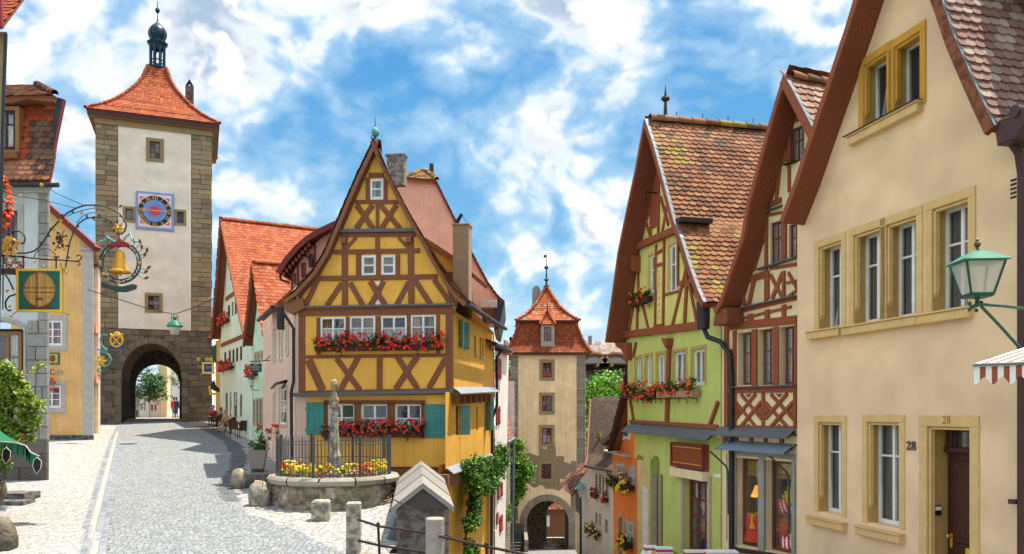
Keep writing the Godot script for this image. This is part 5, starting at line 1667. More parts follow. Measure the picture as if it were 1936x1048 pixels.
	for i in 5:
		var r := places[i] as Rect2
		flower_box(at*Transform3D(Basis(),Vector3(r.position.x,r.position.y,0.04)),r.size.x,names[i],grp,{"up": 0.30,"down": 0.30 if i == 1 else 0.1,"flowers": [20,24,16,26,18][i],"leaves": 420,"petal": "scarlet_petal", "petal2": "orange_petal", "mat": "terracotta" if i > 2 else "dark_wood", "deep": 0.24})
	var gbx := Rect2(-5.16,7.86,1.17,.24)
	flower_box(at*Transform3D(Basis(),Vector3(gbx.position.x - .3,gbx.position.y,.04)),gbx.size.x+.2,"small geranium box under the gable window of the green house", grp,{"up": 0.26,"down": 0.12,"flowers": 14,"petal": "scarlet_petal", "petal2": "orange_petal"})

func tube_mb(p: Array,r: float,sides := 5,r2 := -1.0) -> MB:
	var m := MB.new(); m.tube(p,r,sides,r2); return m

func cushion(w: float,h: float,d: float) -> MB:
	var m := MB.new()
	var k := 6
	var pt := func(i,j,s):
		var u: float = i*2.0 / k - 1.0
		var v: float = j*2.0 / k - 1.0
		var puff := pow(maxf(0.0,(1.0 - u*u)*(1.0 - v*v)),0.45)
		return Vector3(u*w / 2*(1.0 - .12*(1 - v*v)),v*h / 2*(1.0 - .12*(1 - u*u)),s*puff*d / 2)
	for s in [1.0,-1.0]:
		for i in k:
			for j in k:
				var q := [pt.call(i,j,s),pt.call(i+1,j,s),pt.call(i+1,j+1,s),pt.call(i,j+1,s)]
				if s < 0: q.reverse()
				m.face(q)
	return m

# ---------------------------------------------------------------- brown and cream house
func leaded(parent: Node,r: Rect2,z: float,frame := "brown_paint") -> void:
	# leaded lights: small panes of clear and coloured glass between strips
	var f := window(parent,r,z,{"cols": [1,1],"rows": [1.6,1],"fw": 0.045,"sw": 0.03,"mid": 0.035,"mat": frame,"glass": "leaded_glass"})
	var kx := 4
	var ky := maxi(4,int(r.size.y / 0.14))
	for i in kx:
		for j in ky:
			var q := Rect2(.05+(r.size.x - .1)*i / kx+.004,.06+(r.size.y - .11)*j / ky+.004,(r.size.x - .1) / kx - .008,(r.size.y - .11) / ky - .008)
			var g := "pale_glass" if i in [1,2] else "blue_glass"
			if i in [0,3] and rng.randf() < .35: g = "amber_glass"
			if rng.randf() < .015: g = "red_glass"
			var o := pane(f,q,0.0,g)
			o.name = "leaded_pane"
			o.transform = Transform3D(Basis(Vector3.UP,rng.randfn(0,.03))*Basis(Vector3.RIGHT,rng.randfn(0,.03))*Basis.from_scale(Vector3(q.size.x,q.size.y,.006)),Vector3(q.get_center().x,q.get_center().y,0.004))

func build_brown_house() -> void:
	var at := fr(6.028,-1.200,-17.000,-1.1846)
	var t := thing("timber_house", "tall brown and cream half-timbered house with leaded windows and shop window", "house", at)
	var pr := pv([.25,11.11,.46,10.78,.88,10.07,1.61,8.74])
	var pl := pv([.24,11.16,-.24,10.23,-.53,9.62,-.97,8.65])
	pl.append_array(pv([-1.12,8.06,-1.53,7.4,-1.74,7.01,-1.92,6.74,-2.13,6.56]))
	var outline := pv([-2.55,-2.42,-2.55,6.49])
	outline.append_array(pv([-2.59,6.54,-2.06,6.65,-1.76,7.2,-1.35,8.14]))
	outline.append_array(pv([-.97,8.84,-.46,10.31,-.13,10.82,.03,10.63,.48,10.03]))
	outline.append_array(pv([.36,8.15,.36,-2.82]))
	var three := [Rect2(-1.96,4.83,.53,1.22),Rect2(-1.25,4.81,.5,1.25),Rect2(-.54,4.79,.5,1.26)]
	var pair := [Rect2(-.84,7.44,.39,.94),Rect2(-.25,7.47,.35,.74)]
	var attic := Rect2(-.19,9.49,.41,.75)
	var shop := [Rect2(-2.03,1.1,.82,2.04),Rect2(-1.01,1.13,.86,2.01)]
	var m := MB.new()
	wall(m,outline,three+pair+[attic]+shop,0.3,0.35)
	part(t,"wall", m,"plaster_cream")
	m = MB.new()
	m.face([Vector3(-2.75,-4,-6),Vector3(-2.75,-4,-.1),Vector3(-2.75,6.5,-.1),Vector3(-2.75,6.5,-6)])
	m.face([Vector3(.4,-4,-6),Vector3(-2.75,-4,-6),Vector3(-2.75,11,-6),Vector3(.4,11,-6)])
	part(t,"wall", m,"plaster_cream")
	for r in three: leaded(t,r.grow_individual(-.06,0,0,0),-0.14)
	for r in pair: leaded(t,r,-0.08)
	leaded(t,attic,-0.06)
	# ---- frame
	timbers(t,[[-2.36,6.18,-2.36,3.87,.14],[-2.06,6.12,-2.06,3.86,.12],[-2.44,6.25,.01,6.16,.18],[-1.34,6.08,-1.34,4.79,.17],[-.64,6.07,-.64,4.77,.19],[-.01,6.06,-.01,4.75,.08],[-2.05,4.72,.01,4.69,.13],[-2.34,5.63,-2.01,5.62,.14],[-2.34,4.69,-2.01,4.68,.14],[-1.05,4.64,-1.05,3.87,.09],[-.03,4.62,-.03,3.88,.08],[-2.08,3.88,.01,3.89,.04],[-2.41,6.35,-.15,6.45,.06]],"timber_red")
	timbers(t,[[-2.41,3.63,-2.41,3.47,.15],[-1.98,3.64,-1.98,3.48,.12],[-1.46,3.66,-1.46,3.5,.11],[-.97,3.67,-.97,3.52,.1],[-.44,3.69,-.44,3.54,.11],[-2.48,3.7,.01,3.72,.04],[-2.48,3.46,.01,3.51,.03],[-1.49,6.44,-1.49,6.21,.16],[-.93,6.4,-.93,6.18,.13],[-.38,6.37,-.38,6.21,.12]],"timber_red")
	# lattice of curved braces under the windows
	for c in [Rect2(-2.03,3.87,.93,.75),Rect2(-1,3.88,.93,.72)]:
		var a: Vector2 = c.position
		var e: Vector2 = c.end
		var ce: Vector2 = c.get_center()
		timber(t,[a.x+c.size.x*.22,a.y,e.x - c.size.x*.02,e.y - c.size.y*.25,.08],"timber_red")
		timber(t,[e.x - c.size.x*.22,a.y,a.x+c.size.x*.02,e.y - c.size.y*.25,.08],"timber_red")
		timber(t,[a.x+c.size.x*.22,e.y,e.x - c.size.x*.02,a.y+c.size.y*.25,.08],"timber_red")
		timber(t,[e.x - c.size.x*.22,e.y,a.x+c.size.x*.02,a.y+c.size.y*.25,.08],"timber_red")
		for s in [-1.0,1.0]:
			var tri := PackedVector2Array([Vector2(ce.x+s*c.size.x*.5,ce.y - c.size.y*.16),Vector2(ce.x+s*c.size.x*.34,ce.y),Vector2(ce.x+s*c.size.x*.5,ce.y+c.size.y*.16)])
			slab_part(t,"timber", tri,-.03,.036,"timber_red", .006)
			var v := PackedVector2Array([Vector2(ce.x - c.size.x*.10,ce.y+s*c.size.y*.5),Vector2(ce.x,ce.y+s*c.size.y*.40),Vector2(ce.x+c.size.x*.10,ce.y+s*c.size.y*.5)])
			slab_part(t,"timber", v,-.03,.037,"timber_red", .006)
	timbers(t,[[-2.41,6.54,.03,6.62,.09],[-.94,8.5,-.96,6.57,.1],[-1.8,7.24,-.96,7.27,.15],[-1.43,8.11,-.96,8.11,.14],[-1.07,8.01,-1.37,7.41,.07],[-1.35,7.22,-1.55,6.64,.12],[-1.82,7.16,-1.68,6.66,.09],[-.84,7.38,0,7.33,.07],[-.88,7.33,-.88,6.71,.06],[-.38,7.25,-.38,6.67,.08],[-.82,7.24,-.43,6.68,.09],[-.43,7.21,-.76,6.7,.11],[-2.18,7.54,-1.76,7.2,.02],[-.36,8.35,-.36,7.45,.12],[-1.25,8.61,.03,8.48,.06],[-1.27,8.68,-.43,8.68,.04],[-.29,6.98,.05,6.98,.05],[-.25,7.2,0,6.84,.08],[.03,6.79,-.25,6.68,.06],[-1.47,6.45,-1.47,6.23,.14],[-.91,6.48,-.91,6.28,.13],[-.38,6.52,-.38,6.32,.13]],"timber_red")
	timbers(t,[[-.44,10.39,.18,10.37,.07],[-.71,9.65,-.21,9.67,.13],[-.97,8.79,-.46,8.81,.12],[-.4,10.15,-.62,8.85,.09],[-.46,10.14,-.27,9.66,.08],[-.22,10.35,-.22,8.92,.09],[-.62,9.62,-1.01,8.83,.09],[-.25,10.75,-.46,10.4,.12],[-.01,10.7,.1,10.41,.07]],"timber_red")
	curved_timber(t,pv([-.17,10.82,-.52,10.31,-1.05,8.87]),0.14,"timber_red")
	curved_timber(t,pv([-1.31,8.22,-1.76,7.26,-2.12,6.63]),0.14,"timber_red")
	for b in [[-2.45,6.59,.03,6.66,.03],[-1.27,8.64,-.43,8.66,.02],[-1.19,7.41,.03,7.46,.03]]: timber(t,b,"slate", 0.13,"slate_ledge")
	for b in [[-2.2,4.79,.01,4.77,.03]]: timber(t,b,"slate", 0.12,"window_sill")
	for b in [[-.31,9.51,.03,9.5,.02]]: timber(t,b,"dark_wood", 0.12,"window_sill")
	# slate ledge and the little roof over the shop window
	for q in [[pv([-2.58,3.81,.01,3.82]),.26,.14,"slate"],[pv([-2.3,3.49,0,3.48]),.34,.13,"blue_slate"]]:
		var a: Vector2 = q[0][0]
		var b: Vector2 = q[0][1]
		m = MB.new()
		var w: float = q[1]
		var h: float = q[2]
		m.face([Vector3(a.x - .12,a.y - h,w),Vector3(b.x,b.y - h,w),Vector3(b.x,b.y+.05,.03),Vector3(a.x,a.y+.05,.03)])
		m.face([Vector3(b.x,b.y - h - .04,w),Vector3(a.x - .12,a.y - h - .04,w),Vector3(a.x,a.y - .02,.02),Vector3(b.x,b.y - .02,.02)])
		m.face([Vector3(a.x - .12,a.y - h - .04,w),Vector3(b.x,b.y - h - .04,w),Vector3(b.x,b.y - h,w),Vector3(a.x - .12,a.y - h,w)])
		part(t,"slate_canopy", m,q[3])
	# ---- shop window
	for b in [[-2.08,3.3,-2.08,.86,.13],[-1.11,3.23,-1.11,.89,.2],[-.07,3.26,-.07,1.06,.1],[-2.12,3.24,-.02,3.25,.1]]: timber(t,b,"grey_paint", 0.03,"shop_front_post")
	slab_part(t,"shop_sill", pv([-2.12,1.03,-.07,1.15,-.07,1.07,-2.12,.94]),0.0,0.14,"dark_wood", 0.01)
	for k in 2:
		var r := shop[k] as Rect2
		var f := window(t,r,-0.22,{"cols": [1],"rows": [1],"fw": 0.06,"mat": "brown_paint", "room": false,"called": "shop_window"})
		part(f,"valance", drape(r.size.x - .06,.34,6,.02),"yellow_cloth", Transform3D(Basis(),Vector3(.03,r.size.y - .42,-.1)))
		part(f,"valance_stripe", drape(r.size.x - .06,.02,6,.021),"brown_paint", Transform3D(Basis(),Vector3(.03,r.size.y - .34,-.085)))
		var b := MB.new()
		b.face([Vector3(-.6,-.5,-1.6),Vector3(r.size.x+.6,-.5,-1.6),Vector3(r.size.x+.6,r.size.y+.2,-1.6),Vector3(-.6,r.size.y+.2,-1.6)])
		b.face([Vector3(-.6,.0,-.1),Vector3(r.size.x+.6,.0,-.1),Vector3(r.size.x+.6,.0,-1.6),Vector3(-.6,.0,-1.6)])
		part(f,"interior", b,"warm_room")
	for k in 2:
		m = MB.new()
		m.tube([Vector3(0,0,.5),Vector3(.05,-.12,.38),Vector3(.1,-.35,.12),Vector3(.1,-.5,.06),Vector3(.1,-1.5,.05)],.022,6)
		part(t,"canopy_strut", m,"grey_iron", Transform3D(Basis(),[Vector3(-2.35,3.28,0),Vector3(-.28,3.28,0)][k]))
	m = MB.new()
	m.tube([Vector3(-2.34,3.2,.03),Vector3(-2.34,1.14,.03)],.008,4)
	part(t,"bell_rod", m,"iron")
	# things shown in the window
	var s0 := shop[0].position as Vector2
	var w0 := shop[0].size as Vector2
	var lamp := thing("table_lamp", "table lamp with a glowing yellow shade in the left pane of the shop window", "lamp", at*Transform3D(Basis(),Vector3(s0.x+w0.x*.42,s0.y+w0.y*.36,-.4)))
	m = MB.new(); m.lathe([[0,0],[.08,0],[.07,.03],[.025,.06],[.02,.4],[.02,.42],[0,.42]],10); part(lamp,"base", m,"gold_paint")
	m = MB.new(); m.lathe([[.20,.40],[.10,.66]],16); part(lamp,"lamp_shade", m,"glow_shade")
	var tb := thing("display_table", "small round table under a red and yellow cloth in the shop window", "table", at*Transform3D(Basis(),Vector3(s0.x+w0.x*.36,s0.y,-.42)))
	m = MB.new(); m.lathe([[.34,.1],[.28,.35],[.30,.60],[.28,w0.y*.355],[0,w0.y*.36]],20); part(tb,"tablecloth", m,"red_cloth")
	m = MB.new(); m.lathe([[.33,w0.y*.2],[.30,w0.y*.358],[0,w0.y*.363]],5); part(tb,"top_cloth", m,"yellow_cloth")
	var s1 := shop[1].position as Vector2
	var w1 := shop[1].size as Vector2
	for q in [[.74,.62,"green_cloth", "green and yellow striped cushion at the top of the shop window display", .6,.9],[.52,.50,"print_cloth", "flower-printed cushion leaning in the right pane of the shop window", .3,.4],[.5,.27,"oak", "tan bolster lying low in the right pane of the shop window", .25,1.2],[.6,.1,"white_cloth", "white spotted cushion at the bottom of the shop window display", .1,.1]]:
		var cu := thing("cushion", q[3],"cushion", at*Transform3D(Basis(Vector3.BACK,q[5]),Vector3(s1.x+w1.x*(q[0] - .12),s1.y+w1.y*q[1],-.3)),"cushions shown in the shop window")
		part(cu,"cover", cushion(.52,.46,.2),q[2])
		for i in 3: part(cu,"stripe", box_mb(Vector3(-.15+i*.12,-.16,.07),Vector3(-.11+i*.12,.16,.105)),"yellow_cloth" if q[2] == "green_cloth" else "red_cloth")
	for k in 2:
		var p := thing("display_flowers", ["bunch of red flowers at the bottom of the left shop pane", "bunch of red and green flowers at the bottom of the right shop pane"][k],"flowers", at*Transform3D(Basis(),Vector3((s0.x+w0.x*.6) if k == 0 else s1.x+w1.x*.4,s0.y+.12 if k == 0 else s1.y+.05,-.4)),"flowers in the shop window")
		for i in 12: blossom(p,Vector3(rng.randf_range(-.25,.25),rng.randf_range(0,.14),rng.randf_range(-.1,.1)),.045,M.red_petal if i % 3 else M.orange_petal)
		leaves(p,"foliage", [[Vector3(0,.05,0),Vector3(.28,.1,.12)]],60,.07,GREENS)
	# ---- roof
	profile_roof(t,pr,.5,-6.0,true,{"w": 0.2,"expo": 0.2,"len": 0.36,"th": .026,"palette": [Color(.44,.27,.20),Color(.38,.21,.14),Color(.5,.34,.27),Color(.33,.16,.11)],"singles": 220,"under": "soffit", "tail": .36})
	profile_roof(t,pl,.5,-6.0,false,{"w": 0.2,"expo": 0.17,"palette": RED_TILES,"under": "soffit", "slab": .07})
	ridge(t,Vector3(pr[0].x,pr[0].y+.02,.4),Vector3(pr[0].x,pr[0].y+.02,-6),.15,MOSS_TILES)
	var up := pl.duplicate()
	up.reverse()
	band(t,"barge_board", up,0.02,0.1,.48,.57,"timber_red")
	band(t,"barge_board", pr,0.02,0.16,.479,.573,"timber_red")
	band(t,"barge_flashing", pr,0.04,-0.02,.47,.58,"zinc")
	m = MB.new()
	var foot := pl[-1]
	m.slab(PackedVector2Array([foot+Vector2(-.12,-.32),foot+Vector2(.42,-.32),foot+Vector2(.40,.05),foot+Vector2(-.02,.05)]),.05,.5,.02)
	part(t,"eave_box", m,"soffit")

# ---------------------------------------------------------------- peach house
func build_peach_house() -> void:
	var at := fr(7.001,-0.600,-11.120,-1.3395)
	var t := thing("peach_house", "tall peach plastered house with ochre window surrounds and number 28", "house", at)
	var F := 0.45
	var pl := pv([-1.96,12.27,-2.57,11.16,-3.13,10.26,-3.74,9.38,-4.23,8.68,-4.66,8.05,-5.16,7.42])
	var pr := pv([-1.96,12.27,-1.34,10.81,-.88,9.69,-.64,9.04,-.38,8.46,-.14,7.94,.08,7.49])
	var outline := pv([-5.31,-4.11,-5.31,7.56,-4.73,8.25,-4.14,8.98,-3.38,10.42,-2.49,12.24,-1.81,10.8,-1.38,9.83,-1.12,9.06,-.79,8.37,-.52,7.82,0,7.55,0,-4.59])
	var up2 := [Rect2(-3.25,8.57,.61,1.19),Rect2(-2.47,8.54,.61,1.2)]
	var mid4 := [Rect2(-4.63,5.15,.75,1.72),Rect2(-3.54,5.19,.74,1.71),Rect2(-2.67,5.19,.74,1.71),Rect2(-1.61,5.15,.76,1.75)]
	mid4 = [Rect2(-4.57,5.16,.69,1.63),Rect2(-3.52,5.19,.71,1.61),Rect2(-2.66,5.18,.72,1.61),Rect2(-1.6,5.16,.73,1.64)]
	var low2 := [Rect2(-4.59,1.68,.73,1.73),Rect2(-3.15,1.66,.81,1.77)]
	var door := Rect2(-1.7,.41,.87,2.97)
	var m := MB.new()
	wall(m,outline,up2+mid4+low2+[door],0.30,0.35)
	part(t,"wall", m,"plaster_peach")
	m = MB.new()
	m.face([Vector3(-5.4,-4,-7),Vector3(-5.4,-4,-.1),Vector3(-5.4,7.6,-.1),Vector3(-5.4,7.6,-7)])
	m.face([Vector3(.15,-4,-.1),Vector3(.15,-4,-7),Vector3(.15,8,-7),Vector3(.15,8,-.1)])
	m.face([Vector3(.15,-4,-7),Vector3(-5.4,-4,-7),Vector3(-5.4,10,-7),Vector3(.15,10,-7)])
	m.face([Vector3(-.0,-4,0),Vector3(.15,-4,0),Vector3(.15,7,0),Vector3(-.0,7,0)])
	part(t,"wall", m,"plaster_peach")
	for i in 2:
		var r := up2[i] as Rect2
		surround(t,r,0.13,0.0,0.025,"ochre_bright", 0.0)
		reveal_lining(t,r,.30,"ochre_reveal", "ochre_bright")
		window(t,r,-0.26,{"cols": [1],"rows": [1],"fw": 0.05,"lean": 0.16 if i == 0 else 0.0,"glass": "glass"})
	for i in 4:
		var r := mid4[i] as Rect2
		surround(t,r,0.14,0.0,0.025,"ochre_trim", 0.0)
		reveal_lining(t,r,.30,"ochre_reveal", "ochre_trim")
		window(t,r,-0.26,{"cols": [1,1],"rows": [1.9,1],"fw": 0.06,"sw": .035,"mid": .07,"curtain": "full", "lean": 0.13 if i == 0 else 0.0})
	for r in low2:
		surround(t,r,0.13,0.0,0.025,"ochre_trim", 0.0)
		reveal_lining(t,r,.30,"ochre_reveal", "ochre_trim")
		window(t,r,-0.24,{"cols": [1,1],"rows": [2.1,1],"fw": 0.055,"sw": .035,"mid": .06,"curtain": "full"})
	# sills
	var sills := [pv([-3.56,8.61,-1.8,8.58]),pv([-4.84,5.18,-3.82,5.2]),pv([-3.75,5.16,-1.84,5.19]),pv([-1.83,5.16,-.78,5.18]),pv([-4.83,1.6,-3.72,1.57]),pv([-3.35,1.6,-2.22,1.59])]
	for i in sills.size():
		var a: Vector2 = sills[i][0]
		var b: Vector2 = sills[i][1]
		var y := (a.y+b.y) / 2
		m = MB.new()
		m.slab(PackedVector2Array([Vector2(a.x,y - .17),Vector2(b.x,y - .17),Vector2(b.x,y - .03),Vector2(a.x,y - .03)]),-.02,.12,.012)
		m.box(Vector3(a.x - .02,y - .028,-.3),Vector3(b.x+.02,y,.145))
		var s := part(t,"window_sill", m,"ochre_trim")
		if i == 0: part(s,"sill_cover", box_mb(Vector3(a.x - .06,y+.002,-.3),Vector3(b.x+.02,y+.016,.17)),"gutter")
	# door
	surround(t,door,0.17,0.0,0.03,"ochre_trim", 0.0,"door_surround")
	reveal_lining(t,door,.4,"ochre_reveal", "ochre_trim")
	var dx := door.position.x+.05
	var dw := door.size.x - .1
	var dtop := door.end.y
	var light_h := .36
	m = MB.new()
	m.slab(rect_poly(Rect2(dx,dtop - light_h - .06,dw,.1)),-.35,-.24,.02)
	m.slab(rect_poly(Rect2(dx,dtop - light_h,.12,light_h)),-.36,-.28,.01)
	m.slab(rect_poly(Rect2(dx+dw - .1,dtop - light_h,.1,light_h)),-.36,-.28,.01)
	m.slab(rect_poly(Rect2(dx,dtop - .08,dw,.08)),-.36,-.281,.01)
	var df := part(t,"door_frame", m,"door_wood")
	pane(df,Rect2(dx+.1,dtop - light_h+.03,dw - .2,light_h - .1),-.32,"glass")
	m = MB.new(); m.face([Vector3(dx - .2,dtop - 5,-.5),Vector3(dx+dw+.2,dtop - 5,-.5),Vector3(dx+dw+.2,dtop,-.5),Vector3(dx - .2,dtop,-.5)])
	part(df,"interior", m,"painted_room_shade")  # dark sheet behind the fanlight, hallway shade painted as its colour
	m = MB.new()
	var dy := dtop - light_h - .06
	m.slab(rect_poly(Rect2(dx,dy - 2.4,dw,2.4)),-.38,-.33,.005)
	var d := part(t,"front_door", m,"door_wood")
	for q in [Rect2(dx+dw*.25,dy - 1.36,dw*.5,1.2),Rect2(dx+dw*.25,dy - 2.3,dw*.5,.6)]:
		m = MB.new(); m.slab(rect_poly(q.grow(.05)),-.33,-.30,.02); m.slab(rect_poly(q.grow(-.02)),-.30,-.285,.03)
		part(d,"door_panel", m,"door_wood")
	m = MB.new(); m.ball(Vector3(dx+dw*.09,dy - 1.32,-.27),Vector3(.035,.035,.035)); m.slab(rect_poly(Rect2(dx+dw*.09 - .02,dy - 1.5,.05,.22)),-.33,-.318,.004)
	part(d,"door_knob", m,"gold")
	part(d,"letter_slot", box_mb(Vector3(dx+dw*.5,dy - 1.60,-.33),Vector3(dx+dw*.92,dy - 1.46,-.305)),"gold_paint")
	part(d,"name_label", box_mb(Vector3(dx+dw*.64,dy - 1.57,-.305),Vector3(dx+dw*.78,dy - 1.50,-.3)),"maroon_paint")
	part(t,"doorbell", box_mb(Vector3(door.position.x+.003,dtop - 1.42,-.23),Vector3(door.position.x+.03,dtop - 1.26,-.11)),"iron")
	part(t,"bell_plate", box_mb(Vector3(door.position.x+.003,dtop - 1.34,-.225),Vector3(door.position.x+.034,dtop - 1.28,-.115)),"white_paint")
	# house numbers
	var n0 := Vector2(-2.06,3.06)
	text(t,"28", Transform3D(Basis(),Vector3(n0.x,n0.y - .01,.012)),.145,"black_letter", "house_number", "Droid Serif", 700)
	var n1 := Vector2(-1.27,3.49)
	text(t,"28", Transform3D(Basis(),Vector3(n1.x,n1.y - .01,.03)),.12,"rust_letter", "house_number", "Droid Serif", 400)
	# vent slots, downpipe
	for k in 5: part(t,"vent_slot", box_mb(Vector3(-.12,6.72 - .06*k+.1,.001),Vector3(-.02,6.72 - .06*k+.13,.006)),"dark_wood")
	m = MB.new()
	m.tube([Vector3(.07,7.53,.35),Vector3(.11,7.37,.3),Vector3(.15,7.13,.14),Vector3(.16,6.84,.1),Vector3(.16,-.14,.1)],.055,10)
	for y in [960,1010]: pass
	m.tube([Vector3(.03,2.4,.1),Vector3(.03,2.34,.1)],.07,10)
	part(t,"downpipe", m,"brown_gutter")
	# ---- roof
	profile_roof(t,pr,F,-7.0,true,{"w": 0.17,"expo": 0.165,"len": 0.34,"th": 0.028,"palette": [Color(.46,.29,.25),Color(.40,.23,.19),Color(.34,.17,.14),Color(.54,.39,.34),Color(.29,.14,.115)],"singles": 300,"under": "soffit", "tail": .3})
	profile_roof(t,pl,F,-7.0,false,{"w": 0.2,"expo": 0.17,"palette": RED_TILES,"under": "soffit", "slab": .1})
	var up := pl.duplicate()
	up.reverse()
	band(t,"barge_board", up,0.02,0.12,F - .03,F+.04,"timber_red")
	band(t,"barge_board", pr,0.02,0.16,F - .031,F+.043,"barge_peel")
	band(t,"barge_flashing", pr,0.032,-0.018,F - .04,F+.05,"zinc")
	var e := pr[-1]
	m = MB.new()
	m.slab(PackedVector2Array([e+Vector2(.0,-.26),e+Vector2(.30,-.26),e+Vector2(.42,-.12),e+Vector2(.42,.08),e+Vector2(-.06,.08)]),-7,F - .02,.015)
	part(t,"eave_box", m,"brown_gutter")
	m = MB.new(); m.tube([e+Vector2(.36,.1) if false else Vector3(e.x+.3,e.y+.10,F),Vector3(e.x+.3,e.y+.1,-7)],.09,8)
	part(t,"gutter", m,"brown_gutter")
	# snow grating and the corner of a dormer
	var g0 := Vector3(-.78,9.02,-.1)
	m = MB.new()
	for i in 3: m.tube([g0+Vector3(.0,-.02 - .09*i,0),g0+Vector3(.0,-.02 - .09*i,-3)],.012,4)
	for i in 14: m.tube([g0+Vector3(.0,0,-.2*i),g0+Vector3(.05,-.22,-.2*i)],.010,4)
	part(t,"snow_grating", m,"iron")
	m = MB.new()
	var dq := Vector3(-1.35,9.58,-1.0)
	m.box(dq+Vector3(-.5,0,0),dq+Vector3(.9,1.4,-1.6))
	var dm := part(t,"dormer", m,"timber")
	m = MB.new(); m.face([dq+Vector3(-.6,1.9,.5),dq+Vector3(1.35,0.35,.5),dq+Vector3(1.35,0.35,-1.9),dq+Vector3(-.6,1.9,-1.9)])
	m.face([dq+Vector3(-.6,1.86,-1.9),dq+Vector3(1.35,0.31,-1.9),dq+Vector3(1.35,0.31,.5),dq+Vector3(-.6,1.86,.5)])
	part(dm,"dormer_eave", m,"soffit")

func reveal_lining(t: Node,r: Rect2,deep: float,mat,lip) -> void:
	# painted inner faces of a stone window frame, with the chamfer that stops short of the sill
	var m := MB.new()
	m.box(Vector3(r.position.x,r.position.y,-deep),Vector3(r.position.x+.012,r.end.y,.0))
	m.box(Vector3(r.end.x - .012,r.position.y,-deep),Vector3(r.end.x,r.end.y,.0))
	m.box(Vector3(r.position.x+.012,r.end.y - .012,-deep),Vector3(r.end.x - .012,r.end.y,.0))
	part(t,"window_reveal", m,mat)
	m = MB.new()
	m.slab(PackedVector2Array([Vector2(r.position.x+.012,r.position.y+.25),Vector2(r.position.x+.05,r.position.y+.32),Vector2(r.position.x+.05,r.end.y - .05),Vector2(r.position.x+.012,r.end.y - .012)]),-.09,-.01,.004)
	m.slab(PackedVector2Array([Vector2(r.position.x+.05,r.end.y - .05),Vector2(r.end.x - .012,r.end.y - .05),Vector2(r.end.x - .012,r.end.y - .014),Vector2(r.position.x+.05,r.end.y - .014)]),-.09,-.01,.004)
	part(t,"window_moulding", m,lip)

# ==================================================================== houses up the left street
func simple_windows(t: Node,rs: Array,z: float,o := {},trim = null,tw := 0.1) -> void:
	for r in rs:
		if trim: surround(t,r,tw,-0.01,0.03,trim)
		window(t,r,z,o)

func build_left_street() -> void:
	build_stone_house()
	build_cafe()
	build_mint_houses()
	build_pink_houses()
	build_behind_tower()

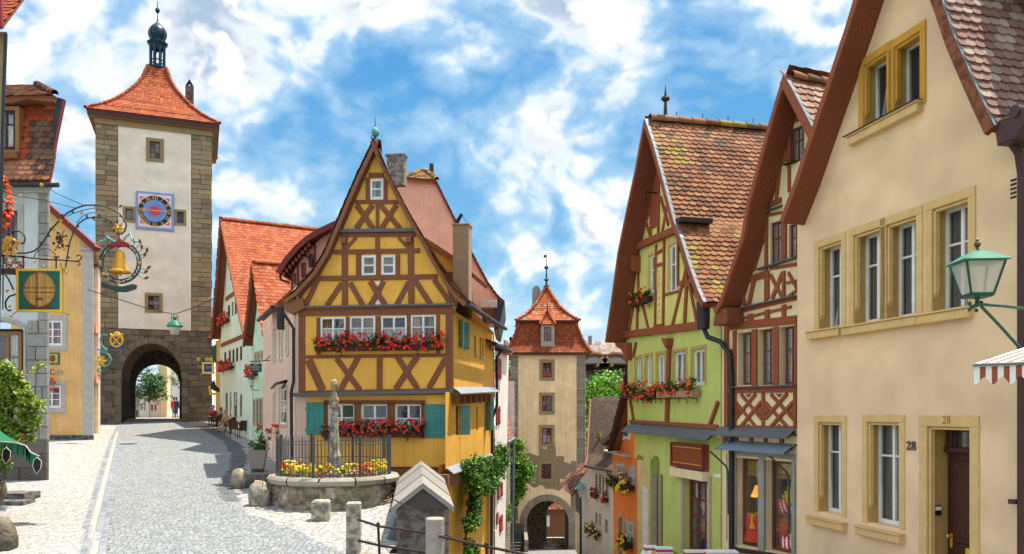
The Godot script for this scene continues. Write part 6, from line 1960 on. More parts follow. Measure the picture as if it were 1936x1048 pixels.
func build_stone_house() -> void:
	# nearest on the left: only a sliver of wall and roof
	var at := fr(-11.309,0.232,-18.000,0.0000)
	var f := fr(-11.309,0.232,-18.000,0.0000)
	var n := thing("corner_house", "sliver of a grey plastered house with orange tiled roof at the left edge", "house", at)
	var m := MB.new()
	wall(m,pv([-2.05,.16,-.3,.16,-.09,8.57,-.05,9.4,0,11.29,-2.05,11.29]),[],.1,.0)
	m.face([Vector3(-.3,.16,0),Vector3(-2.2,-.2,-3),Vector3(-2.0,8.5,-3),Vector3(0,11.29,0)])
	part(n,"wall", m,"chimney_plaster")
	m = MB.new(); m.tube([Vector3(.01,11.22,.06),Vector3(-.06,9.28,.06),Vector3(-.25,.64,.06)],.035,6)
	part(n,"downpipe", m,"gutter")
	var q := pv([-2.05,11.29,.07,11.29,.02,12.48,-2.05,12.48])
	roof_face(n,[[Vector3(q[0].x,q[0].y,.35),Vector3(q[1].x,q[1].y,.35)],[Vector3(q[3].x,q[3].y,-.6),Vector3(q[2].x,q[2].y,-.6)]],{"w": .17,"expo": .15,"palette": ORANGE_TILES,"singles": 60})
	band(n,"barge_board", PackedVector2Array([q[1]+Vector2(.02,-.06),q[2]+Vector2(.02,0)]),.03,.03,.3,.36,"red_paint")
	# the stone-cornered house with the mansard roof
	var t := thing("mansard_house", "blue-grey house with stone corner pillar and tile-hung mansard on the left", "house", fr(-15.388,0.745,-26.700,0.0000))
	var win := Rect2(-1.84,7.6,.81,1.36)
	var door := pv([-2.35,.97,-2.35,5.29,-1.84,5.31,-1.43,5.29,-1.1,5.21,-.86,5.09,-.73,5.03,-.73,.97])
	m = MB.new()
	wall(m,pv([-6.89,-.91,0,-.91,0,9.81,-6.89,9.81]),[win,door],.35,0.0)
	m.face([Vector3(0,-1,0),Vector3(-5.19,-1,-9),Vector3(-5.19,9.5,-9),Vector3(0,9.5,0)])
	part(t,"wall", m,"plaster_grey_blue")
	surround(t,win,.2,0.0,.04,"grey_stone_trim")
	window(t,win,-.12,{"cols": [1,1,1,1],"rows": [1,1],"fw": .09,"mat": "brown_paint", "called": "window"})
	var dr := Rect2(-2.35,.97,1.29,4)
	var w := window(t,dr,-.28,{"cols": [1,1,1],"rows": [3,1,1],"fw": .12,"sw": .05,"mid": .1,"mat": "oak", "called": "shop_door", "curtain": "sides"})
	for k in 2: curved_timber(t,pv([-1.84,5.33,-1.43,5.32,-1.1,5.24,-.86,5.12,-.74,4.99,-.74,3.19]),.16 if k == 0 else .05,"grey_stone_trim", .05 if k == 0 else .1,"door_moulding")
	var grey := [Color(.50,.48,.45),Color(.45,.435,.41),Color(.56,.53,.50),Color(.41,.39,.365)]
	var a := Rect2(-.35,5.31,.35,4.29)
	blocks(t,a,12,1,0.02,grey)
	a = Rect2(-.69,1.34,.69,3.97)
	blocks(t,a,9,2,0.05,grey)
	a = Rect2(-2.67,-.06,2.67,1.41)
	blocks(t,a,3,5,0.09,[Color(.20,.17,.145),Color(.17,.145,.125),Color(.23,.2,.17)])
	m = MB.new()
	m.slab(pv([-5.13,9.9,.14,9.9,.21,9.77,.07,9.67,0,9.53,-5.13,9.53]),0,.22,.03)
	part(t,"cornice", m,"grey_stone_trim")
	m = MB.new(); m.tube([Vector3(-4.78,9.68,.46),Vector3(.58,9.68,.46)],.08,8)
	part(t,"gutter", m,"gutter")
	# tile-hung lower flight with its window
	var ra := pv([-5.13,9.84,.26,9.84,-5.13,10.37,.25,10.37,-5.13,10.86,.23,10.86,-5.13,12.48,.21,12.48])
	var zz := [.42,.22,.08,-.22]
	var rails := []
	for i in 4: rails.append([Vector3(ra[2*i].x,ra[2*i].y,zz[i]),Vector3(ra[2*i+1].x,ra[2*i+1].y,zz[i])])
	var wr := Rect2(-1.91,10.93,.88,1.31)
	var around := wr.grow(.1)
	var patch := func(p: Vector3,tone: int):
		var dd := Vector2((p.x - (ra[1].x - .45)) / .75,(p.y - (ra[1].y+1.3)) / 1.0).length()+rng.randf_range(-.25,.25)
		if p.y < ra[1].y+.75: return 4+(tone % 2) if p.x < ra[1].x - .75 else 5+tone % 2
		return 6+tone % 2 if dd < .85 else tone % 4
	roof_face(t,rails,{"w": .235,"expo": .2,"len": .34,"th": .02,"palette": [Color(.60,.105,.026),Color(.55,.09,.024),Color(.64,.13,.036),Color(.52,.09,.03),Color(.55,.24,.13),Color(.50,.2,.11),Color(.15,.07,.055),Color(.24,.14,.085)],"singles": 300,"patch": patch,"skip": func(p): return around.has_point(Vector2(p.x,p.y))})
	surround(t,wr,.13,-.2,.16,"oak")
	window(t,wr,.08,{"cols": [1,1,1],"rows": [2,1],"fw": .09,"sw": .05,"mid": .05,"mat": "dark_wood", "curtain": "sides"})
	slab_part(t,"window_sill", pv([-1.91,10.82,-.88,10.82,-.86,10.6,-1.91,10.56]),0.0,.32,"timber", .02)
	slab_part(t,"fascia_board", pv([-.77,12.75,.39,12.64,.37,12.43,.23,12.45,-.55,12.55,-1.06,12.42,-1.98,12.42,-1.98,12.56,-1.25,12.6]),-.1,.3,"timber", .01)
	m = MB.new(); m.slab(pv([.39,12.66,.6,12.59,.28,11,.23,12.07]),.05,.2,.02)
	part(t,"verge_pipe", m,"gutter")
	slab_part(t,"verge_board", pv([.59,12.61,.61,12.59,.3,10.89,.27,10.97]),.15,.21,"red_paint")
	ra = pv([-4.93,12.53,.39,12.67,-4.93,13.74,-1.36,13.78])
	roof_face(t,[[Vector3(ra[0].x,ra[0].y,.35),Vector3(ra[1].x,ra[1].y,.35)],[Vector3(ra[2].x,ra[2].y,-1.6),Vector3(ra[3].x,ra[3].y,-1.6)]],{"w": .2,"expo": .13,"palette": RED_TILES+[Color(.36,.2,.12)],"singles": 200})
	ridge(t,Vector3(ra[1].x,ra[1].y+.05,.35),Vector3(ra[3].x,ra[3].y+.05,-1.6),.12,RED_TILES,"hip_tile")
	var hang := Vector3(-12.39,8.07,-19.5)
	var g := thing("hanging_geranium", "big ball of red geraniums hanging at the left edge above the signs", "flowers", Transform3D(Basis(),hang))
	leaves(g,"foliage", [[Vector3(-.05,0,0),Vector3(.28,.68,.25)]],420,.09,GREENS)
	for i in 130:
		var d := Vector3(rng.randfn(),rng.randfn(),rng.randfn()).normalized()
		blossom(g,Vector3(-.05,0,0)+d*Vector3(.27,.70,.25),rng.randf_range(.035,.06),M.red_petal if rng.randf() < .4 else M.orange_petal)
	flower_box(Transform3D(Basis(),Vector3(-15.89,7.14,-24.2)),1.27,"red geraniums behind the barrel sign on the left", "", {"up": .4,"down": .1,"flowers": 40,"leaves": 400})

func build_cafe() -> void:
	var t := thing("cafe_house", "apricot gabled cafe with grey corner strip and white windows", "house", fr(-21.390,1.589,-41.000,0.0000))
	var w2 := [Rect2(-2.57,4.8,1.03,1.3),Rect2(-2.57,1.63,.96,1.15)]
	var m := MB.new()
	var o := pv([-4.18,-.48,.03,-.48,.03,9.88,-2.24,11.88,-4.18,13.55])
	wall(m,o,w2,.12,0.0)
	m.face([Vector3(.03,-1,0),Vector3(-4.14,-1,-8),Vector3(-4.14,9.7,-8),Vector3(.03,9.7,0)])
	part(t,"wall", m,"plaster_cafe")
	for r in w2:
		surround(t,r,.24,0.0,.04,"grey_stone_trim")
		window(t,r,-.02,{"cols": [1,1],"rows": [1,1,1],"fw": .1,"sw": .045,"mid": .09,"curtain": "sides", "cloth": "red_cloth"})
	var st := Rect2(-.51,.01,.54,9.71)
	slab_part(t,"corner_strip", rect_poly(st),-.02,.05,"grey_stone_trim", .01)
	slab_part(t,"capital", pv([-.62,9.83,.08,9.83,.08,9.66,-.62,9.66]),-.02,.14,"grey_stone_trim", .02)
	slab_part(t,"plinth", pv([-4.18,.25,.05,.25,.05,-.48,-4.18,-.48]),-.02,.07,"hut_stone", .01)
	band(t,"barge_board", pv([-4.18,13.76,-2.24,12.04,.3,9.77]),.04,.2,-.2,.35,"maroon_paint")
	m = MB.new()
	var q := pv([-5.8,15.22,-2.24,12.09,.3,9.83])
	for i in 2: m.face([Vector3(q[i].x,q[i].y+.05,.4),Vector3(q[i+1].x,q[i+1].y+.05,.4),Vector3(q[i+1].x - 4.1,q[i+1].y+.05,-8),Vector3(q[i].x - 4.1,q[i].y+.05,-8)])
	part(t,"roof", m,"barge_brown")
	var pic := Rect2(-2.23,3.85,.54,.61)
	var p := slab_part(t,"wall_picture", rect_poly(pic),0,.05,"green_paint", .01)
	slab_part(p,"picture_field", rect_poly(pic.grow(-.08)),.05,.056,"gold_paint")
	slab_part(p,"picture_emblem", arc(pic.get_center().x - .05,pic.get_center().y,.14,.18,0,350,14),.056,.062,"bronze")
	text(t,"C", Transform3D(Basis(),Vector3(-2.08,3.47,.012)),.30,"rust_letter", "lettering", "Droid Serif", 700)
	text(t,"afe", Transform3D(Basis(),Vector3(-1.74,3.44,.012)),.28,"grey_paint", "lettering", "Droid Serif", 400)
	var g := thing("hanging_geranium", "red geranium ball hanging beside the lower cafe window", "flowers", fr(-21.390,1.589,-41.000,0.0000)*Transform3D(Basis(),Vector3(-2.06,2.84,.35)))
	leaves(g,"foliage", [[Vector3.ZERO,Vector3(.25,.35,.25)]],90,.1,GREENS)
	for i in 40: blossom(g,Vector3(rng.randfn(),rng.randfn(),rng.randfn()).normalized()*Vector3(.27,.37,.27),.06,M.orange_petal if i % 2 else M.red_petal)
	# narrow pink house between cafe and tower
	var n := thing("narrow_pink_house", "thin strip of a pink house between the cafe and the clock tower", "house", fr(-23.122,1.825,-45.000,0.0000))
	part(n,"wall", box_mb(Vector3(-1.6,-.5,0),Vector3(-.06,9.2,-.25)),"plaster_rose")
	part(n,"corner_strip", box_mb(Vector3(-.3,-.5,-.01),Vector3(0,9.3,.06)),"white_paint")
	for y in [5.6,2.8]:
		part(n,"balcony_box", box_mb(Vector3(-.3,y,.06),Vector3(.02,y+.4,.35)),"plaster_pink")
	part(n,"roof", box_mb(Vector3(-1.6,9.3,.3),Vector3(.1,9.45,-.4)),"soffit")
	var l := thing("wall_lantern", "small white-glazed wall lantern on the corner of the pink strip house", "lantern", Transform3D(Basis(),Vector3(-22.92,5,-44.6)))
	small_lantern(l,.5)

func small_lantern(l: Node,h: float) -> void:
	var m := MB.new()
	m.lathe([[0,h*.62],[h*.34,h*.62],[h*.30,h*.68],[h*.1,h*.9],[h*.04,h],[0,h]],6)
	m.lathe([[0,0],[h*.14,0],[h*.18,h*.06],[h*.05,h*.08],[0,h*.08]],6)
	part(l,"lamp_roof", m,"lamp_green")
	m = MB.new(); m.lathe([[h*.17,h*.07],[h*.27,h*.62]],6); part(l,"lamp_glass", m,"frosted_glass")
	m = MB.new(); m.tube([Vector3(0,0,0),Vector3(0,-h*.25,0),Vector3(0,-h*.3,-h*.6)],h*.035,5); part(l,"lamp_arm", m,"iron")

func gable_house(called: String,label: String,at: Transform3D,outline: PackedVector2Array,holes: Array,wall_mat,deep: float) -> Node3D:
	var t := thing(called,label,"house", at)
	facade_hull(t,outline,holes,.12,deep,wall_mat)
	return t

func build_mint_houses() -> void:
	# far one, with the great orange roof
	var ap := Vector2(-6.48,12.1)
	var le := Vector2(-9.42,5.66)
	var re := Vector2(.25,4.89)
	var o := pv([-9.42,-.43,-9.42,5.34,-6.48,11.86,-.13,5.24,-.13,-.43])
	var rows := [Rect2(-6.91,6.64,.66,.7),Rect2(-5.61,6.6,.41,.81),Rect2(-4.8,6.59,.61,.75),Rect2(-6.16,8.7,.73,.77)]+[Rect2(-8.08,4.01,.69,.71),Rect2(-6.63,3.98,.65,.74),Rect2(-5.52,3.96,.63,.75),Rect2(-4.45,3.95,.64,.77),Rect2(-3.35,3.97,.62,.77),Rect2(-7.69,1.16,.77,1.15),Rect2(-6.25,.99,.69,1.33),Rect2(-5.11,.83,1.01,1.47),Rect2(-3.39,.92,.62,1.24)]
	var t := gable_house("mint_house", "pale mint house with dark brown eaves and steep orange roof up the left street", fr(-13.056,1.825,-40.500,-1.0569),o,rows,"plaster_mint_pale", 7.0)
	for i in rows.size():
		window(t,rows[i],-.04,{"cols": [1],"rows": [1,1],"fw": .06,"mat": "brown_paint" if i < 9 else "grey_paint", "curtain": ""})
	var prof := PackedVector2Array([ap+Vector2(0,.1),ap.lerp(re,.5)+Vector2(-.1,.15),ap.lerp(re,.85)+Vector2(-.05,.0),re+Vector2(.1,0)])
	var proln := PackedVector2Array([ap+Vector2(0,.1),ap.lerp(le,.5)+Vector2(.1,.15),le+Vector2(-.3,0)])
	profile_roof(t,prof,.5,-9.5,true,{"w": .27,"expo": .24,"palette": ORANGE_TILES+[Color(.55,.16,.07),Color(.5,.13,.06)],"singles": 0})
	profile_roof(t,proln,.5,-9.5,false,{"w": .27,"expo": .3,"palette": RED_TILES})
	ridge(t,Vector3(ap.x,ap.y+.12,.4),Vector3(ap.x,ap.y+.12,-9.5),.15,ORANGE_TILES)
	var up := proln.duplicate()
	up.reverse()
	band(t,"barge_board", up,.05,.28,.42,.52,"soffit")
	band(t,"barge_board", prof,.05,.1,.421,.523,"soffit")
	for b in [[-7.44,7.79,-4.24,7.81,.23],[-8.94,5.2,-1.97,5.21,.22]]: timber(t,b,"soffit", .05)
	part(t,"chimney", box_mb(Vector3(ap.x+.2,ap.y - 1,-6.3),Vector3(ap.x+.5,ap.y+.62,-6.6)),"gutter")
	part(t,"chimney", box_mb(Vector3(ap.x+.2,ap.y - 1,-7.2),Vector3(ap.x+.35,ap.y+.35,-7.35)),"gutter")
	var grp := "geranium boxes of the mint houses"
	flower_box(fr(-13.056,1.825,-40.500,-1.0569)*Transform3D(Basis(),Vector3(-8.69,6.35,.04)),2.6,"upper red geranium box on the pale mint house", grp,{"flowers": 40,"leaves": 130,"leaf": .1,"scale": 1.5,"up": .38,"down": .2,"petal2": "orange_petal"})
	flower_box(fr(-13.056,1.825,-40.500,-1.0569)*Transform3D(Basis(),Vector3(-8.94,3.6,.04)),4.2,"long lower red geranium box on the pale mint house", grp,{"flowers": 60,"leaves": 130,"leaf": .1,"scale": 1.5,"up": .38,"down": .15,"petal2": "orange_petal"})
	# nearer one, greener
	ap = Vector2(-2.08,8.61)
	le = Vector2(-4.87,5.06)
	re = ap+Vector2(ap.x - le.x,le.y - ap.y)
	o = pv([-4.38,.06,-4.38,5.21,-2.08,8.41,1.03,3.97,1.03,.02])
	rows = [Rect2(-3.8,4.16,.58,.37),Rect2(-2.91,4.14,.56,.38),Rect2(-1.98,4.13,.53,.37),Rect2(-1.05,4.14,.51,.35),Rect2(-4.25,1.04,.55,1.21),Rect2(-3.31,.98,.61,1.29),Rect2(-2.4,.99,.63,1.29),Rect2(-1.53,.94,.64,1.36)]
	t = gable_house("green_mint_house", "mint-green gabled house with brown barge board beside the pink house", fr(-10.955,1.353,-36.200,-1.1029),o,rows,"plaster_mint", 5.0)
	simple_windows(t,rows,-.03,{"cols": [1],"rows": [1,1],"fw": .07,"mat": "grey_paint"},"sand_trim", .07)
	prof = PackedVector2Array([ap+Vector2(0,.1),ap.lerp(re,.6)+Vector2(-.05,.1),re])
	proln = PackedVector2Array([ap+Vector2(0,.1),ap.lerp(le,.6)+Vector2(.05,.1),le+Vector2(-.1,0)])
	profile_roof(t,prof,.4,-7.0,true,{"w": .25,"expo": .22,"palette": ORANGE_TILES+[Color(.55,.2,.1)]})
	profile_roof(t,proln,.4,-7.0,false,{"w": .25,"expo": .3,"palette": ORANGE_TILES})
	ridge(t,Vector3(ap.x,ap.y+.12,.3),Vector3(ap.x,ap.y+.12,-7.0),.14,ORANGE_TILES)
	up = proln.duplicate()
	up.reverse()
	band(t,"barge_board", up,.05,.22,.32,.42,"soffit")
	flower_box(fr(-10.955,1.353,-36.200,-1.1029)*Transform3D(Basis(),Vector3(-5.19,3.41,.04)),2.4,"red geranium box on the greener mint house behind the dark sign", grp,{"flowers": 46,"leaves": 150,"leaf": .1,"scale": 1.4,"up": .38,"down": .15,"petal2": "orange_petal"})
	var l := thing("wall_lantern", "black wall lantern on the greener mint house", "lantern", fr(-10.955,1.353,-36.200,-1.1029)*Transform3D(Basis(),Vector3(-1.94,2.85,.45)))
	small_lantern(l,.55)
	# small house squeezed against the tower
	t = thing("small_house", "small ochre house with brown-red roof wedged between tower and mint house", "house", fr(-17.895,2.120,-50.000,-1.0569))
	part(t,"wall", box_mb(Vector3(-3.2,-1,-5),Vector3(.2,5.54,0)),"plaster_ochre")
	slab_part(t,"shutter", pv([-4.33,5.3,-2.88,5.3,-2.88,4.16,-4.33,4.21]),.0,.06,"green_paint")
	var q := pv([-5.18,5.83,.36,5.59,-4.54,10.18,.36,9.51])
	roof_face(t,[[Vector3(q[0].x,q[0].y,.3),Vector3(q[1].x,q[1].y,.3)],[Vector3(q[2].x - .6,q[2].y,-3),Vector3(q[3].x,q[3].y,-3)]],{"w": .27,"expo": .24,"palette": RED_TILES})

func build_pink_houses() -> void:
	# neighbour with its eaves to the street
	var o := pv([-8.88,.32,-8.88,6.08,-3.35,6.25,.46,6.4,.46,.07])
	var rows := [Rect2(-5.35,4.24,.55,1.17),Rect2(-3.51,4.18,.65,1.1),Rect2(-1.67,4.27,.33,.97),Rect2(-5.35,1.69,.46,1.17),Rect2(-3.51,1.73,1.8,1.33)]
	var t := gable_house("pink_street_house", "rosy house with dark eaves and dormer left of the yellow house", fr(-7.359,0.822,-27.150,-1.1567),o,rows,"plaster_rose", 4.0)
	simple_windows(t,rows,-.03,{"cols": [1,1],"rows": [1,1,1],"fw": .06,"mat": "white_paint", "curtain": "full", "cloth": "ochre_curtain"},"sand_trim", .1)
	var m := MB.new()
	m.tube([Vector3(-5.17,3.13,.1),Vector3(-.13,3.13,.6),Vector3(2.39,3.14,.6),Vector3(-2.09,3.05,.1)],.05,5)
	part(t,"door_canopy", m,"iron")
	var ev := pv([-5.74,5.71,-1.71,5.92,1.26,5.98,3.14,5.98])
	var rails := []
	var e0 := Vector2(ev[0].x,ev[1].y)
	var e1 := Vector2(-1.5,ev[1].y)
	for k in [[0.0,.45],[1.4,-.9],[2.6,-2.0]]: rails.append([Vector3(e0.x,e0.y+k[0],k[1]),Vector3(e1.x,e1.y+k[0],k[1])])
	roof_face(t,rails,{"w": .2,"expo": .17,"palette": RED_TILES,"slab": .1,"singles": 0})
	m = MB.new(); m.tube([Vector3(e0.x - .1,e0.y - .04,.52),Vector3(e1.x,e1.y - .04,.52)],.08,8)
	part(t,"gutter", m,"gutter")
	# long dormer under a curved maroon roof, turned to the square
	var dt := thing("dormer_house", "pink attic with maroon curved roof rising left of the yellow gable", "house", fr(-8.455,0.822,-31.500,0.0000))
	slab_part(dt,"wall", pv([-.17,7.5,-.26,6.67,.36,6.37,.9,7.68,1.61,8.51,1.61,9.34,1.02,9.04,.42,8.51,.07,8.09]),-3,0,"plaster_pink")
	for r in [Rect2(-.1,7.23,.09,.39),Rect2(.2,7.47,.18,.56),Rect2(.49,7.86,.18,.53)]: window(dt,r,.02,{"cols": [1,1],"rows": [1],"fw": .05,"mat": "maroon_paint", "called": "dormer_window"})
	for b in [[.73,8.75,.73,7.86,.08],[.07,8.09,.07,7.14,.06],[-.17,7.68,-.17,6.97,.06]]: timber(dt,b,"maroon_paint", .06)
	band(dt,"dormer_roof", pv([-.6,7.56,-.26,8.09,.13,8.54,.54,8.9,1.02,9.19,1.73,9.52]),.10,.12,-3.2,.5,"maroon_paint")
	for k in 9:
		var q := Vector2(-.44,7.62).lerp(Vector2(.54,8.75),k / 8.0)
		part(dt,"rafter_end", box_mb(Vector3(q.x,q.y - .16,-.1),Vector3(q.x+.09,q.y - .02,.42)),"soffit")
	m = MB.new()
	for q in [pv([-.59,7.56,-.57,7.35,-.23,7.23]),pv([.16,8.42,.63,8.18,.66,7.86])]: m.tube(flat(q),.05,6)
	part(dt,"downpipe", m,"gutter", Transform3D(Basis(),Vector3(0,0,.15)))
	# great pink gable behind the yellow house
	o = pv([-6.18,2.64,-6.18,10.2,-4.63,12.96,-4.29,13.11,-2.89,13,-1.97,11.14,-1.3,9.81,-.44,8.2,0,7.56,-.05,7.14,-.76,7.14,-.71,1.61])
	t = gable_house("pink_gable_house", "tall plain salmon-pink gable house rising behind the yellow house", fr(-0.633,0.704,-37.000,0.0000),o,[],"plaster_pink", 9.0)
	var q := pv([-4.3,13.02,-2.8,12.9,-3.69,13.87,-3.53,13.89])
	roof_face(t,[[Vector3(q[0].x,q[0].y,.3),Vector3(q[1].x,q[1].y,.3)],[Vector3(q[2].x,q[2].y,-1.6),Vector3(q[3].x,q[3].y,-1.6)]],{"w": .24,"expo": .2,"palette": MOSS_TILES,"singles": 70})
	for k in 2: ridge(t,Vector3(q[k].x,q[k].y+.04,.3),Vector3(q[2+k].x,q[2+k].y+.04,-1.6),.12,MOSS_TILES,"hip_tile")
	var pr := pv([-3.57,13.96,-2.89,13.02,-1.97,11.16,-1.3,9.83,-.44,8.22,.05,7.59,.26,7.42])
	var rl := []
	for i in range(pr.size() - 1,0,-1): rl.append([Vector3(pr[i].x,pr[i].y,.12),Vector3(pr[i].x,pr[i].y,-9)])
	roof_face(t,rl,{"w": .25,"expo": .25,"palette": RED_TILES,"slab": .06})
	slab_part(t,"kneeler", pv([-.83,7.42,-.05,7.42,-.05,7.09,-.83,7.09]),-.3,.25,"grey_stone_trim", .03)
	slab_part(t,"eave_gutter", pv([-.15,7.46,.3,7.42,.03,6.16,-.2,6.06]),-7.0,.1,"gutter", .02)
	part(t,"chimney", box_mb(Vector3(-3.44,14.15,-2.6),Vector3(-3.25,14.57,-2.9)),"gutter")
	# smaller chimney on the lower slope
	part(t,"chimney", box_mb(Vector3(-1.31,7.37,.5),Vector3(-1.15,7.78,.2)),"terracotta")

func build_behind_tower() -> void:
	var f := fr(-32.961,3.595,-75.000,0.0000)
	var names := [["white_garden_house", "white house seen through the tower arch", "plaster_white", Rect2(-1.82,-1.06,.92,2.45),["ochre_curtain", "ochre_curtain"]],["grey_shed", "low grey-brown building seen through the tower arch", "plaster_rose", Rect2(-.81,-1.06,.94,2.51),["brown_paint", "brown_paint"]],["tall_cream_house", "tall cream house at the right of the tower arch", "plaster_peach", Rect2(.15,-1.06,.59,5.2),[]],["garden_wall", "beige garden wall at the left of the tower arch", "concrete", Rect2(-3.66,-1.06,1.82,2.14),[]]]
	for q in names:
		var r := q[3] as Rect2
		var t := thing(q[0],q[1],"house" if q[0] != "garden_wall" else "wall", fr(-32.961,3.595,-75.000,0.0000))
		part(t,"wall", box_mb(Vector3(r.position.x,r.position.y - .5,-.8),Vector3(r.end.x,r.end.y,.0)),q[2])
		for i in q[4].size():
			for j in 2: part(t,"window", box_mb(Vector3(r.position.x+r.size.x*(.12+.35*j),r.position.y+r.size.y*(.25+.42*i),-.05),Vector3(r.position.x+r.size.x*(.25+.35*j),r.position.y+r.size.y*(.47+.42*i),.04)),q[4][i])
	var far := thing("street_house", "sunlit white house front at the far right of the tower arch", "house", fr(-33.987,4.008,-82.000,0.0000))
	part(far,"wall", box_mb(Vector3(-2.2,-.5,-.2),Vector3(2,9,-6)),"plaster_white")
	for j in 3: part(far,"shutter", box_mb(Vector3(-1.9,2.2+1.6*j,-.2),Vector3(-1.4,3.2+1.6*j,-.12)),"green_paint")

# ==================================================================== down the right street
func build_lower_street() -> void:
	# white house with red shutters, next after the yellow one
	var at := fr(-0.709,-4.000,-33.700,1.4187)
	var o := pv([0,-.54,0,10.1,3.71,9.83,2.34,-1.05])
	var sh := [Rect2(.02,8.43,.36,.88),Rect2(.53,8.42,.4,.91),Rect2(.17,6.44,.33,.85),Rect2(1.08,8.42,.25,.89),Rect2(.77,6.48,.31,.79)]+[Rect2(.55,3.26,.38,.7),Rect2(1.35,3.33,.36,.62),Rect2(.22,2.24,.34,.52),Rect2(1,1.81,.71,.71)]
	var t := thing("white_house", "narrow white house with red shutters behind the yellow house", "house", at)
	var m := MB.new()
	wall(m,o,[],.1,0.0)
	m.face([Vector3(-.3,-9,-.2),Vector3(-.3,-9,0),Vector3(-.3,9,0),Vector3(-.3,9,-.2)])
	part(t,"wall", m,"plaster_white")
	for r in sh: shutter(t,r,.02,"red_paint")
	m = MB.new()
	m.tube([Vector3(-2.41,9.67,.4),Vector3(1.58,9.68,.4)],.09,7)
	part(t,"gutter", m,"gutter")
	var q := pv([-2.2,9.7,1.55,9.68,-1.98,9.92,-.23,9.95])
	roof_face(t,[[Vector3(q[0].x,q[0].y,.4),Vector3(q[1].x,q[1].y,.4)],[Vector3(q[0].x,q[2].y+.6,-1.5),Vector3(q[1].x,q[3].y+.8,-1.5)]],{"w": .22,"expo": .2,"palette": RED_TILES})
	slab_part(t,"eave_board", pv([-.16,9.78,3.24,9.76,3.1,9.61,-.16,9.58]),.0,.25,"maroon_paint")
	# tile-hung lean-to house
	t = thing("tile_hung_house", "low house with steep pinkish-red tiled front beside the gate tower", "house", fr(-0.395,-5.000,-40.000,1.5169))
	var f := Rect2(-1.2,6.57,6.86,3.2)
	roof_face(t,[[Vector3(f.position.x,f.position.y,.15),Vector3(f.end.x,f.position.y,.15)],[Vector3(f.position.x,f.end.y,-.5),Vector3(f.end.x,f.end.y,-.5)]],{"w": .24,"expo": .24,"palette": [Color(.56,.2,.13),Color(.5,.16,.1),Color(.6,.28,.2)],"singles": 60})
	part(t,"wall", box_mb(Vector3(f.position.x - .5,f.position.y - 9,-2),Vector3(f.end.x - .08,f.position.y - .05,0)),"old_stone")
	m = MB.new(); m.tube([Vector3(f.end.x,f.position.y,.2),Vector3(f.end.x,f.position.y - 8,.1)],.06,6); m.tube([Vector3(f.position.x,f.position.y - .03,.25),Vector3(f.end.x+.1,f.position.y - .03,.25)],.07,6)
	part(t,"downpipe", m,"blue_slate")
	m = MB.new(); m.slab(PackedVector2Array([Vector2(f.end.x - .02,f.position.y),Vector2(f.end.x+.06,f.position.y),Vector2(f.end.x+.06,f.end.y),Vector2(f.end.x - .02,f.end.y)]),-.6,.22)
	part(t,"verge_board", m,"white_paint")
	t = thing("red_gable_house", "small orange-red gable peeping out beside the gate tower roof", "house", fr(-0.564,-4.000,-66.000,0.0000))
	slab_part(t,"wall", pv([-.37,6.14,-.37,10.09,-.12,10.51,.03,10.49,.37,9.99,.37,6.14]),-4,0,"plaster_orange")
	slab_part(t,"window", pv([-.2,10.04,-.02,10.04,-.02,9.84,-.2,9.84]),0,.05,"white_paint")
	# steps up to the wall walk, left of the gateway
	t = thing("stone_steps", "dark stone stairs climbing beside the gate tower", "stairs", fr(0.375,-8.000,-57.000,0.0000))
	for i in 16:
		var y := -.2+i*.19
		part(t,"step", box_mb(Vector3(-.75,y - .3,-i*.28+1),Vector3(.5,y,-i*.28+.6)),toned("stone", Color(.16,.15,.135)))
	part(t,"side_wall", box_mb(Vector3(.5,-1,1.6),Vector3(.75,2.2,-5)),"old_stone")
	part(t,"side_wall", box_mb(Vector3(-1.6,-1,2.5),Vector3(-.75,4.5,-5)),"old_stone")
	# ---- right side: orange house
	at = fr(4.776,-3.000,-30.000,-1.3963)
	var h := [Rect2(-2.98,3.19,1.13,.71),Rect2(-1.21,3.17,.7,.7),Rect2(-1.52,.93,.8,.79)]
	var arch := pv([-2.57,-.86,-2.57,1.55,-2.46,1.76,-2.22,1.86,-1.99,1.82,-1.88,1.64,-1.88,-.71])
	var sw := [Rect2(-2.45,5.03,.48,1.09),Rect2(-1.73,5.07,.48,1.17)]
	var out := pv([-3.16,-2.28,-3.46,4.46,-2.18,6.42,-.8,8.73,.7,10.24,.7,-2.1])
	t = thing("orange_house", "bright orange gabled house with green shutters below the green house", "house", at)
	facade_hull(t,out,h+[arch]+sw,.12,7.0,"plaster_orange")
	for r in h: surround(t,r,.08,0,.03,"grey_stone_trim"); window(t,r,-.04,{"cols": [1,1,1],"rows": [1,1],"fw": .05,"sw": .03,"curtain": "full"})
	for r in sw:
		surround(t,r,.12,0,.03,"white_paint"); window(t,r,-.04,{"cols": [1],"rows": [1,1],"fw": .05})
		shutter(t,Rect2(r.position.x+r.size.x*.1,r.position.y,r.size.x*.45,r.size.y),.04,"green_paint")
	var am := MB.new(); am.slab(arch,-.12,-.08); part(t,"door", am,"grey_paint")
	band(t,"door_surround", pv([-2.62,-.87,-2.62,1.54,-2.51,1.79,-2.22,1.9,-1.94,1.86,-1.82,1.65,-1.82,-.7]),.06,.06,0,.05,"sand_trim")
	band(t,"barge_board", pv([-2.55,4.51,-.88,6.41,.63,8.7,1.33,9.57]),.02,.14,.3,.5,"dark_wood")
	slab_part(t,"ledge", pv([-3.78,4.44,-.94,4.35,-.94,4.27,-3.78,4.37]),0,.3,"grey_stone_trim", .02)
	var pr := pv([1.45,9.75,.63,8.7,-.88,6.41,-2.55,4.51])
	profile_roof(t,pr,.5,-7,false,{"w": .2,"expo": .2,"palette": RED_TILES})
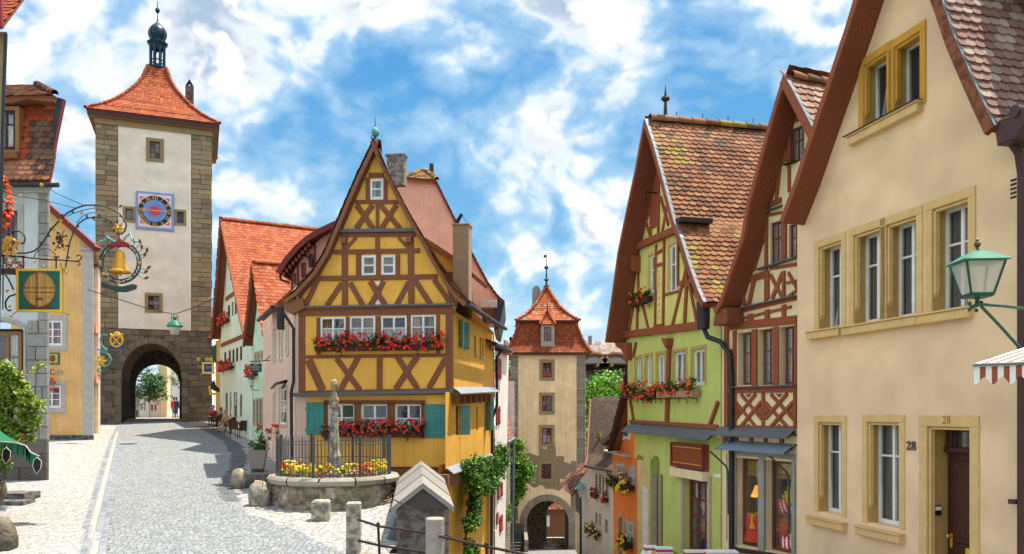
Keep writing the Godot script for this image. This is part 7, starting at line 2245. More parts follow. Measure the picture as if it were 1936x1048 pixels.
	var pr2 := PackedVector2Array([pr[0],pr[0]+Vector2(.9,-1.9),pr[0]+Vector2(2.2,-4.2)])
	profile_roof(t,pr2,.5,-7,true,{"w": .2,"expo": .2,"palette": MOSS_TILES,"singles": 100})
	var grp := "window plants of the orange house"
	for k in 3:
		var r := h[k] as Rect2
		flower_box(at*Transform3D(Basis(),Vector3(r.position.x - .1,r.position.y - .12,.04)),r.size.x+.2,["wide trailing green window box under the upper left window of the orange house", "window box with yellow flowers under the upper right window of the orange house", "lowest window box with yellow flowers on the orange house"][k],grp,{"up": .4,"down": .35,"leaves": 320,"leaf": .11,"flowers": 0 if k == 0 else 16,"petal": "yellow_petal", "petal2": "yellow_petal", "scale": 1.6,"deep": .35})
	# ochre strip house and white doorway between orange and green
	t = thing("ochre_house", "narrow ochre house strip with white doorway beside the green shop corner", "house", fr(4.954,-3.000,-28.200,-1.3583))
	var oc := Rect2(-1.53,-.98,2.01,5.28)
	part(t,"wall", box_mb(Vector3(oc.position.x,oc.position.y,-5),Vector3(oc.end.x,oc.end.y+.8,0)),"plaster_pale_yellow")
	slab_part(t,"doorway", pv([-.94,.26,-.94,3.33,-.4,3.24,-.4,.37]),0,.04,"white_paint", .01)
	# ---- dark-roofed white house beyond
	at = fr(4.666,-5.000,-36.000,-1.4348)
	t = thing("slate_roofed_house", "white and grey house under a mossy dark tiled roof down the street", "house", at)
	out = pv([-4.77,.5,-5,5.17,0,5.39,0,1.37])
	var wr := [Rect2(-3.89,4.02,.43,.95),Rect2(-3.17,4.05,.45,.94),Rect2(-2.55,4.03,.41,.95),Rect2(-1.88,4.06,.46,.9),Rect2(-3.89,2.47,.47,.59),Rect2(-3.17,2.48,.42,.6),Rect2(-1.98,2.32,.49,.66),Rect2(-6.41,1.58,.69,.73),Rect2(-5.41,1.57,.85,.79)]
	m = MB.new(); wall(m,pv([-7.2,-.8,-7.46,4.29,-4.54,5.34,.27,5.37,.27,.71]),wr,.1,0.0); part(t,"wall", m,"plaster_white")
	for r in wr: window(t,r,-.03,{"cols": [1,1],"rows": [1,1],"fw": .04,"sw": .03,"mat": "grey_paint"})
	var rr := pv([-4.03,5.32,2.43,5.51])+pv([-14.13,8.76,-6.93,8.65])
	var mid := pv([-6.02,5.74,.43,5.94])
	roof_face(t,[[Vector3(rr[0].x,rr[0].y,.5),Vector3(rr[1].x,rr[1].y,.5)],[Vector3(mid[0].x,mid[0].y,-.1),Vector3(mid[1].x,mid[1].y,-.1)],[Vector3(rr[2].x,rr[2].y,-2.2),Vector3(rr[3].x+.3,rr[3].y,-2.2)]],{"w": .2,"expo": .19,"palette": [Color(.12,.075,.06),Color(.16,.10,.075),Color(.10,.065,.055),Color(.20,.13,.09),Color(.13,.11,.04)],"singles": 260,"tail": .4})
	part(t,"verge_board", tube_mb([Vector3(rr[0].x,rr[0].y,.5),Vector3(mid[0].x,mid[0].y,-.1),Vector3(rr[2].x,rr[2].y,-2.2)],.09,4),"timber")
	m = MB.new(); m.box(Vector3(-2.98,6.05,-.3),Vector3(-1.35,6.66,-2))
	var d := part(t,"dormer", m,"timber")
	m = MB.new(); m.slab(pv([-2.31,6.42,-.24,6.94,-.24,7.18,-2.48,6.62]),-2,.1); part(d,"dormer_roof", m,"hut_stone")
	leaves(t,"roof_moss", [[Vector3(-5.77,6.68,-.6),Vector3(.55,.22,.3)]],160,.1,[Color(.30,.25,.02),Color(.2,.2,.03)])
	m = MB.new(); m.tube([Vector3(-3.36,5.37,.6),Vector3(2.79,5.51,.6)],.07,6); part(t,"gutter", m,"gutter")
	for k in 3:
		flower_box(at*Transform3D(Basis(),[Vector3(-4.07,3.85,.05),Vector3(-1.88,3.83,.05),Vector3(-5.21,2.03,.05)][k]),[1.1,.7,2.6][k],["oval planter with pink flowers on the white house down the street", "small dark window box at the right of the white house down the street", "yellowish trailing flower box low on the white house down the street"][k],"window plants of the white house", {"up": .3,"down": .25 if k < 2 else .5,"leaves": 170,"leaf": .1,"flowers": 8 if k < 2 else 26,"petal": "red_petal" if k < 2 else "yellow_petal", "petal2": "orange_petal" if k < 2 else "white_petal", "scale": 1.4})
	# low house in front of the tower's right foot
	t = thing("low_house", "low beige house with small tiled porch beside the street lamp", "house", fr(4.168,-6.000,-44.000,-1.5261))
	var lo := Rect2(-5.62,.45,6.03,4.43)
	part(t,"wall", box_mb(Vector3(lo.position.x,lo.position.y,-4),Vector3(lo.end.x,lo.end.y,0)),"plaster_gate")
	for k in 4: part(t,"window", box_mb(Vector3(lo.position.x+.3+k*.55,lo.end.y - 1.9,-.02),Vector3(lo.position.x+.6+k*.55,lo.end.y - .5,.03)),"grey_curtain")
	var pq := pv([-6.62,4.75,-.94,4.84,-2.82,5.43,.11,5.56])
	roof_face(t,[[Vector3(pq[0].x,pq[0].y - .3,.9),Vector3(pq[1].x+.8,pq[0].y - .3,.9)],[Vector3(pq[0].x,pq[2].y+.3,-.4),Vector3(pq[1].x+.8,pq[2].y+.3,-.4)]],{"w": .22,"expo": .2,"palette": RED_TILES+[Color(.4,.26,.18)],"singles": 40})
	# dark building beyond the gateway
	t = thing("brown_shed", "brown shed with tiled roof seen through the gateway arch", "shed", fr(3.262,-8.000,-74.000,0.0000))
	part(t,"wall", box_mb(Vector3(-2.5,-1,-4),Vector3(3,2.2,0)),"timber")
	part(t,"window", box_mb(Vector3(-.3,.5,0),Vector3(.2,1.5,.05)),"white_paint")
	roof_face(t,[[Vector3(-2.8,2.1,.5),Vector3(3.2,2.1,.5)],[Vector3(-2.8,4.6,-2.5),Vector3(3.2,4.6,-2.5)]],{"w": .26,"expo": .24,"palette": RED_TILES})
	# street lamp
	t = thing("street_lamp", "tall green street lamp in front of the gate tower", "street lamp", Transform3D(Basis(),Vector3(3.59,-4.74,-42)))
	m = MB.new(); m.lathe([[.14,-1.5],[.12,0],[.07,.3],[.055,3.2],[.08,3.25],[0,3.3]],8); part(t,"post", m,"lamp_green")
	m = MB.new(); m.lathe([[.09,3.3],[.2,3.75]],6); part(t,"lamp_glass", m,"frosted_glass")
	m = MB.new(); m.lathe([[0,3.75],[.3,3.74],[.12,4.0],[.03,4.1],[0,4.15]],6); part(t,"lamp_roof", m,"aqua_paint")
	# great far roof with eyebrow dormers, and the trees before it
	t = thing("distant_roof", "large greyish-red roof with eyebrow dormers far behind the gate tower", "building", fr(11.024,-6.000,-118.000,0.0000))
	var dr := pv([-1.37,14.33,6.63,14.33,-.7,20.14,5.83,19.98])
	roof_face(t,[[Vector3(dr[0].x - 3,dr[0].y - 2,1),Vector3(dr[1].x,dr[1].y - 2,1)],[Vector3(dr[2].x - 3,dr[2].y,-9),Vector3(dr[3].x,dr[3].y,-9)]],{"w": .5,"expo": .45,"palette": [Color(.36,.26,.23),Color(.42,.32,.28),Color(.30,.21,.19),Color(.46,.38,.35)]})
	part(t,"wall", box_mb(Vector3(dr[0].x - 2,-5,-16),Vector3(dr[1].x,dr[0].y - 2,0)),"plaster_rose")
	for k in 2:
		var p: Vector2 = [Vector2(.93,16.08),Vector2(4.1,16.08)][k]
		m = MB.new(); m.slab(arc(p.x,p.y - .3,2.3,1.6,8,172,10),-6,1.0); var e := part(t,"eyebrow_dormer", m,"soffit")
		m = MB.new(); m.slab(strip(arc(p.x,p.y - .4,2.6,1.9,0,180,12),.1,.2),-6,1.15); part(e,"dormer_roof", m,"terracotta")
		slab_part(e,"pane", arc(p.x,p.y - .1,1.5,1.0,10,170,8),1.0,1.05,"blue_glass")
	m = MB.new(); m.box(Vector3(.8,19.5,-6),Vector3(1.31,20.82,-7)); part(t,"chimney", m,"blue_slate")

# ==================================================================== fountain, railings and stones on the square
func build_square() -> void:
	var base := Vector3(-5.02,.42,-22.7)
	base.y = top_y(22.7)
	var t := thing("fountain", "round sandstone fountain basin with carved panels and a central pillar", "fountain", Transform3D(Basis(),base))
	var R := 1.74
	var H := 0.74
	var m := MB.new()
	m.lathe([[R - .04,-.3],[R - .02,.02],[R - .06,.10],[R - .06,H - .22],[R+.0,H - .18]],40)
	part(t,"basin", m,"old_stone")
	for i in 12:      # coping stones
		m = MB.new()
		m.lathe([[R - .35,H - .02],[R - .05,H - .2],[R+.06,H - .17],[R+.09,H - .06],[R+.04,H+.01],[R - .3,H+.02],[R - .36,H - .02]],4,TAU*i / 12+.012,TAU*(i+1) / 12 - .012)
		part(t,"coping_stone", m,toned("stone", [Color(.48,.43,.34),Color(.54,.49,.40),Color(.42,.37,.29)][rng.randi() % 3]))
	for i in 8:       # carved panels between pilasters
		var a := TAU*(i+.3) / 8
		var fr2 := Transform3D(Basis(Vector3.UP,PI / 2 - a),Vector3(cos(a),0,sin(a))*(R - .085))
		m = MB.new()
		m.slab(rect_poly(Rect2(-.13,.03,.26,H - .25)),0,.07,.02)
		part(t,"pilaster", m,"pale_stone", Transform3D(Basis(Vector3.UP,PI / 2 - a - .39),Vector3(cos(a+.39),0,sin(a+.39))*(R - .085)))
		m = MB.new()
		for k in 9:
			var q := Vector2(cos(k*2.4)*.03*sqrt(k)*4,.28+sin(k*2.4)*.016*sqrt(k)*4)
			m.ball(Vector3(q.x,q.y,.02),Vector3(.055,.04,.045),null,0.0,6,4)
		m.slab(rect_poly(Rect2(-.42,.06,.84,.03)),0,.05,.01); m.slab(rect_poly(Rect2(-.42,H - .29,.84,.03)),0,.05,.01)
		part(t,"carved_panel", m,"old_stone", fr2)
	m = MB.new(); m.lathe([[0,H - .1],[R - .3,H - .1]],24); part(t,"soil", m,"mortar")
	# pillar with figure
	m = MB.new()
	var sq := func(w0,w1,y0,y1):
		var p := []
		for s in [[-1,-1],[1,-1],[1,1],[-1,1]]: p.append(s)
		for i in 4:
			var a: Array = p[i]
			var b: Array = p[(i+1) % 4]
			m.face([Vector3(b[0]*w0,y0,b[1]*w0),Vector3(a[0]*w0,y0,a[1]*w0),Vector3(a[0]*w1,y1,a[1]*w1),Vector3(b[0]*w1,y1,b[1]*w1)])
		m.face([Vector3(-w1,y1,-w1),Vector3(-w1,y1,w1),Vector3(w1,y1,w1),Vector3(w1,y1,-w1)])
	for q in [[.235,.22,H - .2,1.42],[.23,.19,1.42,1.5],[.19,.15,1.5,1.62],[.155,.12,1.62,2.72],[.13,.14,2.72,2.76],[.13,.125,2.76,2.95],[.16,.2,2.95,3.02],[.2,.2,3.02,3.06]]: sq.call(q[0],q[1],q[2],q[3])
	var slim := Transform3D(Basis.from_scale(Vector3(.76,.88,.76)),Vector3.ZERO)
	part(t,"pillar", m,"pale_stone", slim)
	m = MB.new()
	m.lathe([[0,3.05],[.17,3.06],[.16,3.12],[.09,3.18],[.12,3.28],[.10,3.4],[.06,3.5],[.09,3.54],[.13,3.62],[.145,3.72],[.12,3.83],[.05,3.9],[0,3.91]],12)
	m.ball(Vector3(.12,3.2,.05),Vector3(.07,.12,.08),rng,.1); m.ball(Vector3(-.1,3.18,.06),Vector3(.08,.1,.07),rng,.1)
	part(t,"pillar_figure", m,"old_stone", slim)
	# flower pots inside the fence
	var k := 0
	for i in 26:
		var a := TAU*i / 26+.1
		var d := R - .52
		var p := base+Vector3(cos(a)*d,H - .1,sin(a)*d)
		if sin(a) < -.55: continue
		var col: String = ["yellow", "red and yellow", "orange-red", "violet and white"][[0,0,1,2,0,3,1,0][i % 8]]
		var f := thing("flower_trough", "stone trough of %s pansies inside the fountain fence" % col,"flower pot", Transform3D(Basis(Vector3.UP,-a),p),"pansy pots inside the fountain fence")
		part(f,"trough", box_mb(Vector3(-.13,0,-.15),Vector3(.13,.2,.15)),"pale_stone")
		leaves(f,"foliage", [[Vector3(0,.3,0),Vector3(.22,.17,.22)]],90,.07,FRESH)
		var pet: Array = {"yellow": ["yellow_petal"],"red and yellow": ["red_petal", "yellow_petal", "orange_petal"],"orange-red": ["orange_petal", "red_petal"],"violet and white": ["violet_petal", "white_petal", "yellow_petal"]}[col]
		for j in 20: blossom(f,Vector3(rng.randf_range(-.16,.26),.16+rng.randf()*.32,rng.randf_range(-.22,.22)),rng.randf_range(.034,.055),M[pet[rng.randi() % pet.size()]])
		f.set_meta("label", "%s pansies in the %s of the fountain ring" % [col,["right end", "right bend", "front right bend", "front right, nearest the hut", "front right middle", "front just right of the pillar", "very front", "front just left of the pillar", "front left middle", "front left", "front left bend", "left bend", "left end", "back left end", "back left bend", "back left behind the pillar", "back right bend", "back right end"][k % 18]])
		k += 1
	# iron fence
	var fe := thing("iron_fence", "grey wrought-iron fence of upright bars round the fountain flowers", "fence", Transform3D(Basis(),base))
	var RF := R - .16
	for y in [H+.1,H+.42,H+.90]:
		m = MB.new()
		var pts := []
		for i in 41: pts.append(Vector3(cos(TAU*i / 40)*RF,y,sin(TAU*i / 40)*RF))
		m.tube(pts,.012,4); part(fe,"rail", m,"grey_iron")
	var bar := tube_mb([Vector3(0,H - .02,0),Vector3(0,H+1.10,0)],.009,4).done()
	var bar2 := tube_mb([Vector3(0,H - .02,0),Vector3(0,H+1.02,0)],.009,4).done()
	for i in 96:
		var a := TAU*i / 96
		part(fe,"bar", bar if i % 2 else bar2,"grey_iron", Transform3D(Basis(),Vector3(cos(a)*RF,0,sin(a)*RF)))
	for i in 8:
		var a := TAU*(i+.17) / 8
		m = MB.new(); m.slab(rect_poly(Rect2(-.035,H - .04,.07,1.16)),-.015,.015,.004)
		part(fe,"fence_post", m,"grey_iron", Transform3D(Basis(Vector3.UP,PI / 2 - a),Vector3(cos(a)*RF,0,sin(a)*RF)))
	# big planter, stone block, boulders, stone bollards
	t = thing("stone_planter", "tall square concrete planter with a green shrub left of the fountain", "planter", Transform3D(Basis(Vector3.UP,.2),on_top(Vector2(-9.09,-28.72))))
	m = MB.new(); m.slab(PackedVector2Array([Vector2(-.22,.12),Vector2(.22,.12),Vector2(.32,.78),Vector2(-.32,.78)]),-.3,.3,.02); part(t,"pot", m,"concrete")
	part(t,"foot", box_mb(Vector3(-.2,-.05,-.2),Vector3(.2,.13,.2)),"hut_stone")
	leaves(t,"foliage", [[Vector3(0,.95,0),Vector3(.36,.26,.34)]],420,.09,GREENS)
	t = thing("stone_block", "low dark stone block under the concrete planter", "stone", Transform3D(Basis(Vector3.UP,.15),on_top(Vector2(-8.07,-25.24))))
	part(t,"block", box_mb(Vector3(-.45,-.1,-.3),Vector3(.55,.40,.3)),"hut_stone")
	var rocks := [[Vector2(-6.89,-21.91),.42,"pale leaning boulder at the left of the fountain basin", "pale_stone"],[Vector2(-8.46,-24.91),.36,"dark rounded boulder beside the stone block by the road", "old_stone"],[Vector2(-10.58,-16.65),.42,"rough brown boulder at the lower left edge", "rubble"]]
	for q in rocks:
		t = thing("boulder", q[2],"boulder", Transform3D(Basis(),on_top(q[0])))
		m = MB.new(); m.ball(Vector3(0,.24,0),Vector3(q[1]*.75,q[1]*1.05,q[1]*.7),rng,.1,11,8); part(t,"stone", m,q[3])
	var bl := [[Vector2(-4.71,-19.82),.62,.24,"short square stone bollard before the fountain", 0.1],[Vector2(-4.17,-21.43),.2,.22,"small pale stone bollard behind the railing post", 0.0]]
	t = thing("bollard", bl[0][3],"bollard", Transform3D(Basis(Vector3.UP,.1),on_top(bl[0][0])))
	m = MB.new(); m.t = Transform3D(Basis(Vector3.RIGHT,-PI / 2),Vector3.ZERO); m.slab(rect_poly(Rect2(-.21,-.21,.42,.42)),-.1,.50,.04); part(t,"block", m,"pale_stone")
	# gabled coping over the wall by the lower street
	build_hut()
	build_rails()
	# cafe pots by the pink house
	for q in [[Vector3(-13.74,2.32,-40),0,""]]: pass
	var pots := [["tall grey trough with red geraniums by the fence's left end", Vector2(-8.76,-30.69),"hut_stone", 1.0,.5],["blue glazed pot with green plant beside the pink street house", Vector2(-10.51,-34.72),"blue_pot", .5,.45],["white pot with red geraniums beside the pink street house", Vector2(-9.66,-32.76),"white_paint", .75,.42],["tall pot plant with scarlet flowers near the cafe chairs", Vector2(-11.59,-37.39),"terracotta", .5,.5]]
	for i in 4:
		var q = pots[i]
		t = thing("flower_pot", q[0],"flower pot", Transform3D(Basis(),on_top(q[1])))
		m = MB.new(); m.lathe([[0,0],[q[4]*.38,0],[q[4]*.5,q[3]],[q[4]*.42,q[3]],[q[4]*.4,q[3] - .05],[0,q[3] - .05]],12); part(t,"pot", m,q[2])
		leaves(t,"foliage", [[Vector3(0,q[3]+.22,0),Vector3(.35,.32,.35)]],200,.1,GREENS)
		if i != 1:
			for j in 14: blossom(t,Vector3(rng.randfn()*.2,q[3]+.3+rng.randf()*.3,rng.randfn()*.2),.065,M.red_petal if j % 3 else M.orange_petal)
	# steps at the left edge
	t = thing("stone_steps", "two low grey stone steps at the left house door", "steps", Transform3D(Basis(),on_top(Vector2(-13.88,-22.25))))
	part(t,"step", box_mb(Vector3(-1.6,-.1,-.1),Vector3(.62,.10,.45)),"hut_stone"); part(t,"step", box_mb(Vector3(-1.6,.0,-.9),Vector3(.30,.26,-.12)),"hut_stone")
	# things laid out for sale before the green house
	var goods := [[Vector3(3.62,-.76,-21),"white stack of folded linen with red and blue edge outside the green shop", "white_cloth", .3],[Vector3(3.9,-.73,-20.6),"yellow and white printed cloth heaped outside the green shop", "yellow_cloth", .4],[Vector3(4.58,-.71,-20),"pale lace cloths hung low before the shop door", "print_cloth", .5],[Vector3(4.6,-.3,-17.6),"white lace tablecloth spread before the timber house", "white_cloth", .62]]
	for q in goods:
		t = thing("cloth_stack", q[1],"cloth", Transform3D(Basis(),q[0]))
		m = MB.new(); m.ball(Vector3(0,-.05,0),Vector3(q[3],.30,.3),rng,.1,10,7); part(t,"cloth", m,q[2])
		for j in 3: part(t,"fold", box_mb(Vector3(-q[3]*.6,.14+.05*j,-.1),Vector3(q[3]*.5,.18+.05*j,.2)),["white_cloth", "red_cloth", "white_cloth"][j])

func build_hut() -> void:
	# a thick wall with a pitched stone coping, running from the railing back to the yellow house
	var a := Vector3(-1.93,1.42,-17.4)
	var b := Vector3(-2.67,1.48,-23.6)
	var back := b - a
	var ax := Vector3(back.x,0,back.z)
	var L := ax.length()
	var at := Transform3D(Basis(Vector3.UP,atan2(-ax.x,-ax.z)),Vector3(a.x,0,a.z))
	var t := thing("coped_wall", "thick stone wall end with pitched slab coping before the yellow house", "wall", at)
	var ya := a.y
	var yb := b.y
	var w := .62
	var h := .46
	var m := MB.new()
	m.face([Vector3(-w+.06,-2.5,0),Vector3(w - .06,-2.5,0),Vector3(w - .06,ya - h,0),Vector3(-w+.06,ya - h,0)])
	m.face([Vector3(w - .06,-3,0),Vector3(w - .06,-3,-L),Vector3(w - .06,yb - h,-L),Vector3(w - .06,ya - h,0)])
	m.face([Vector3(-w+.06,-3,-L),Vector3(-w+.06,-3,0),Vector3(-w+.06,ya - h,0),Vector3(-w+.06,yb - h,-L)])
	part(t,"wall", m,"hut_stone")
	m = MB.new()
	m.face([Vector3(-w+.02,ya - h,.03),Vector3(w - .02,ya - h,.03),Vector3(0,ya - .07,.03)])
	m.face([Vector3(-w+.02,ya - h - .06,.03),Vector3(w - .02,ya - h - .06,.03),Vector3(w - .02,ya - h,.03),Vector3(-w+.02,ya - h,.03)])
	part(t,"gable_stone", m,toned("stone", Color(.13,.11,.10)))
	var cuts := [0.0,.34,.37,.78,1.0]
	cuts = [0.0,.30,.72,1.0]
	for s in [-1.0,1.0]:
		for i in 3:
			var z0: float = -L*cuts[i]+(.12 if i == 0 else -.03)
			var z1: float = -L*cuts[i+1]
			var y0 := lerpf(ya,yb,cuts[i])+.02*i
			var y1 := lerpf(ya,yb,cuts[i+1])+.02*i
			var p := [Vector3(0,y0+.06,z0),Vector3(s*(w+.05),y0 - h,z0),Vector3(s*(w+.05),y1 - h,z1),Vector3(0,y1+.06,z1)]
			var q := []
			for v in p: q.append(v - Vector3(0,.12,0))
			if s < 0:
				p.reverse(); q.reverse()
			m = MB.new()
			m.face(p)
			var rq := q.duplicate(); rq.reverse()
			m.face(rq)
			for k in 4: m.face([q[k],q[(k+1) % 4],p[(k+1) % 4],p[k]])
			part(t,"coping_slab", m,toned("stone", [Color(.40,.385,.36),Color(.34,.325,.30),Color(.37,.35,.32)][i]))
	var o := thing("stone_pile", "dark slab leaning at the foot of the coped wall", "stone", Transform3D(Basis(),Vector3(-2.69,.07,-17.8)))
	m = MB.new(); m.slab(PackedVector2Array([Vector2(-.3,-.4),Vector2(.25,-.4),Vector2(.25,.75),Vector2(.12,.6)]),-.5,.3,.04); part(o,"slab", m,"slate")

func build_rails() -> void:
	var t := thing("railing", "iron handrail of two bars running down from the pale stone post", "railing", Transform3D())
	var m: MB
	for q in [[[Vector3(-3.2,.87,-16.2),Vector3(-2.6,.79,-15.6),Vector3(-1.57,.81,-14.6),Vector3(-1.2,.79,-14.3)],.032],[[Vector3(-3.2,.44,-16.2),Vector3(-2.55,.41,-15.6),Vector3(-1.64,.43,-14.8),Vector3(-.07,.35,-13.6)],.034],[[Vector3(-1.32,.8,-14.3),Vector3(-.42,.76,-13.4),Vector3(.1,.74,-12.9),Vector3(1.06,.63,-12.2)],.032],[[Vector3(-2.52,1.13,-17.2),Vector3(-2.08,1.04,-16.4),Vector3(-1.57,.92,-15.3),Vector3(-1.06,.76,-14.3)],.018]]:
		m = MB.new(); m.tube(q[0],q[1]*.8,7); part(t,"rail", m,"rusty_iron")
	for q in [[[Vector3(-2.6,.82,-15.6),Vector3(-2.56,-.08,-15.6)]],[[Vector3(-.43,.8,-13.4),Vector3(-.41,.09,-13.4)]]]:
		m = MB.new(); m.tube(q[0],.026,7); m.ball(q[0][0],Vector3(.042,.05,.042)); part(t,"upright", m,"rusty_iron")
	for i in 2:
		var p := [Vector3(-3.19,1.19,-16.2),Vector3(-1.38,1.11,-14.4)][i] as Vector3
		var o := thing("stone_post", ["pale square stone post holding the handrail's upper end", "shorter round-topped stone post in front of the coped wall"][i],"post", Transform3D(Basis(Vector3.UP,.1 if i == 0 else -.1),Vector3(p.x,p.y,p.z)),"stone railing posts")
		m = MB.new()
		if i == 0:
			m.t = Transform3D(Basis(Vector3.RIGHT,-PI / 2),Vector3.ZERO); m.slab(rect_poly(Rect2(-.14,-.14,.28,.28)),-1.6,0.0,.025)
		else: m.lathe([[.17,-1.6],[.17,-.02],[.15,.0],[0,.01]],16)
		part(o,"shaft", m,"pale_stone" if i == 0 else "concrete")
	var s := thing("kerb_stone", "low tan kerb stone at the foot of the pale stone post", "stone", Transform3D(Basis(Vector3.UP,-.3),Vector3(-2.82,.14,-16)))
	part(s,"stone", box_mb(Vector3(-.3,-.6,-.2),Vector3(.5,.03,.2)),"pale_stone")

# ==================================================================== hanging signs, lanterns, awning
func spiral(c: Vector2,r0: float,r1: float,a0: float,a1: float,k := 18) -> Array:
	var o := []
	for i in k+1:
		var f := float(i) / k
		var a := deg_to_rad(lerpf(a0,a1,f))
		var r := lerpf(r0,r1,f)
		o.append(Vector3(c.x+cos(a)*r,c.y+sin(a)*r,0))
	return o

func flat(p: PackedVector2Array) -> Array:
	var o := []
	for q in p: o.append(Vector3(q.x,q.y,0))
	return o

func star_flower(parent: Node,at: Vector3,r: float,mat := "gold", called := "gilt_flower") -> void:
	var m := MB.new()
	var q := PackedVector2Array()
	for i in 24: q.append(Vector2(cos(TAU*i / 24),sin(TAU*i / 24))*r*(0.72+.28*cos(TAU*i / 4.0)))
	m.slab(q,-r*.2,r*.25,r*.15); m.ball(Vector3(0,0,r*.25),Vector3.ONE*r*.3,null,0,6,4)
	part(parent,called,m,mat,Transform3D(Basis(),at))

func metal_leaf(parent: Node,at: Vector3,ang: float,l: float,mat := "grey_iron") -> void:
	var m := MB.new()
	m.slab(PackedVector2Array([Vector2(0,0),Vector2(l*.35,-l*.24),Vector2(l*.75,-l*.18),Vector2(l,0),Vector2(l*.75,l*.18),Vector2(l*.35,l*.24)]),-.008,.012,.006)
	part(parent,"iron_leaf", m,mat,Transform3D(Basis(Vector3.BACK,deg_to_rad(ang)),at))

func scribble(parent: Node,at: Transform3D,w: float,h: float,mat,called := "lettering") -> void:
	# a line of lettering too worn or too far off to read
	var m := MB.new()
	var x := -w / 2
	while x < w / 2:
		var l := h*rng.randf_range(.3,.55)
		var k := rng.randi() % 3
		m.box(Vector3(x,0,0),Vector3(x+h*.14,h*(1.0 if k == 0 else .66),.006))
		if k > 0: m.box(Vector3(x+h*.14,h*(.52 if k == 1 else .0),0),Vector3(x+l,h*(.66 if k == 1 else .14),.005))
		x += l+h*(.5 if rng.randf() < .16 else .18)
	part(parent,called,m,mat,at)

func twig(t: Node,wc: Vector2,q: Array) -> void:
	var d := Vector2.from_angle(deg_to_rad(q[0]))
	part(t,"twig", tube_mb([Vector3(wc.x,wc.y,0)+Vector3(d.x,d.y,0)*.55,Vector3(wc.x,wc.y,.02)+Vector3(d.x,d.y,0)*q[1]],.009,4),"bronze")
	metal_leaf(t,Vector3(wc.x+d.x*q[1],wc.y+d.y*q[1],.01),q[0]+60,.15,"bronze")

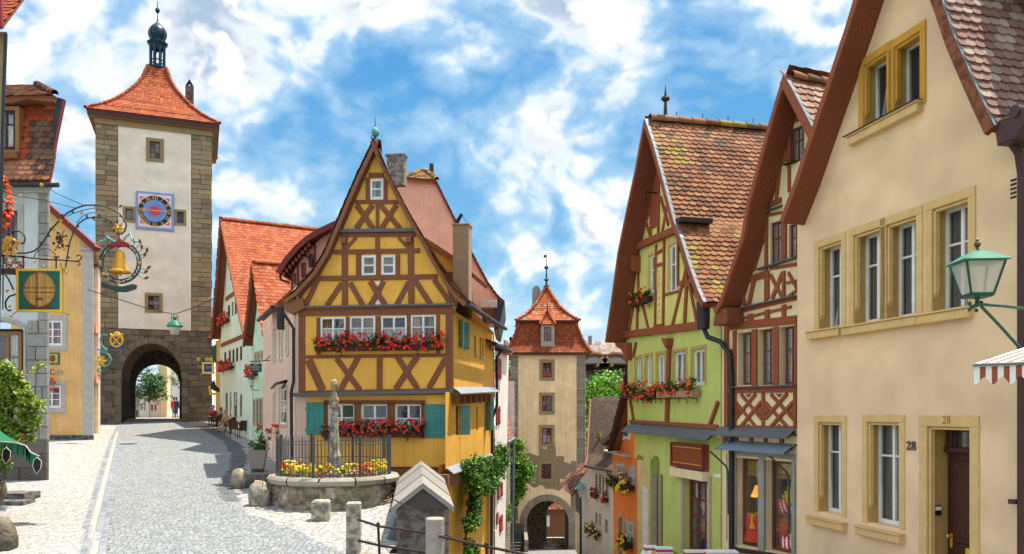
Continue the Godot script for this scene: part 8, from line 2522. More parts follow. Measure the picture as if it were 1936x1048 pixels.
func build_signs() -> void:
	# every sign hangs square to the camera's side of the street, on its own plane
	var at := fr(-13.055,0.000,-20.500,0.0000)
	var t := thing("bell_sign", "ornate wrought-iron bracket with leafy arches and a golden bell in a wreath", "hanging sign", at)
	for q in [[pv([.4,7.06,.65,7.06,.85,7.11,.99,7.21,1.13,7.4,1.27,7.63,1.47,7.86,1.7,8.08,1.93,8.21,2.15,8.28,2.41,8.29,2.66,8.26,2.89,8.17,3.06,8.06,3.17,7.91,3.22,7.77,3.18,7.63,3.09,7.55,2.97,7.56,2.9,7.63,2.92,7.72]),.022],[pv([1.66,6.67,1.7,6.92,1.74,7.18,1.79,7.4,1.87,7.6,1.98,7.8,2.15,7.93,2.38,7.98,2.6,7.97,2.8,7.91,2.94,7.81]),.018],[pv([1.7,8,1.87,8.08,2.09,8.15,2.32,8.2,2.49,8.18,2.63,8.13]),.01],[pv([1.95,7.83,2.09,8,2.26,8.08,2.46,8.1]),.01],[pv([.86,6.95,.91,7.08,1.05,7.17,1.22,7.17,1.33,7.11,1.42,7.01]),.012],[pv([1.53,6.81,1.59,6.64,1.7,6.54]),.012],[pv([1.39,7.12,1.47,7.26,1.54,7.46,1.64,7.66]),.012]]:
		part(t,"iron_scroll", tube_mb(flat(q[0]),q[1],6),"grey_iron")
	for q in pv([1.76,7.86,1.55,7.88,1.39,7.65,1.64,7.15,2.09,8.08,2.41,8.24,2.46,8.04,2.81,8.11,1.53,7.33,1.71,7.42,1.66,6.67,.9,6.85,1.08,6.98,1.12,6.72]): star_flower(t,Vector3(q.x,q.y,.02),rng.randf_range(.035,.06))
	var k := 0
	for q in pv([3.03,8.22,3.13,8,1.81,8.15,1.59,7.97,1.33,7.72,1.19,7.49,1.08,7.3,1.98,7.81,1.84,7.57,1.76,7.26,1.71,6.98,2.55,7.97,2.72,7.93,1.44,7.55,1.59,7.49,1.67,7.55,1.47,7.32,1.56,7.4,1.51,7.42,1.61,7.32,2.83,7.89,2.94,7.83,2.46,7.97,2.35,7.97,2.21,7.94]):
		metal_leaf(t,Vector3(q.x,q.y,.01),40+k*137,.11); k += 1
	# grape cluster inside the bracket
	var gm := MB.new()
	var gc := Vector2(1.54,7.42)
	for i in 16: gm.ball(Vector3(gc.x+rng.randfn()*.06,gc.y+rng.randfn()*.10,rng.randfn()*.03),Vector3.ONE*.04,null,0,6,4)
	part(t,"grape_cluster", gm,"bronze")
	# boss, bow, bell and wreath
	var boss := Vector2(3.03,7.69)
	star_flower(t,Vector3(boss.x,boss.y,.03),.155,"gold", "gilt_rose")
	part(t,"hanger", tube_mb([Vector3(boss.x,boss.y - .1,0),Vector3(boss.x,boss.y - .5,0)],.018),"bronze")
	var wc := Vector2(3.06,6.82)
	for r in [[.52,.028],[.44,.02]]: part(t,"wreath_ring", tube_mb(spiral(wc,r[0],r[0],62,478,40),r[1],6),"grey_iron")
	for i in 26:
		var a := 100.0+340.0*i / 26
		metal_leaf(t,Vector3(wc.x+cos(deg_to_rad(a))*.48,wc.y+sin(deg_to_rad(a))*.48,.02),a+70+(i % 2)*50,.12,"grey_iron" if i % 3 else "aqua_paint")
	for a in [0,120,178,215,235,268]: star_flower(t,Vector3(wc.x+cos(deg_to_rad(a))*.5,wc.y+sin(deg_to_rad(a))*.5,.03),.06,"gold_paint" if a != 120 else "bronze")
	for q in [[30,.64],[42,.70],[20,.72],[335,.66],[325,.74],[345,.70],[52,.62],[12,.62]]: twig(t,wc,q)
	for s in [-1.0,1.0]:
		var bx: float = boss.x+s*.24
		part(t,"bow_loop", tube_mb([Vector3(boss.x+s*.05,boss.y - .38,0),Vector3(bx - .06,boss.y - .22,.02),Vector3(bx+s*.05,boss.y - .12,.02),Vector3(bx+s*.1,boss.y - .3,.02),Vector3(bx+s*.26,boss.y - .34,0)],.026,5),"aqua_paint")
	var bm := MB.new()
	bm.lathe([[.34,-.44],[.335,-.40],[.27,-.36],[.21,-.22],[.165,-.05],[.15,.12],[.12,.22],[.05,.27],[0,.28]],20)
	bm.lathe([[0,-.5],[.05,-.54],[.055,-.48],[.02,-.42]],8)
	part(t,"bell", bm,"gold", Transform3D(Basis.from_scale(Vector3.ONE*.8),Vector3(wc.x,wc.y+.10,0)))
	bm = MB.new(); bm.slab(PackedVector2Array([Vector2(-.28,0),Vector2(.28,0),Vector2(.22,.1),Vector2(.06,.15),Vector2(0,.22),Vector2(-.06,.15),Vector2(-.22,.1)]),-.05,.05,.02); part(t,"bell_yoke", bm,"red_paint", Transform3D(Basis(),Vector3(wc.x,wc.y+.40,0)))
	slab_part(t,"ribbon_plate", pv([2.58,6.3,2.65,6.32,2.83,6.24,3.11,6.21,3.41,6.28,3.49,6.24,3.46,6.14,3.2,6.06,2.94,6.07,2.72,6.16,2.58,6.19]),-.02,.02,"grey_iron", .01)
	# wires to the house
	for q in [[Vector3(-13.37,8.75,-21),Vector3(-12.76,8.61,-20.9),Vector3(-12.15,8.5,-20.8),Vector3(-11.14,8.21,-20.5)],[Vector3(-14.01,9.72,-22),Vector3(-12.27,8.93,-21),Vector3(-11.74,8.64,-20.8),Vector3(-10.95,8.29,-20.5)]]:
		var w := thing("wire", ["taut dark wire to the bell sign bracket, the lower of the two", "taut dark wire to the bell sign bracket, the upper of the two"][0 if q[0].y < 9 else 1],"wire", Transform3D())
		part(w,"strand", tube_mb(q,.008,4),"iron")
		star_flower(w,q[1]+Vector3(0,0,.05),.06,"gold_paint");
	# barrel sign
	at = fr(-12.100,0.000,-19.000,0.0000)
	t = thing("barrel_sign", "square green sign with yellow frame and a painted wine barrel", "hanging sign", at)
	var fr4 := Rect2(.39,5.37,1.09,1.02)
	var b := slab_part(t,"board", rect_poly(fr4),-.02,.02,"sign_teal")
	surround(t,fr4.grow(-.055),.055,-.03,.045,"sign_yellow", -1.0,"sign_frame")
	var bc := Vector2(.95,5.9)
	var br := .36
	var br2 := .39
	slab_part(b,"barrel_head", arc(bc.x,bc.y,br,br2,0,352,44),.02,.03,"oak")
	for i in 11:     # staves of the barrel head
		var x0 := bc.x - br+2*br*i / 11.0
		var x1 := bc.x - br+2*br*(i+1) / 11.0 - .004
		var q := Geometry2D.intersect_polygons(arc(bc.x,bc.y,br,br2,0,352,44),rect_poly(Rect2(x0,bc.y - 1,x1 - x0,2)))
		if q.size(): slab_part(b,"stave", q[0],.02,.034+(i % 3)*.002,toned("oak", [Color(.80,.46,.13),Color(.72,.40,.11),Color(.86,.52,.17)][i % 3]),.003)
	var hoop := arc(bc.x,bc.y,br+.012,br2+.012,0,352,44)
	part(b,"hoop", tube_mb(flat(hoop),.014,5),"oak", Transform3D(Basis(),Vector3(0,0,.035)))
	for dy in [.03,-.075]: slab_part(b,"band", rect_poly(Rect2(bc.x - br*.97,bc.y+dy,br*1.94,.012)),.036,.044,"bronze")
	slab_part(b,"spigot", PackedVector2Array([bc+Vector2(-.1,-.24),bc+Vector2(.1,-.24),bc+Vector2(.05,-.2),bc+Vector2(-.05,-.2)]),.036,.05,"bronze")
	slab_part(b,"barrel_stand", pv([.64,5.44,.79,5.55,1.12,5.55,1.26,5.44]),.02,.032,"brown_paint")
	for q in [[pv([-.16,6.72,.16,6.71,.47,6.68,.79,6.64,1.1,6.61,1.42,6.6,1.68,6.58,1.81,6.57]),.017],[pv([0,6.69,.58,6.69]),.012],[pv([1.81,6.57,1.9,6.61,1.92,6.68,1.88,6.72,1.82,6.71,1.81,6.68]),.014],[pv([1.81,6.57,1.88,6.54,1.89,6.5,1.86,6.47,1.82,6.49]),.014],[pv([.21,7.21,.31,7.27,.45,7.28,.55,7.21,.59,7.11,.56,7,.5,6.98]),.014],[pv([-.05,7.21,.08,7.24,.21,7.21]),.012],[pv([.07,6.69,.06,5.43]),.014],[pv([.1,6.29,.2,6.14,.29,5.95,.31,5.9]),.02],[pv([.39,5.8,.21,5.74,.12,5.61,.13,5.48,.2,5.4,.26,5.42]),.02],[pv([.55,6.68,.55,6.39]),.014],[pv([1.32,6.69,1.32,6.35]),.016],[pv([.39,5.38,.3,5.32,.25,5.28]),.008],[pv([1.47,5.36,1.57,5.32,1.64,5.3]),.008]]:
		part(t,"iron_scroll", tube_mb(flat(q[0]),q[1],6),"iron")
	for q in pv([.24,5.51,.18,5.87,.01,6.58,.16,6.69,.26,5.28,1.52,6.4]): star_flower(t,Vector3(q.x,q.y,.02),.05,"gold_paint")
	part(t,"knot", tube_mb(flat(pv([1.26,6.69,1.39,6.64,1.26,6.64,1.39,6.69])),.016,5),"iron")
	# gilded animal figure on the bracket
	var an := slab_part(t,"gilt_figure", pv([.14,6.77,.16,6.9,.22,6.94,.21,7.02,.28,7.09,.31,7.12,.34,7.08,.39,7.06,.5,7.04,.56,7.02,.51,7,.42,6.98,.37,6.94,.33,6.9,.36,6.81,.35,6.75,.3,6.74,.28,6.79,.25,6.78,.26,6.73,.2,6.74]),-.05,.05,"gold_paint", .025)
	slab_part(t,"gilt_figure", pv([-.03,6.77,0,6.95,.08,7,.05,7.08,.16,7.15,.26,7.16,.24,7.09,.16,7.06,.17,7,.1,6.9,.12,6.85,.03,6.74]),-.06,.04,"gold_paint", .025)
	# small signs farther up the street
	at = fr(-25.474,0.000,-40.000,0.0000)
	t = thing("crown_sign", "small golden crown and ring sign over a blue ribbon before the tower", "hanging sign", at)
	var c := Vector2(5.79,6.57)
	part(t,"ring", tube_mb(spiral(c,.30,.30,0,360,24),.05,6),"gold")
	part(t,"pretzel_bar", tube_mb([Vector3(c.x - .2,c.y+.2,0),Vector3(c.x+.2,c.y - .2,0)],.04,5),"gold"); part(t,"pretzel_bar", tube_mb([Vector3(c.x+.2,c.y+.2,.02),Vector3(c.x - .2,c.y - .2,.02)],.04,5),"gold")
	slab_part(t,"crown", pv([5.52,6.78,5.47,6.93,5.62,6.86,5.68,6.99,5.8,7.03,5.91,6.99,5.99,6.88,6.12,6.95,6.08,6.77]),-.06,.06,"gold", .03)
	slab_part(t,"ribbon", pv([5.45,6.34,5.58,6.3,6.01,6.3,6.15,6.36,6.16,6.1,6.01,6.16,5.58,6.15,5.47,6.13]),-.02,.02,"sign_blue", .01)
	for q in [pv([5.32,6.86,5.06,6.86,4.98,6.63,5.03,6.37,5.16,6.21,5.32,6.11]),pv([4.93,5.92,5.13,6,5.39,5.88,5.52,5.66,5.45,5.43,5.26,5.28,5.03,5.3]),pv([4.73,6.18,5,6.08,5.32,6.05])]: part(t,"scroll", tube_mb(flat(q),.045,6),"verdigris")
	var sf := Vector2(5.03,5.56)
	star_flower(t,Vector3(sf.x,sf.y,.05),.30,"gold_paint")
	t = thing("blue_sign", "dark blue sign in a golden frame hanging beside the tower's right corner", "hanging sign", fr(-28.021,0.000,-44.000,0.0000))
	var bs := Rect2(11.07,5.12,.62,.62)
	slab_part(t,"board", rect_poly(bs),-.03,.03,"sign_blue"); surround(t,bs.grow(-.09),.09,-.04,.05,"sign_yellow", -1.0,"sign_frame")
	for i in 3: scribble(t,Transform3D(Basis(),Vector3(bs.get_center().x,bs.get_center().y+.28 - .32*i,.035)),[.7,1.1,.8][i],.17,"faint_letter")
	part(t,"bracket", tube_mb(flat(pv([10.88,5.74,11.38,5.79,12,5.74,12.46,5.76])),.03,5),"iron")
	for q in pv([10.85,5.91,11.31,5.91,11.49,5.89]): star_flower(t,Vector3(q.x,q.y,0),.13,"gold_paint")
	t = thing("guild_sign", "black shoe-shaped sign in a yellow frame low beside the tower", "hanging sign", fr(-29.295,0.000,-46.000,0.0000))
	for q in [pv([11.99,4.51,12.04,4.06,12.54,4.06])]: part(t,"frame", tube_mb(flat(q),.08,5),"sign_yellow")
	slab_part(t,"figure", pv([12.05,4.63,12.24,4.85,12.32,4.55,12.54,4.36,12.54,4.14,12.2,4.25,12.05,4.4]),-.04,.04,"iron", .02)
	t = thing("dark_sign", "dark green sign with pale lettering on an iron bracket by the mint house", "hanging sign", fr(-21.016,0.000,-33.000,0.0000))
	bs = Rect2(10.28,4.66,.45,.34)
	slab_part(t,"board", rect_poly(bs),-.03,.03,"sign_dark", .01)
	for i in 3: scribble(t,Transform3D(Basis(),Vector3(bs.get_center().x,bs.end.y - .08 - .09*i,.035)),[.2,.34,.28][i],.06,"white_letter")
	for q in [pv([10.23,5.09,10.74,5.11,11.36,5.16]),pv([10.89,5.14,11.05,5.29,11.23,5.42,11.42,5.51,11.46,5.54]),pv([11.11,5.23,11.2,5.39,11.33,5.35,11.3,5.23,11.2,5.2]),pv([10.36,5.09,10.36,4.98]),pv([10.66,5.11,10.66,4.98])]: part(t,"bracket", tube_mb(flat(q),.018,5),"iron")
	# lantern on a wire across the street
	t = thing("street_lantern", "green-capped lantern hanging from a wire before the tower arch", "lantern", Transform3D(Basis(),Vector3(-16.79,6.84,-40)))
	var m := MB.new(); m.lathe([[.16,0],[.20,.03],[.33,.42]],6); part(t,"lamp_glass", m,"frosted_glass")
	m = MB.new(); m.lathe([[0,.41],[.37,.41],[.40,.46],[.30,.62],[.18,.72],[.10,.74],[.08,.86],[.12,.9],[.05,.98],[0,.98]],12); m.lathe([[0,-.04],[.16,-.02],[.16,.02],[0,.02]],6); part(t,"lamp_roof", m,"lamp_roof")
	part(t,"hanger", tube_mb([Vector3(-.16,.5,0),Vector3(-.16,1.0,0),Vector3(.16,1.0,0),Vector3(.16,.5,0)],.018,4),"iron")
	var w := thing("lantern_wire", "thin sagging wire that carries the street lantern across the street", "wire", Transform3D())
	part(w,"strand", tube_mb([Vector3(-21.13,9.11,-40),Vector3(-19.68,8.66,-40),Vector3(-17.84,8.08,-40),Vector3(-16.79,7.89,-40),Vector3(-16,8.16,-40),Vector3(-14.55,8.79,-40)],.02,4),"iron")
	# big wall lantern at the right
	var d := 8.2
	t = thing("wall_lantern", "big green four-sided wall lantern with frosted panes at the right edge", "lantern", Transform3D(Basis(Vector3.UP,PI / 4 - .1),Vector3(4.75,4.17,-8.2)))
	var px := d / 1520.0
	m = MB.new(); m.lathe([[0,66*px+.012],[.31,66*px],[.33,66*px+.005],[.16,82*px],[.03,90*px],[.0,90*px]],4); part(t,"lamp_roof", m,"lamp_roof")
	m = MB.new(); m.lathe([[0,89*px],[.02,90*px],[.012,94*px],[.034,99*px],[.03,104*px],[.012,107*px],[.018,110*px],[0,113*px]],8); part(t,"finial", m,"bronze")
	for i in 4:
		var a := TAU*i / 4
		var a2 := TAU*(i+1) / 4
		var p0 := Vector3(cos(a)*.155,6*px,sin(a)*.155)
		var p1 := Vector3(cos(a)*.26,64*px,sin(a)*.26)
		var q0 := Vector3(cos(a2)*.155,6*px,sin(a2)*.155)
		var q1 := Vector3(cos(a2)*.26,64*px,sin(a2)*.26)
		part(t,"lamp_bar", tube_mb([p0,p1],.013,5),"lamp_green")
		m = MB.new(); m.face([q0,p0,p1,q1]); part(t,"lamp_pane", m,"frosted_glass")
	m = MB.new(); m.lathe([[0,0],[.145,0],[.16,2*px],[.165,7*px],[.14,8*px],[0,8*px]],4); m.lathe([[0,-18*px],[.02,-17*px],[.03,-12*px],[.02,-6*px],[.03,0]],8); part(t,"lamp_base", m,"lamp_green")
	m = MB.new()
	m.tube([Vector3(4.68,4.08,-8.2),Vector3(4.81,4.1,-8.2),Vector3(5.06,4.09,-8.25),Vector3(5.4,4.08,-8.4)],.016,6); m.tube([Vector3(4.79,4.08,-8.2),Vector3(5,3.9,-8.25),Vector3(5.34,3.64,-8.4),Vector3(5.4,3.57,-8.4)],.016,6)
	for q in [Vector3(4.67,4.11,-8.2),Vector3(4.67,4.05,-8.2),Vector3(4.74,4.04,-8.2),Vector3(4.76,4.11,-8.2),Vector3(4.71,4.08,-8.2),Vector3(4.79,4.12,-8.2)]: m.ball(q,Vector3.ONE*.022,null,0,6,4)
	var inv: Transform3D = t.transform.affine_inverse()
	part(t,"lamp_bracket", m,"lamp_green", inv)
	# striped awning
	t = thing("awning", "red and white striped awning with scalloped valance at the right edge", "awning", Transform3D())
	var e0 := Vector3(4.37,3.46,-7.6)
	var e1 := Vector3(5.08,3.47,-7.2)
	var b0 := Vector3(5.78,3.79,-8.6)
	var b1 := Vector3(7.03,3.99,-8.4)
	var cnt := 17
	for i in cnt:
		var f0 := float(i) / cnt
		var f1 := float(i+1) / cnt
		var p := e0.lerp(e1,f0)
		var q := e0.lerp(e1,f1)
		m = MB.new()
		m.face([p,q,b0.lerp(b1,f1),b0.lerp(b1,f0)])
		m.face([b0.lerp(b1,f0) - Vector3(0,.01,0),b0.lerp(b1,f1) - Vector3(0,.01,0),q - Vector3(0,.01,0),p - Vector3(0,.01,0)])
		for j in 4:
			var u0 := lerpf(f0,f1,j / 4.0)
			var u1 := lerpf(f0,f1,(j+1) / 4.0)
			var h0 := .165 - .035*cos(u0*cnt*PI / 1.5+2.6)
			var h1 := .165 - .035*cos(u1*cnt*PI / 1.5+2.6)
			var r0 := e0.lerp(e1,u0)
			var r1 := e0.lerp(e1,u1)
			m.face([r0 - Vector3(0,h0,0),r1 - Vector3(0,h1,0),r1 - Vector3(0,.03,0),r0 - Vector3(0,.03,0)])
		part(t,"stripe", m,"stripe_white" if i % 2 == 0 else "stripe_red")
	part(t,"front_rail", tube_mb([e0+Vector3(-.02,-.012,.01),e1+Vector3(0,-.012,.01)],.018,6),"zinc")

# ==================================================================== plants
func build_plants() -> void:
	# climber on the corner of the yellow house
	var at := fr(-1.882,0.704,-26.000,1.4187)
	var t := thing("climbing_vine", "green creeper hanging down the side wall of the yellow house", "climbing plant", at)
	var b := []
	for q in pv([1.43,.45,2.57,.42,4.07,.43,5.74,.38,7.28,.34,8.11,.41,8.28,0,7.61,-.13,6.04,-.07,4.61,-.07,3.05,0,1.87,.09,.99,.25,1.87,-.19,2.57,-.3,2.81,-.61,2.1,-.54,2.33,-.85,2.81,-1.09,1.87,-1.08,2.33,-1.42,1.65,-1.37,1.43,-1.53,6.34,-.42,7.77,.82,8.11,.64,5.17,.1,3.56,.21,1.43,-2.31,1.87,-2.48,2.57,-.2,3.81,-.21,5.17,-.32,6.34,-.31,4.07,-.43,5.45,-.55,3.56,-.48,6.65,-.06,7.94,.08]):
		b.append([Vector3(q.x,q.y,.22),Vector3(.42,.36,.26)])
	leaves(t,"foliage", b,11000,.13,FRESH+GREENS)
	part(t,"stem", tube_mb([Vector3(2.25,-2.65,-.15),Vector3(2.59,-2.03,-.15),Vector3(2.48,-1.35,-.1),Vector3(3.54,-.09,0)],.035,6),"bark")
	t = thing("wall_creeper", "light creeper on the old wall below the white house", "climbing plant", Transform3D())
	b = []
	for q in [Vector3(-.45,-1.21,-40),Vector3(-.39,-1.87,-40),Vector3(-.41,-2.39,-39),Vector3(-.45,-2.88,-38),Vector3(-.58,-2.84,-37),Vector3(-.54,-3.33,-37),Vector3(-.28,-1.97,-42),Vector3(-.22,-2.66,-42),Vector3(-.29,-.47,-44)]: b.append([q,Vector3(.3,.6,.3)])
	leaves(t,"foliage", b,700,.16,FRESH)
	# wisteria at the gate tower's stairs
	t = thing("wisteria", "leafy wisteria tree leaning over the stairs beside the gate tower", "tree", Transform3D())
	b = []
	for q in [Vector3(.16,.28,-59),Vector3(0,.67,-59),Vector3(.31,-.49,-59),Vector3(.65,-.77,-58.5),Vector3(.92,-1.2,-58),Vector3(.65,-1.77,-58),Vector3(.15,-1.96,-58),Vector3(.46,-2.53,-58),Vector3(.08,-3.3,-58),Vector3(-.08,-1.39,-58),Vector3(-.23,-.43,-58)]: b.append([q,Vector3(.75,.55,.7)])
	leaves(t,"crown", b,5200,.26,FRESH+[Color(.22,.40,.05)])
	part(t,"trunk", tube_mb([Vector3(.16,-5.93,-59),Vector3(.23,-3.99,-59),Vector3(.16,-1.66,-59),Vector3(.66,-.49,-59)],.12,6,.05),"bark")
	# trees down in the valley and behind
	var groups := [[[Vector3(9.2,4.39,-92),Vector3(9.68,5.18,-92),Vector3(10.34,5.57,-93),Vector3(10.77,5.66,-92),Vector3(11.44,5.45,-93),Vector3(11.8,5.18,-92),Vector3(9.3,3.59,-90),Vector3(10.18,4.36,-90),Vector3(11.07,4.12,-90),Vector3(12.24,4.41,-93),Vector3(8.88,3,-90),Vector3(8.57,1.84,-88),Vector3(8.33,-.08,-85)],3.0,"bright green rounded treetops between gate tower and orange house", 6500],[[Vector3(-.81,8.62,-95),Vector3(-1.12,8,-95),Vector3(-.5,8.12,-95),Vector3(-1.01,7.11,-96)],2.2,"patch of green treetop behind the white house", 1300]]
	for g in groups:
		t = thing("tree", g[2],"tree", Transform3D())
		b = []
		for q in g[0]: b.append([q,Vector3(g[1],g[1]*.75,g[1])])
		leaves(t,"crown", b,g[3],.42,[Color(.14,.33,.03),Color(.19,.41,.04),Color(.10,.24,.02),Color(.25,.46,.06)])
		var p: Vector3 = g[0][0]
		part(t,"trunk", tube_mb([Vector3(p.x+1,-10,p.z),Vector3(p.x+.5,p.y - 1,p.z)],.5,7,.25),"bark")
	# tree in the arch of the clock tower
	t = thing("tree", "leafy tree seen through the arch of the clock tower", "tree", Transform3D())
	b = []
	for q in [Vector3(-34.25,5.13,-72),Vector3(-33.44,6.08,-72),Vector3(-32.68,6.41,-72),Vector3(-31.88,6.22,-72),Vector3(-34.01,4.18,-72),Vector3(-33.16,4.89,-72),Vector3(-32.35,5.13,-72),Vector3(-34.58,5.84,-72),Vector3(-32.6,4.17,-71),Vector3(-32.02,5.37,-72),Vector3(-33.71,3.23,-70),Vector3(-33.53,2.54,-70),Vector3(-31.2,5.71,-71),Vector3(-30.92,5.1,-71),Vector3(-31.76,4.49,-71),Vector3(-32.37,5.43,-71),Vector3(-32.04,5.99,-71),Vector3(-31.3,4.63,-71)]: b.append([q,Vector3(.95,.75,.9)])
	leaves(t,"crown", b,3600,.24,GREENS+[Color(.12,.24,.06),Color(.2,.3,.14)])
	part(t,"trunk", tube_mb([Vector3(-34.34,2.05,-72),Vector3(-34.2,3.47,-72),Vector3(-33.44,5.13,-72)],.18,6,.1),"bark")
	t = thing("tree", "small bush behind the people in the tower arch", "bush", Transform3D())
	leaves(t,"crown", [[Vector3(-34,5.89,-80),Vector3(.7,1.4,.7)],[Vector3(-34,4.47,-80),Vector3(.8,1.0,.7)]],300,.25,GREENS)
	t = thing("potted_tree", "clipped ball tree in a pot at the garden wall behind the arch", "potted plant", Transform3D())
	leaves(t,"crown", [[Vector3(-32.97,3.64,-70),Vector3(.35,.32,.35)]],160,.14,FRESH); part(t,"pot", box_mb(Vector3(-33.25,2.63,-70.2),Vector3(-32.7,3.18,-69.8)),"dark_wood")
	# light green bush at the lower left, with red blossoms
	t = thing("leafy_bush", "sunlit yellow-green bush in front of the stone corner pillar", "bush", Transform3D())
	b = []
	for q in [Vector3(-13.89,4.16,-22),Vector3(-13.69,3.98,-22),Vector3(-13.5,3.65,-22),Vector3(-13.72,3.36,-22),Vector3(-13.94,3.58,-22),Vector3(-13.43,3.22,-22),Vector3(-13.09,3.11,-21.8),Vector3(-13.84,2.93,-22),Vector3(-13.58,2.71,-22),Vector3(-13.19,2.71,-21.8),Vector3(-12.93,2.86,-21.6),Vector3(-13.94,2.57,-22),Vector3(-13.65,2.35,-22),Vector3(-13.79,3.8,-22),Vector3(-13.31,2.35,-21.8),Vector3(-13.2,3.43,-21.9),Vector3(-14.08,3.14,-22),Vector3(-12.91,3.21,-21.7)]: b.append([q,Vector3(.26,.25,.26)])
	leaves(t,"foliage", b,5200,.14,[Color(.30,.45,.03),Color(.20,.38,.03),Color(.40,.52,.06),Color(.12,.28,.02),Color(.46,.56,.14),Color(.55,.60,.30)])
	for q in [Vector3(-12.96,4.1,-21.7),Vector3(-12.73,4.25,-21.6),Vector3(-12.62,4.29,-21.6),Vector3(-12.76,3.14,-21.6),Vector3(-12.62,3.28,-21.6)]: leaves(t,"twig", [[q,Vector3(.10,.07,.1)]],9,.13,[Color(.46,.52,.05)])
	part(t,"trunk", tube_mb([Vector3(-13.75,1.55,-22),Vector3(-13.69,2.71,-22),Vector3(-13.65,3.72,-22)],.05,6,.02),"bark")
	for q in [Vector3(-13.1,2.35,-21.5)]: blossom(t,q,.06,M.red_petal)
	t = thing("box_ball", "clipped dark green box bush on a stone stump at the left edge", "bush", Transform3D())
	leaves(t,"foliage", [[Vector3(-12.94,1.77,-20.4),Vector3(.17,.48,.2)]],900,.06,FRESH)
	var m := MB.new(); m.ball(Vector3(-12.99,1.01,-20.4),Vector3(.14,.28,.16),rng,.08,9,6); part(t,"stump", m,"rubble")
	# small lantern roof over the bush
	t = thing("garden_lantern", "white-capped lantern showing above the bush at the left", "lantern", Transform3D(Basis(),Vector3(-14.21,4.19,-22.6)))
	m = MB.new(); m.lathe([[.22,.10],[.23,.12],[.05,.27],[.03,.32],[0,.33]],4); part(t,"lamp_roof", m,"zinc")
	m = MB.new(); m.lathe([[.10,-.25],[.18,.10]],4); m.lathe([[0,-1.6],[.03,-1.6],[.03,-.25],[.1,-.25]],6); part(t,"lamp_glass", m,"lamp_green")
	# green parasol edge with fringe
	t = thing("parasol", "drooping edge of a fringed dark green parasol with cream piping at the left", "parasol", Transform3D())
	var e := [Vector3(-12.33,2.36,-18.6),Vector3(-11.78,2.32,-18.5),Vector3(-11.35,2.3,-18.4),Vector3(-11.14,2.24,-18.4),Vector3(-11.02,2.08,-18.4),Vector3(-10.76,2,-18.3)]
	var top := [Vector3(-13.26,3.13,-19.6),Vector3(-12.93,2.94,-19.5),Vector3(-12.23,2.52,-19.2),Vector3(-11.81,2.4,-18.9),Vector3(-11.36,2.24,-18.6),Vector3(-10.84,2.02,-18.35)]
	for i in 5:
		m = MB.new(); m.face([e[i],e[i+1],top[i+1],top[i]]); m.face([top[i],top[i+1],e[i+1],e[i]]); part(t,"panel", m,"parasol_green")
	part(t,"piping", tube_mb(e,.016,6),"print_cloth")
	for i in 34:
		var f := i / 34.0*4.6
		var p: Vector3 = e[int(f)].lerp(e[int(f)+1],f - int(f))
		var l := rng.randf_range(.22,.34)
		m = MB.new(); m.slab(PackedVector2Array([Vector2(-.02,0),Vector2(.02,0),Vector2(.014,-l),Vector2(-.008,-l)]),-.004,.004); part(t,"fringe", m,"parasol_green", Transform3D(Basis(Vector3.BACK,rng.randfn(0,.06)),p))
	for q in [Vector3(-10.78,1.94,-18.25),Vector3(-11.51,2.16,-18.3)]:
		m = MB.new(); m.slab(PackedVector2Array([Vector2(0,.04),Vector2(.1,-.05),Vector2(.08,-.22),Vector2(-.02,-.34),Vector2(-.1,-.18),Vector2(-.08,-.02)]),-.01,.01); part(t,"pennant", m,"iron", Transform3D(Basis(),q))
		part(t,"pennant_edge", tube_mb([Vector3(0,.04,.01),Vector3(.1,-.05,.01),Vector3(.08,-.22,.01),Vector3(-.02,-.34,.01),Vector3(-.1,-.18,.01),Vector3(-.08,-.02,.01),Vector3(0,.04,.01)],.007,4),"white_cloth", Transform3D(Basis(),q))

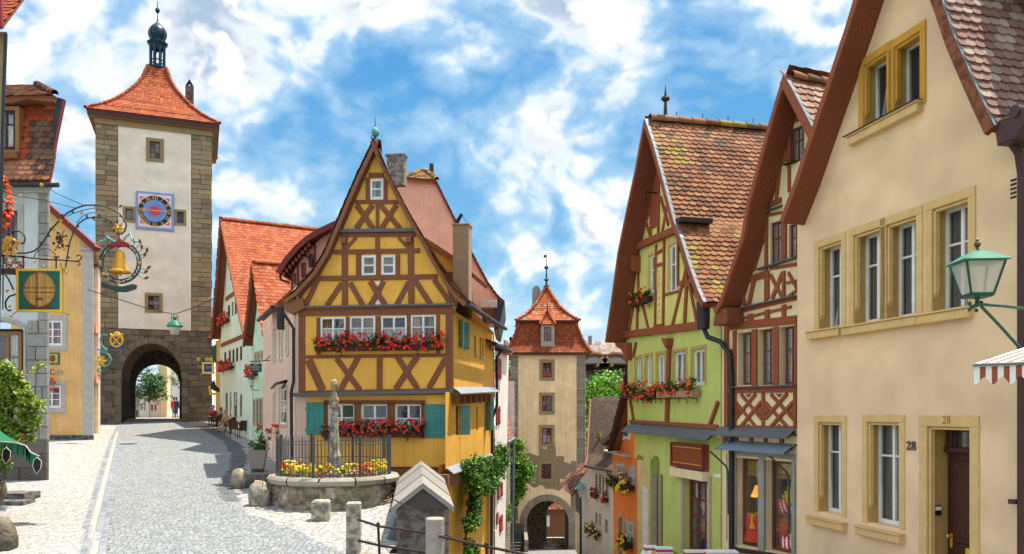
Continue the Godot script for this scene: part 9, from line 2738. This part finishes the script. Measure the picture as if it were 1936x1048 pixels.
# ==================================================================== people at the cafe tables and in the arch
# bones: [from, to, radius at each end, colour]; the body is one skin drawn round all of them
func body_mesh(bones: Array,cell: float) -> ArrayMesh:
	var lo := Vector3.INF
	var hi := -Vector3.INF
	for b in bones:
		var r: float = maxf(b[2],b[3])+cell*2
		for p in [b[0],b[1]]:
			lo = lo.min(p - Vector3.ONE*r); hi = hi.max(p+Vector3.ONE*r)
	var n := Vector3i(((hi - lo) / cell).ceil())+Vector3i.ONE*2
	var f := PackedFloat32Array(); f.resize(n.x*n.y*n.z); f.fill(9.0)
	var at := func(i,j,k): return (k*n.y+j)*n.x+i
	var soft := 0.045
	for b in bones:
		var r: float = maxf(b[2],b[3])+cell*2.5
		var a0 := Vector3i((b[0].min(b[1]) - Vector3.ONE*r - lo) / cell)
		var a1 := Vector3i((b[0].max(b[1])+Vector3.ONE*r - lo) / cell)+Vector3i.ONE
		var d: Vector3 = b[1] - b[0]
		var dd := maxf(d.length_squared(),1e-6)
		for k in range(maxi(a0.z,0),mini(a1.z,n.z)):
			for j in range(maxi(a0.y,0),mini(a1.y,n.y)):
				for i in range(maxi(a0.x,0),mini(a1.x,n.x)):
					var p := lo+Vector3(i,j,k)*cell
					var u := clampf((p - b[0]).dot(d) / dd,0,1)
					var v: float = p.distance_to(b[0]+d*u) - lerpf(b[2],b[3],u)
					var q: int = (k*n.y+j)*n.x+i
					var h := clampf(.5+.5*(f[q] - v) / soft,0,1)
					f[q] = lerpf(f[q],v,h) - soft*h*(1 - h)
	var m := MB.new()
	var vert := {}
	var spot := func(i,j,k):
		var key: int = (k*n.y+j)*n.x+i
		if vert.has(key): return vert[key]
		var s := Vector3.ZERO
		var c := 0
		for e in [[0,0,0,1,0,0],[0,1,0,1,1,0],[0,0,1,1,0,1],[0,1,1,1,1,1],[0,0,0,0,1,0],[1,0,0,1,1,0],[0,0,1,0,1,1],[1,0,1,1,1,1],[0,0,0,0,0,1],[1,0,0,1,0,1],[0,1,0,0,1,1],[1,1,0,1,1,1]]:
			var x: float = f[at.call(i+e[0],j+e[1],k+e[2])]
			var y: float = f[at.call(i+e[3],j+e[4],k+e[5])]
			if (x < 0) != (y < 0):
				s += Vector3(i+e[0],j+e[1],k+e[2]).lerp(Vector3(i+e[3],j+e[4],k+e[5]),x / (x - y)); c += 1
		vert[key] = lo+s / maxf(c,1)*cell
		return vert[key]
	for k in range(1,n.z - 1):
		for j in range(1,n.y - 1):
			for i in range(1,n.x - 1):
				var v0: float = f[at.call(i,j,k)]
				for ax in 3:
					var v1: float = f[at.call(i+int(ax == 0),j+int(ax == 1),k+int(ax == 2))]
					if (v0 < 0) == (v1 < 0): continue
					var q: Array
					if ax == 0: q = [spot.call(i,j - 1,k - 1),spot.call(i,j,k - 1),spot.call(i,j,k),spot.call(i,j - 1,k)]
					elif ax == 1: q = [spot.call(i - 1,j,k - 1),spot.call(i - 1,j,k),spot.call(i,j,k),spot.call(i,j,k - 1)]
					else: q = [spot.call(i - 1,j - 1,k),spot.call(i,j - 1,k),spot.call(i,j,k),spot.call(i - 1,j,k)]
					if v0 > 0: q.reverse()
					var mid: Vector3 = (q[0]+q[2]) / 2
					var best := 9.0
					for b in bones:
						var d: Vector3 = b[1] - b[0]
						var u := clampf((mid - b[0]).dot(d) / maxf(d.length_squared(),1e-6),0,1)
						var w: float = mid.distance_to(b[0]+d*u) - lerpf(b[2],b[3],u)
						if w < best:
							best = w; m.col = b[4]
					m.face(q)
	return m.done()

const SKIN := Color(.50,.28,.19)
func person_bones(sit: bool,shirt: Color,legs: Color,hair: Color,lean: float,sleeves := SKIN) -> Array:
	var hip := Vector3(0,.47 if sit else .92,0)
	var neck := hip+Vector3(0,.50,lean)
	var head := neck+Vector3(0,.20,lean*.3+.02)
	var b := [[hip+Vector3(-.07,.02,0),hip+Vector3(.07,.02,0),.135,.135,legs],[hip,neck+Vector3(0,-.12,0),.14,.155,shirt],[neck+Vector3(-.15,-.07,0),neck+Vector3(.15,-.07,0),.075,.075,shirt],[neck,neck+Vector3(0,.08,.01),.055,.05,SKIN],[head+Vector3(0,.03,-.012),head+Vector3(0,-.05,.025),.098,.07,SKIN],[head+Vector3(0,.065,-.03),head+Vector3(0,-.01,-.055),.095,.08,hair],[head+Vector3(0,-.01,.095),head+Vector3(0,-.025,.11),.018,.018,SKIN]]
	for s in [-1.0,1.0]:
		var sh := neck+Vector3(s*.19,-.09,0)
		var el := sh+(Vector3(s*.06,-.26,.06) if sit else Vector3(s*.05,-.29,-.02))
		var wr := el+(Vector3(-s*.06,-.02,.25) if sit else Vector3(s*.0,-.24,.08))
		b.append_array([[sh,el,.055,.045,shirt],[el,wr,.042,.03,sleeves],[wr,wr+(wr - el).normalized()*.09,.032,.02,SKIN]])
		var kn := hip+(Vector3(s*.13,.02,.42) if sit else Vector3(s*.09,-.44,.04*s+.03))
		var an := kn+(Vector3(s*.01,-.40,.04) if sit else Vector3(0,-.40,-.06*s - .03))
		b.append_array([[hip+Vector3(s*.08,0,0),kn,.088,.062,legs],[kn,an,.058,.04,legs],[an+Vector3(0,-.03,0),an+Vector3(0,-.05,.14),.04,.032,Color(.03,.025,.02)]])
	return b

func build_people() -> void:
	# rattan chairs and round tables
	var chair := thing("rattan_chair", "", "chair")
	var m := MB.new(); m.slab(rect_poly(Rect2(-.24,-.24,.48,.48)),0,.06,.02); part(chair,"seat", m,"rattan", Transform3D(Basis(Vector3.RIGHT,-PI / 2),Vector3(0,.40,0)))
	m = MB.new(); m.slab(PackedVector2Array([Vector2(-.23,0),Vector2(.23,0),Vector2(.27,.36),Vector2(.16,.52),Vector2(-.16,.52),Vector2(-.27,.36)]),-.03,.03,.02); part(chair,"backrest", m,"rattan", Transform3D(Basis(Vector3.RIGHT,-.18),Vector3(0,.42,-.24)))
	for s in [-1,1]:
		part(chair,"armrest", tube_mb([Vector3(s*.26,.80,-.28),Vector3(s*.29,.66,.0),Vector3(s*.25,.62,.22),Vector3(s*.24,.42,.24)],.028,6),"rattan")
		for z in [-.2,.2]: part(chair,"leg", tube_mb([Vector3(s*.21,.42,z),Vector3(s*.23,0,z*1.15)],.024,6),"rattan")
	var table := thing("cafe_table", "", "table")
	m = MB.new(); m.lathe([[0,.70],[.40,.70],[.41,.72],[.40,.74],[0,.74]],16); part(table,"tabletop", m,"rattan")
	m = MB.new(); m.lathe([[.22,0],[.2,.03],[.035,.08],[.035,.70]],10); part(table,"pedestal", m,"iron")
	var chairs := [[402,806,.5,"farthest rattan chair at the cafe, against the tower foot"],[413,812,2.4,"rattan chair behind the man in the teal shirt"],[424,816,3.0,"empty-backed rattan chair between teal and tan sitters"],[436,821,-2.2,"rattan chair with its back to the road beside the tan sitter"],[447,826,2.9,"rattan chair turned to the mint house wall"],[459,829,-2.6,"nearest rattan chair at the right end of the cafe tables"],[468,824,.8,"rattan chair close to the flower pots"],[430,806,.3,"rattan chair pushed against the mint house wall"],[450,812,.2,"rattan chair at the wall behind the nearer table"]]
	for i in chairs.size():
		var q = chairs[i]
		var c: Node3D = chair if i == 0 else chair.duplicate()
		if i > 0: c.name = "rattan_chair"; add_child(c,true)
		var d: float = 3.83 / ((q[1] - 780.0) / 1520.0+.059)
		c.transform = Transform3D(Basis(Vector3.UP,q[2]),on_top(Vector2((q[0] - 968.0) / 1520.0*d,-d)))
		tag(c,q[3],"chair", "cafe chairs up the left street")
	var spots := [[408,808,"round cafe table nearest the tower"],[428,813,"round cafe table in the middle of the cafe row"],[452,820,"round cafe table nearest the flower pots"]]
	for i in 3:
		var q = spots[i]
		var c: Node3D = table if i == 0 else table.duplicate()
		if i > 0: c.name = "cafe_table"; add_child(c,true)
		var d: float = 3.83 / ((q[1] - 780.0) / 1520.0+.059)
		c.transform = Transform3D(Basis(),on_top(Vector2((q[0] - 968.0) / 1520.0*d,-d)))
		tag(c,q[2],"table", "cafe tables up the left street")
	var folk := [[402,806,.5,true,Color(.5,.05,.06),Color(.05,.05,.08),Color(.10,.05,.03),"seated person in a red top at the farthest cafe table"],[413,812,2.4,true,Color(.04,.22,.20),Color(.06,.06,.08),Color(.12,.10,.09),"seated person in a teal shirt with back to the road"],[425,806,.4,true,Color(.35,.37,.42),Color(.04,.05,.09),Color(.05,.03,.02),"seated person in grey facing the road from the wall"],[430,818,-.5,true,Color(.44,.27,.16),Color(.40,.30,.2),Color(.45,.36,.26),"seated person with pale hair and tan shirt leaning forward"],[450,812,.2,true,Color(.10,.16,.32),Color(.05,.05,.07),Color(.06,.04,.03),"seated person in blue by the mint house wall"],[468,822,.8,true,Color(.06,.06,.07),Color(.04,.04,.05),Color(.05,.03,.02),"seated person in black near the flower pots"],[333,797,2.9,false,Color(.02,.035,.10),Color(.05,.05,.07),Color(.05,.04,.03),"person in a navy jacket walking through the tower arch"],[328,798,3.0,false,Color(.55,.03,.04),Color(.12,.12,.14),Color(.10,.06,.03),"person in red walking beside the navy jacket in the arch"]]
	for q in folk:
		var d: float = 3.83 / ((q[1] - 780.0) / 1520.0+.059)
		if not q[3]: d = 68.0
		var p := Vector2((q[0] - 968.0) / 1520.0*d,-d)
		var t := thing("person", q[7],"person", Transform3D(Basis(Vector3.UP,q[2]),on_top(p)+Vector3(0,.0,0)))
		part(t,"figure", body_mesh(person_bones(q[3],q[4],q[5],q[6],.12 if q[3] else .02,q[4] if not q[3] else SKIN),.034),"body")
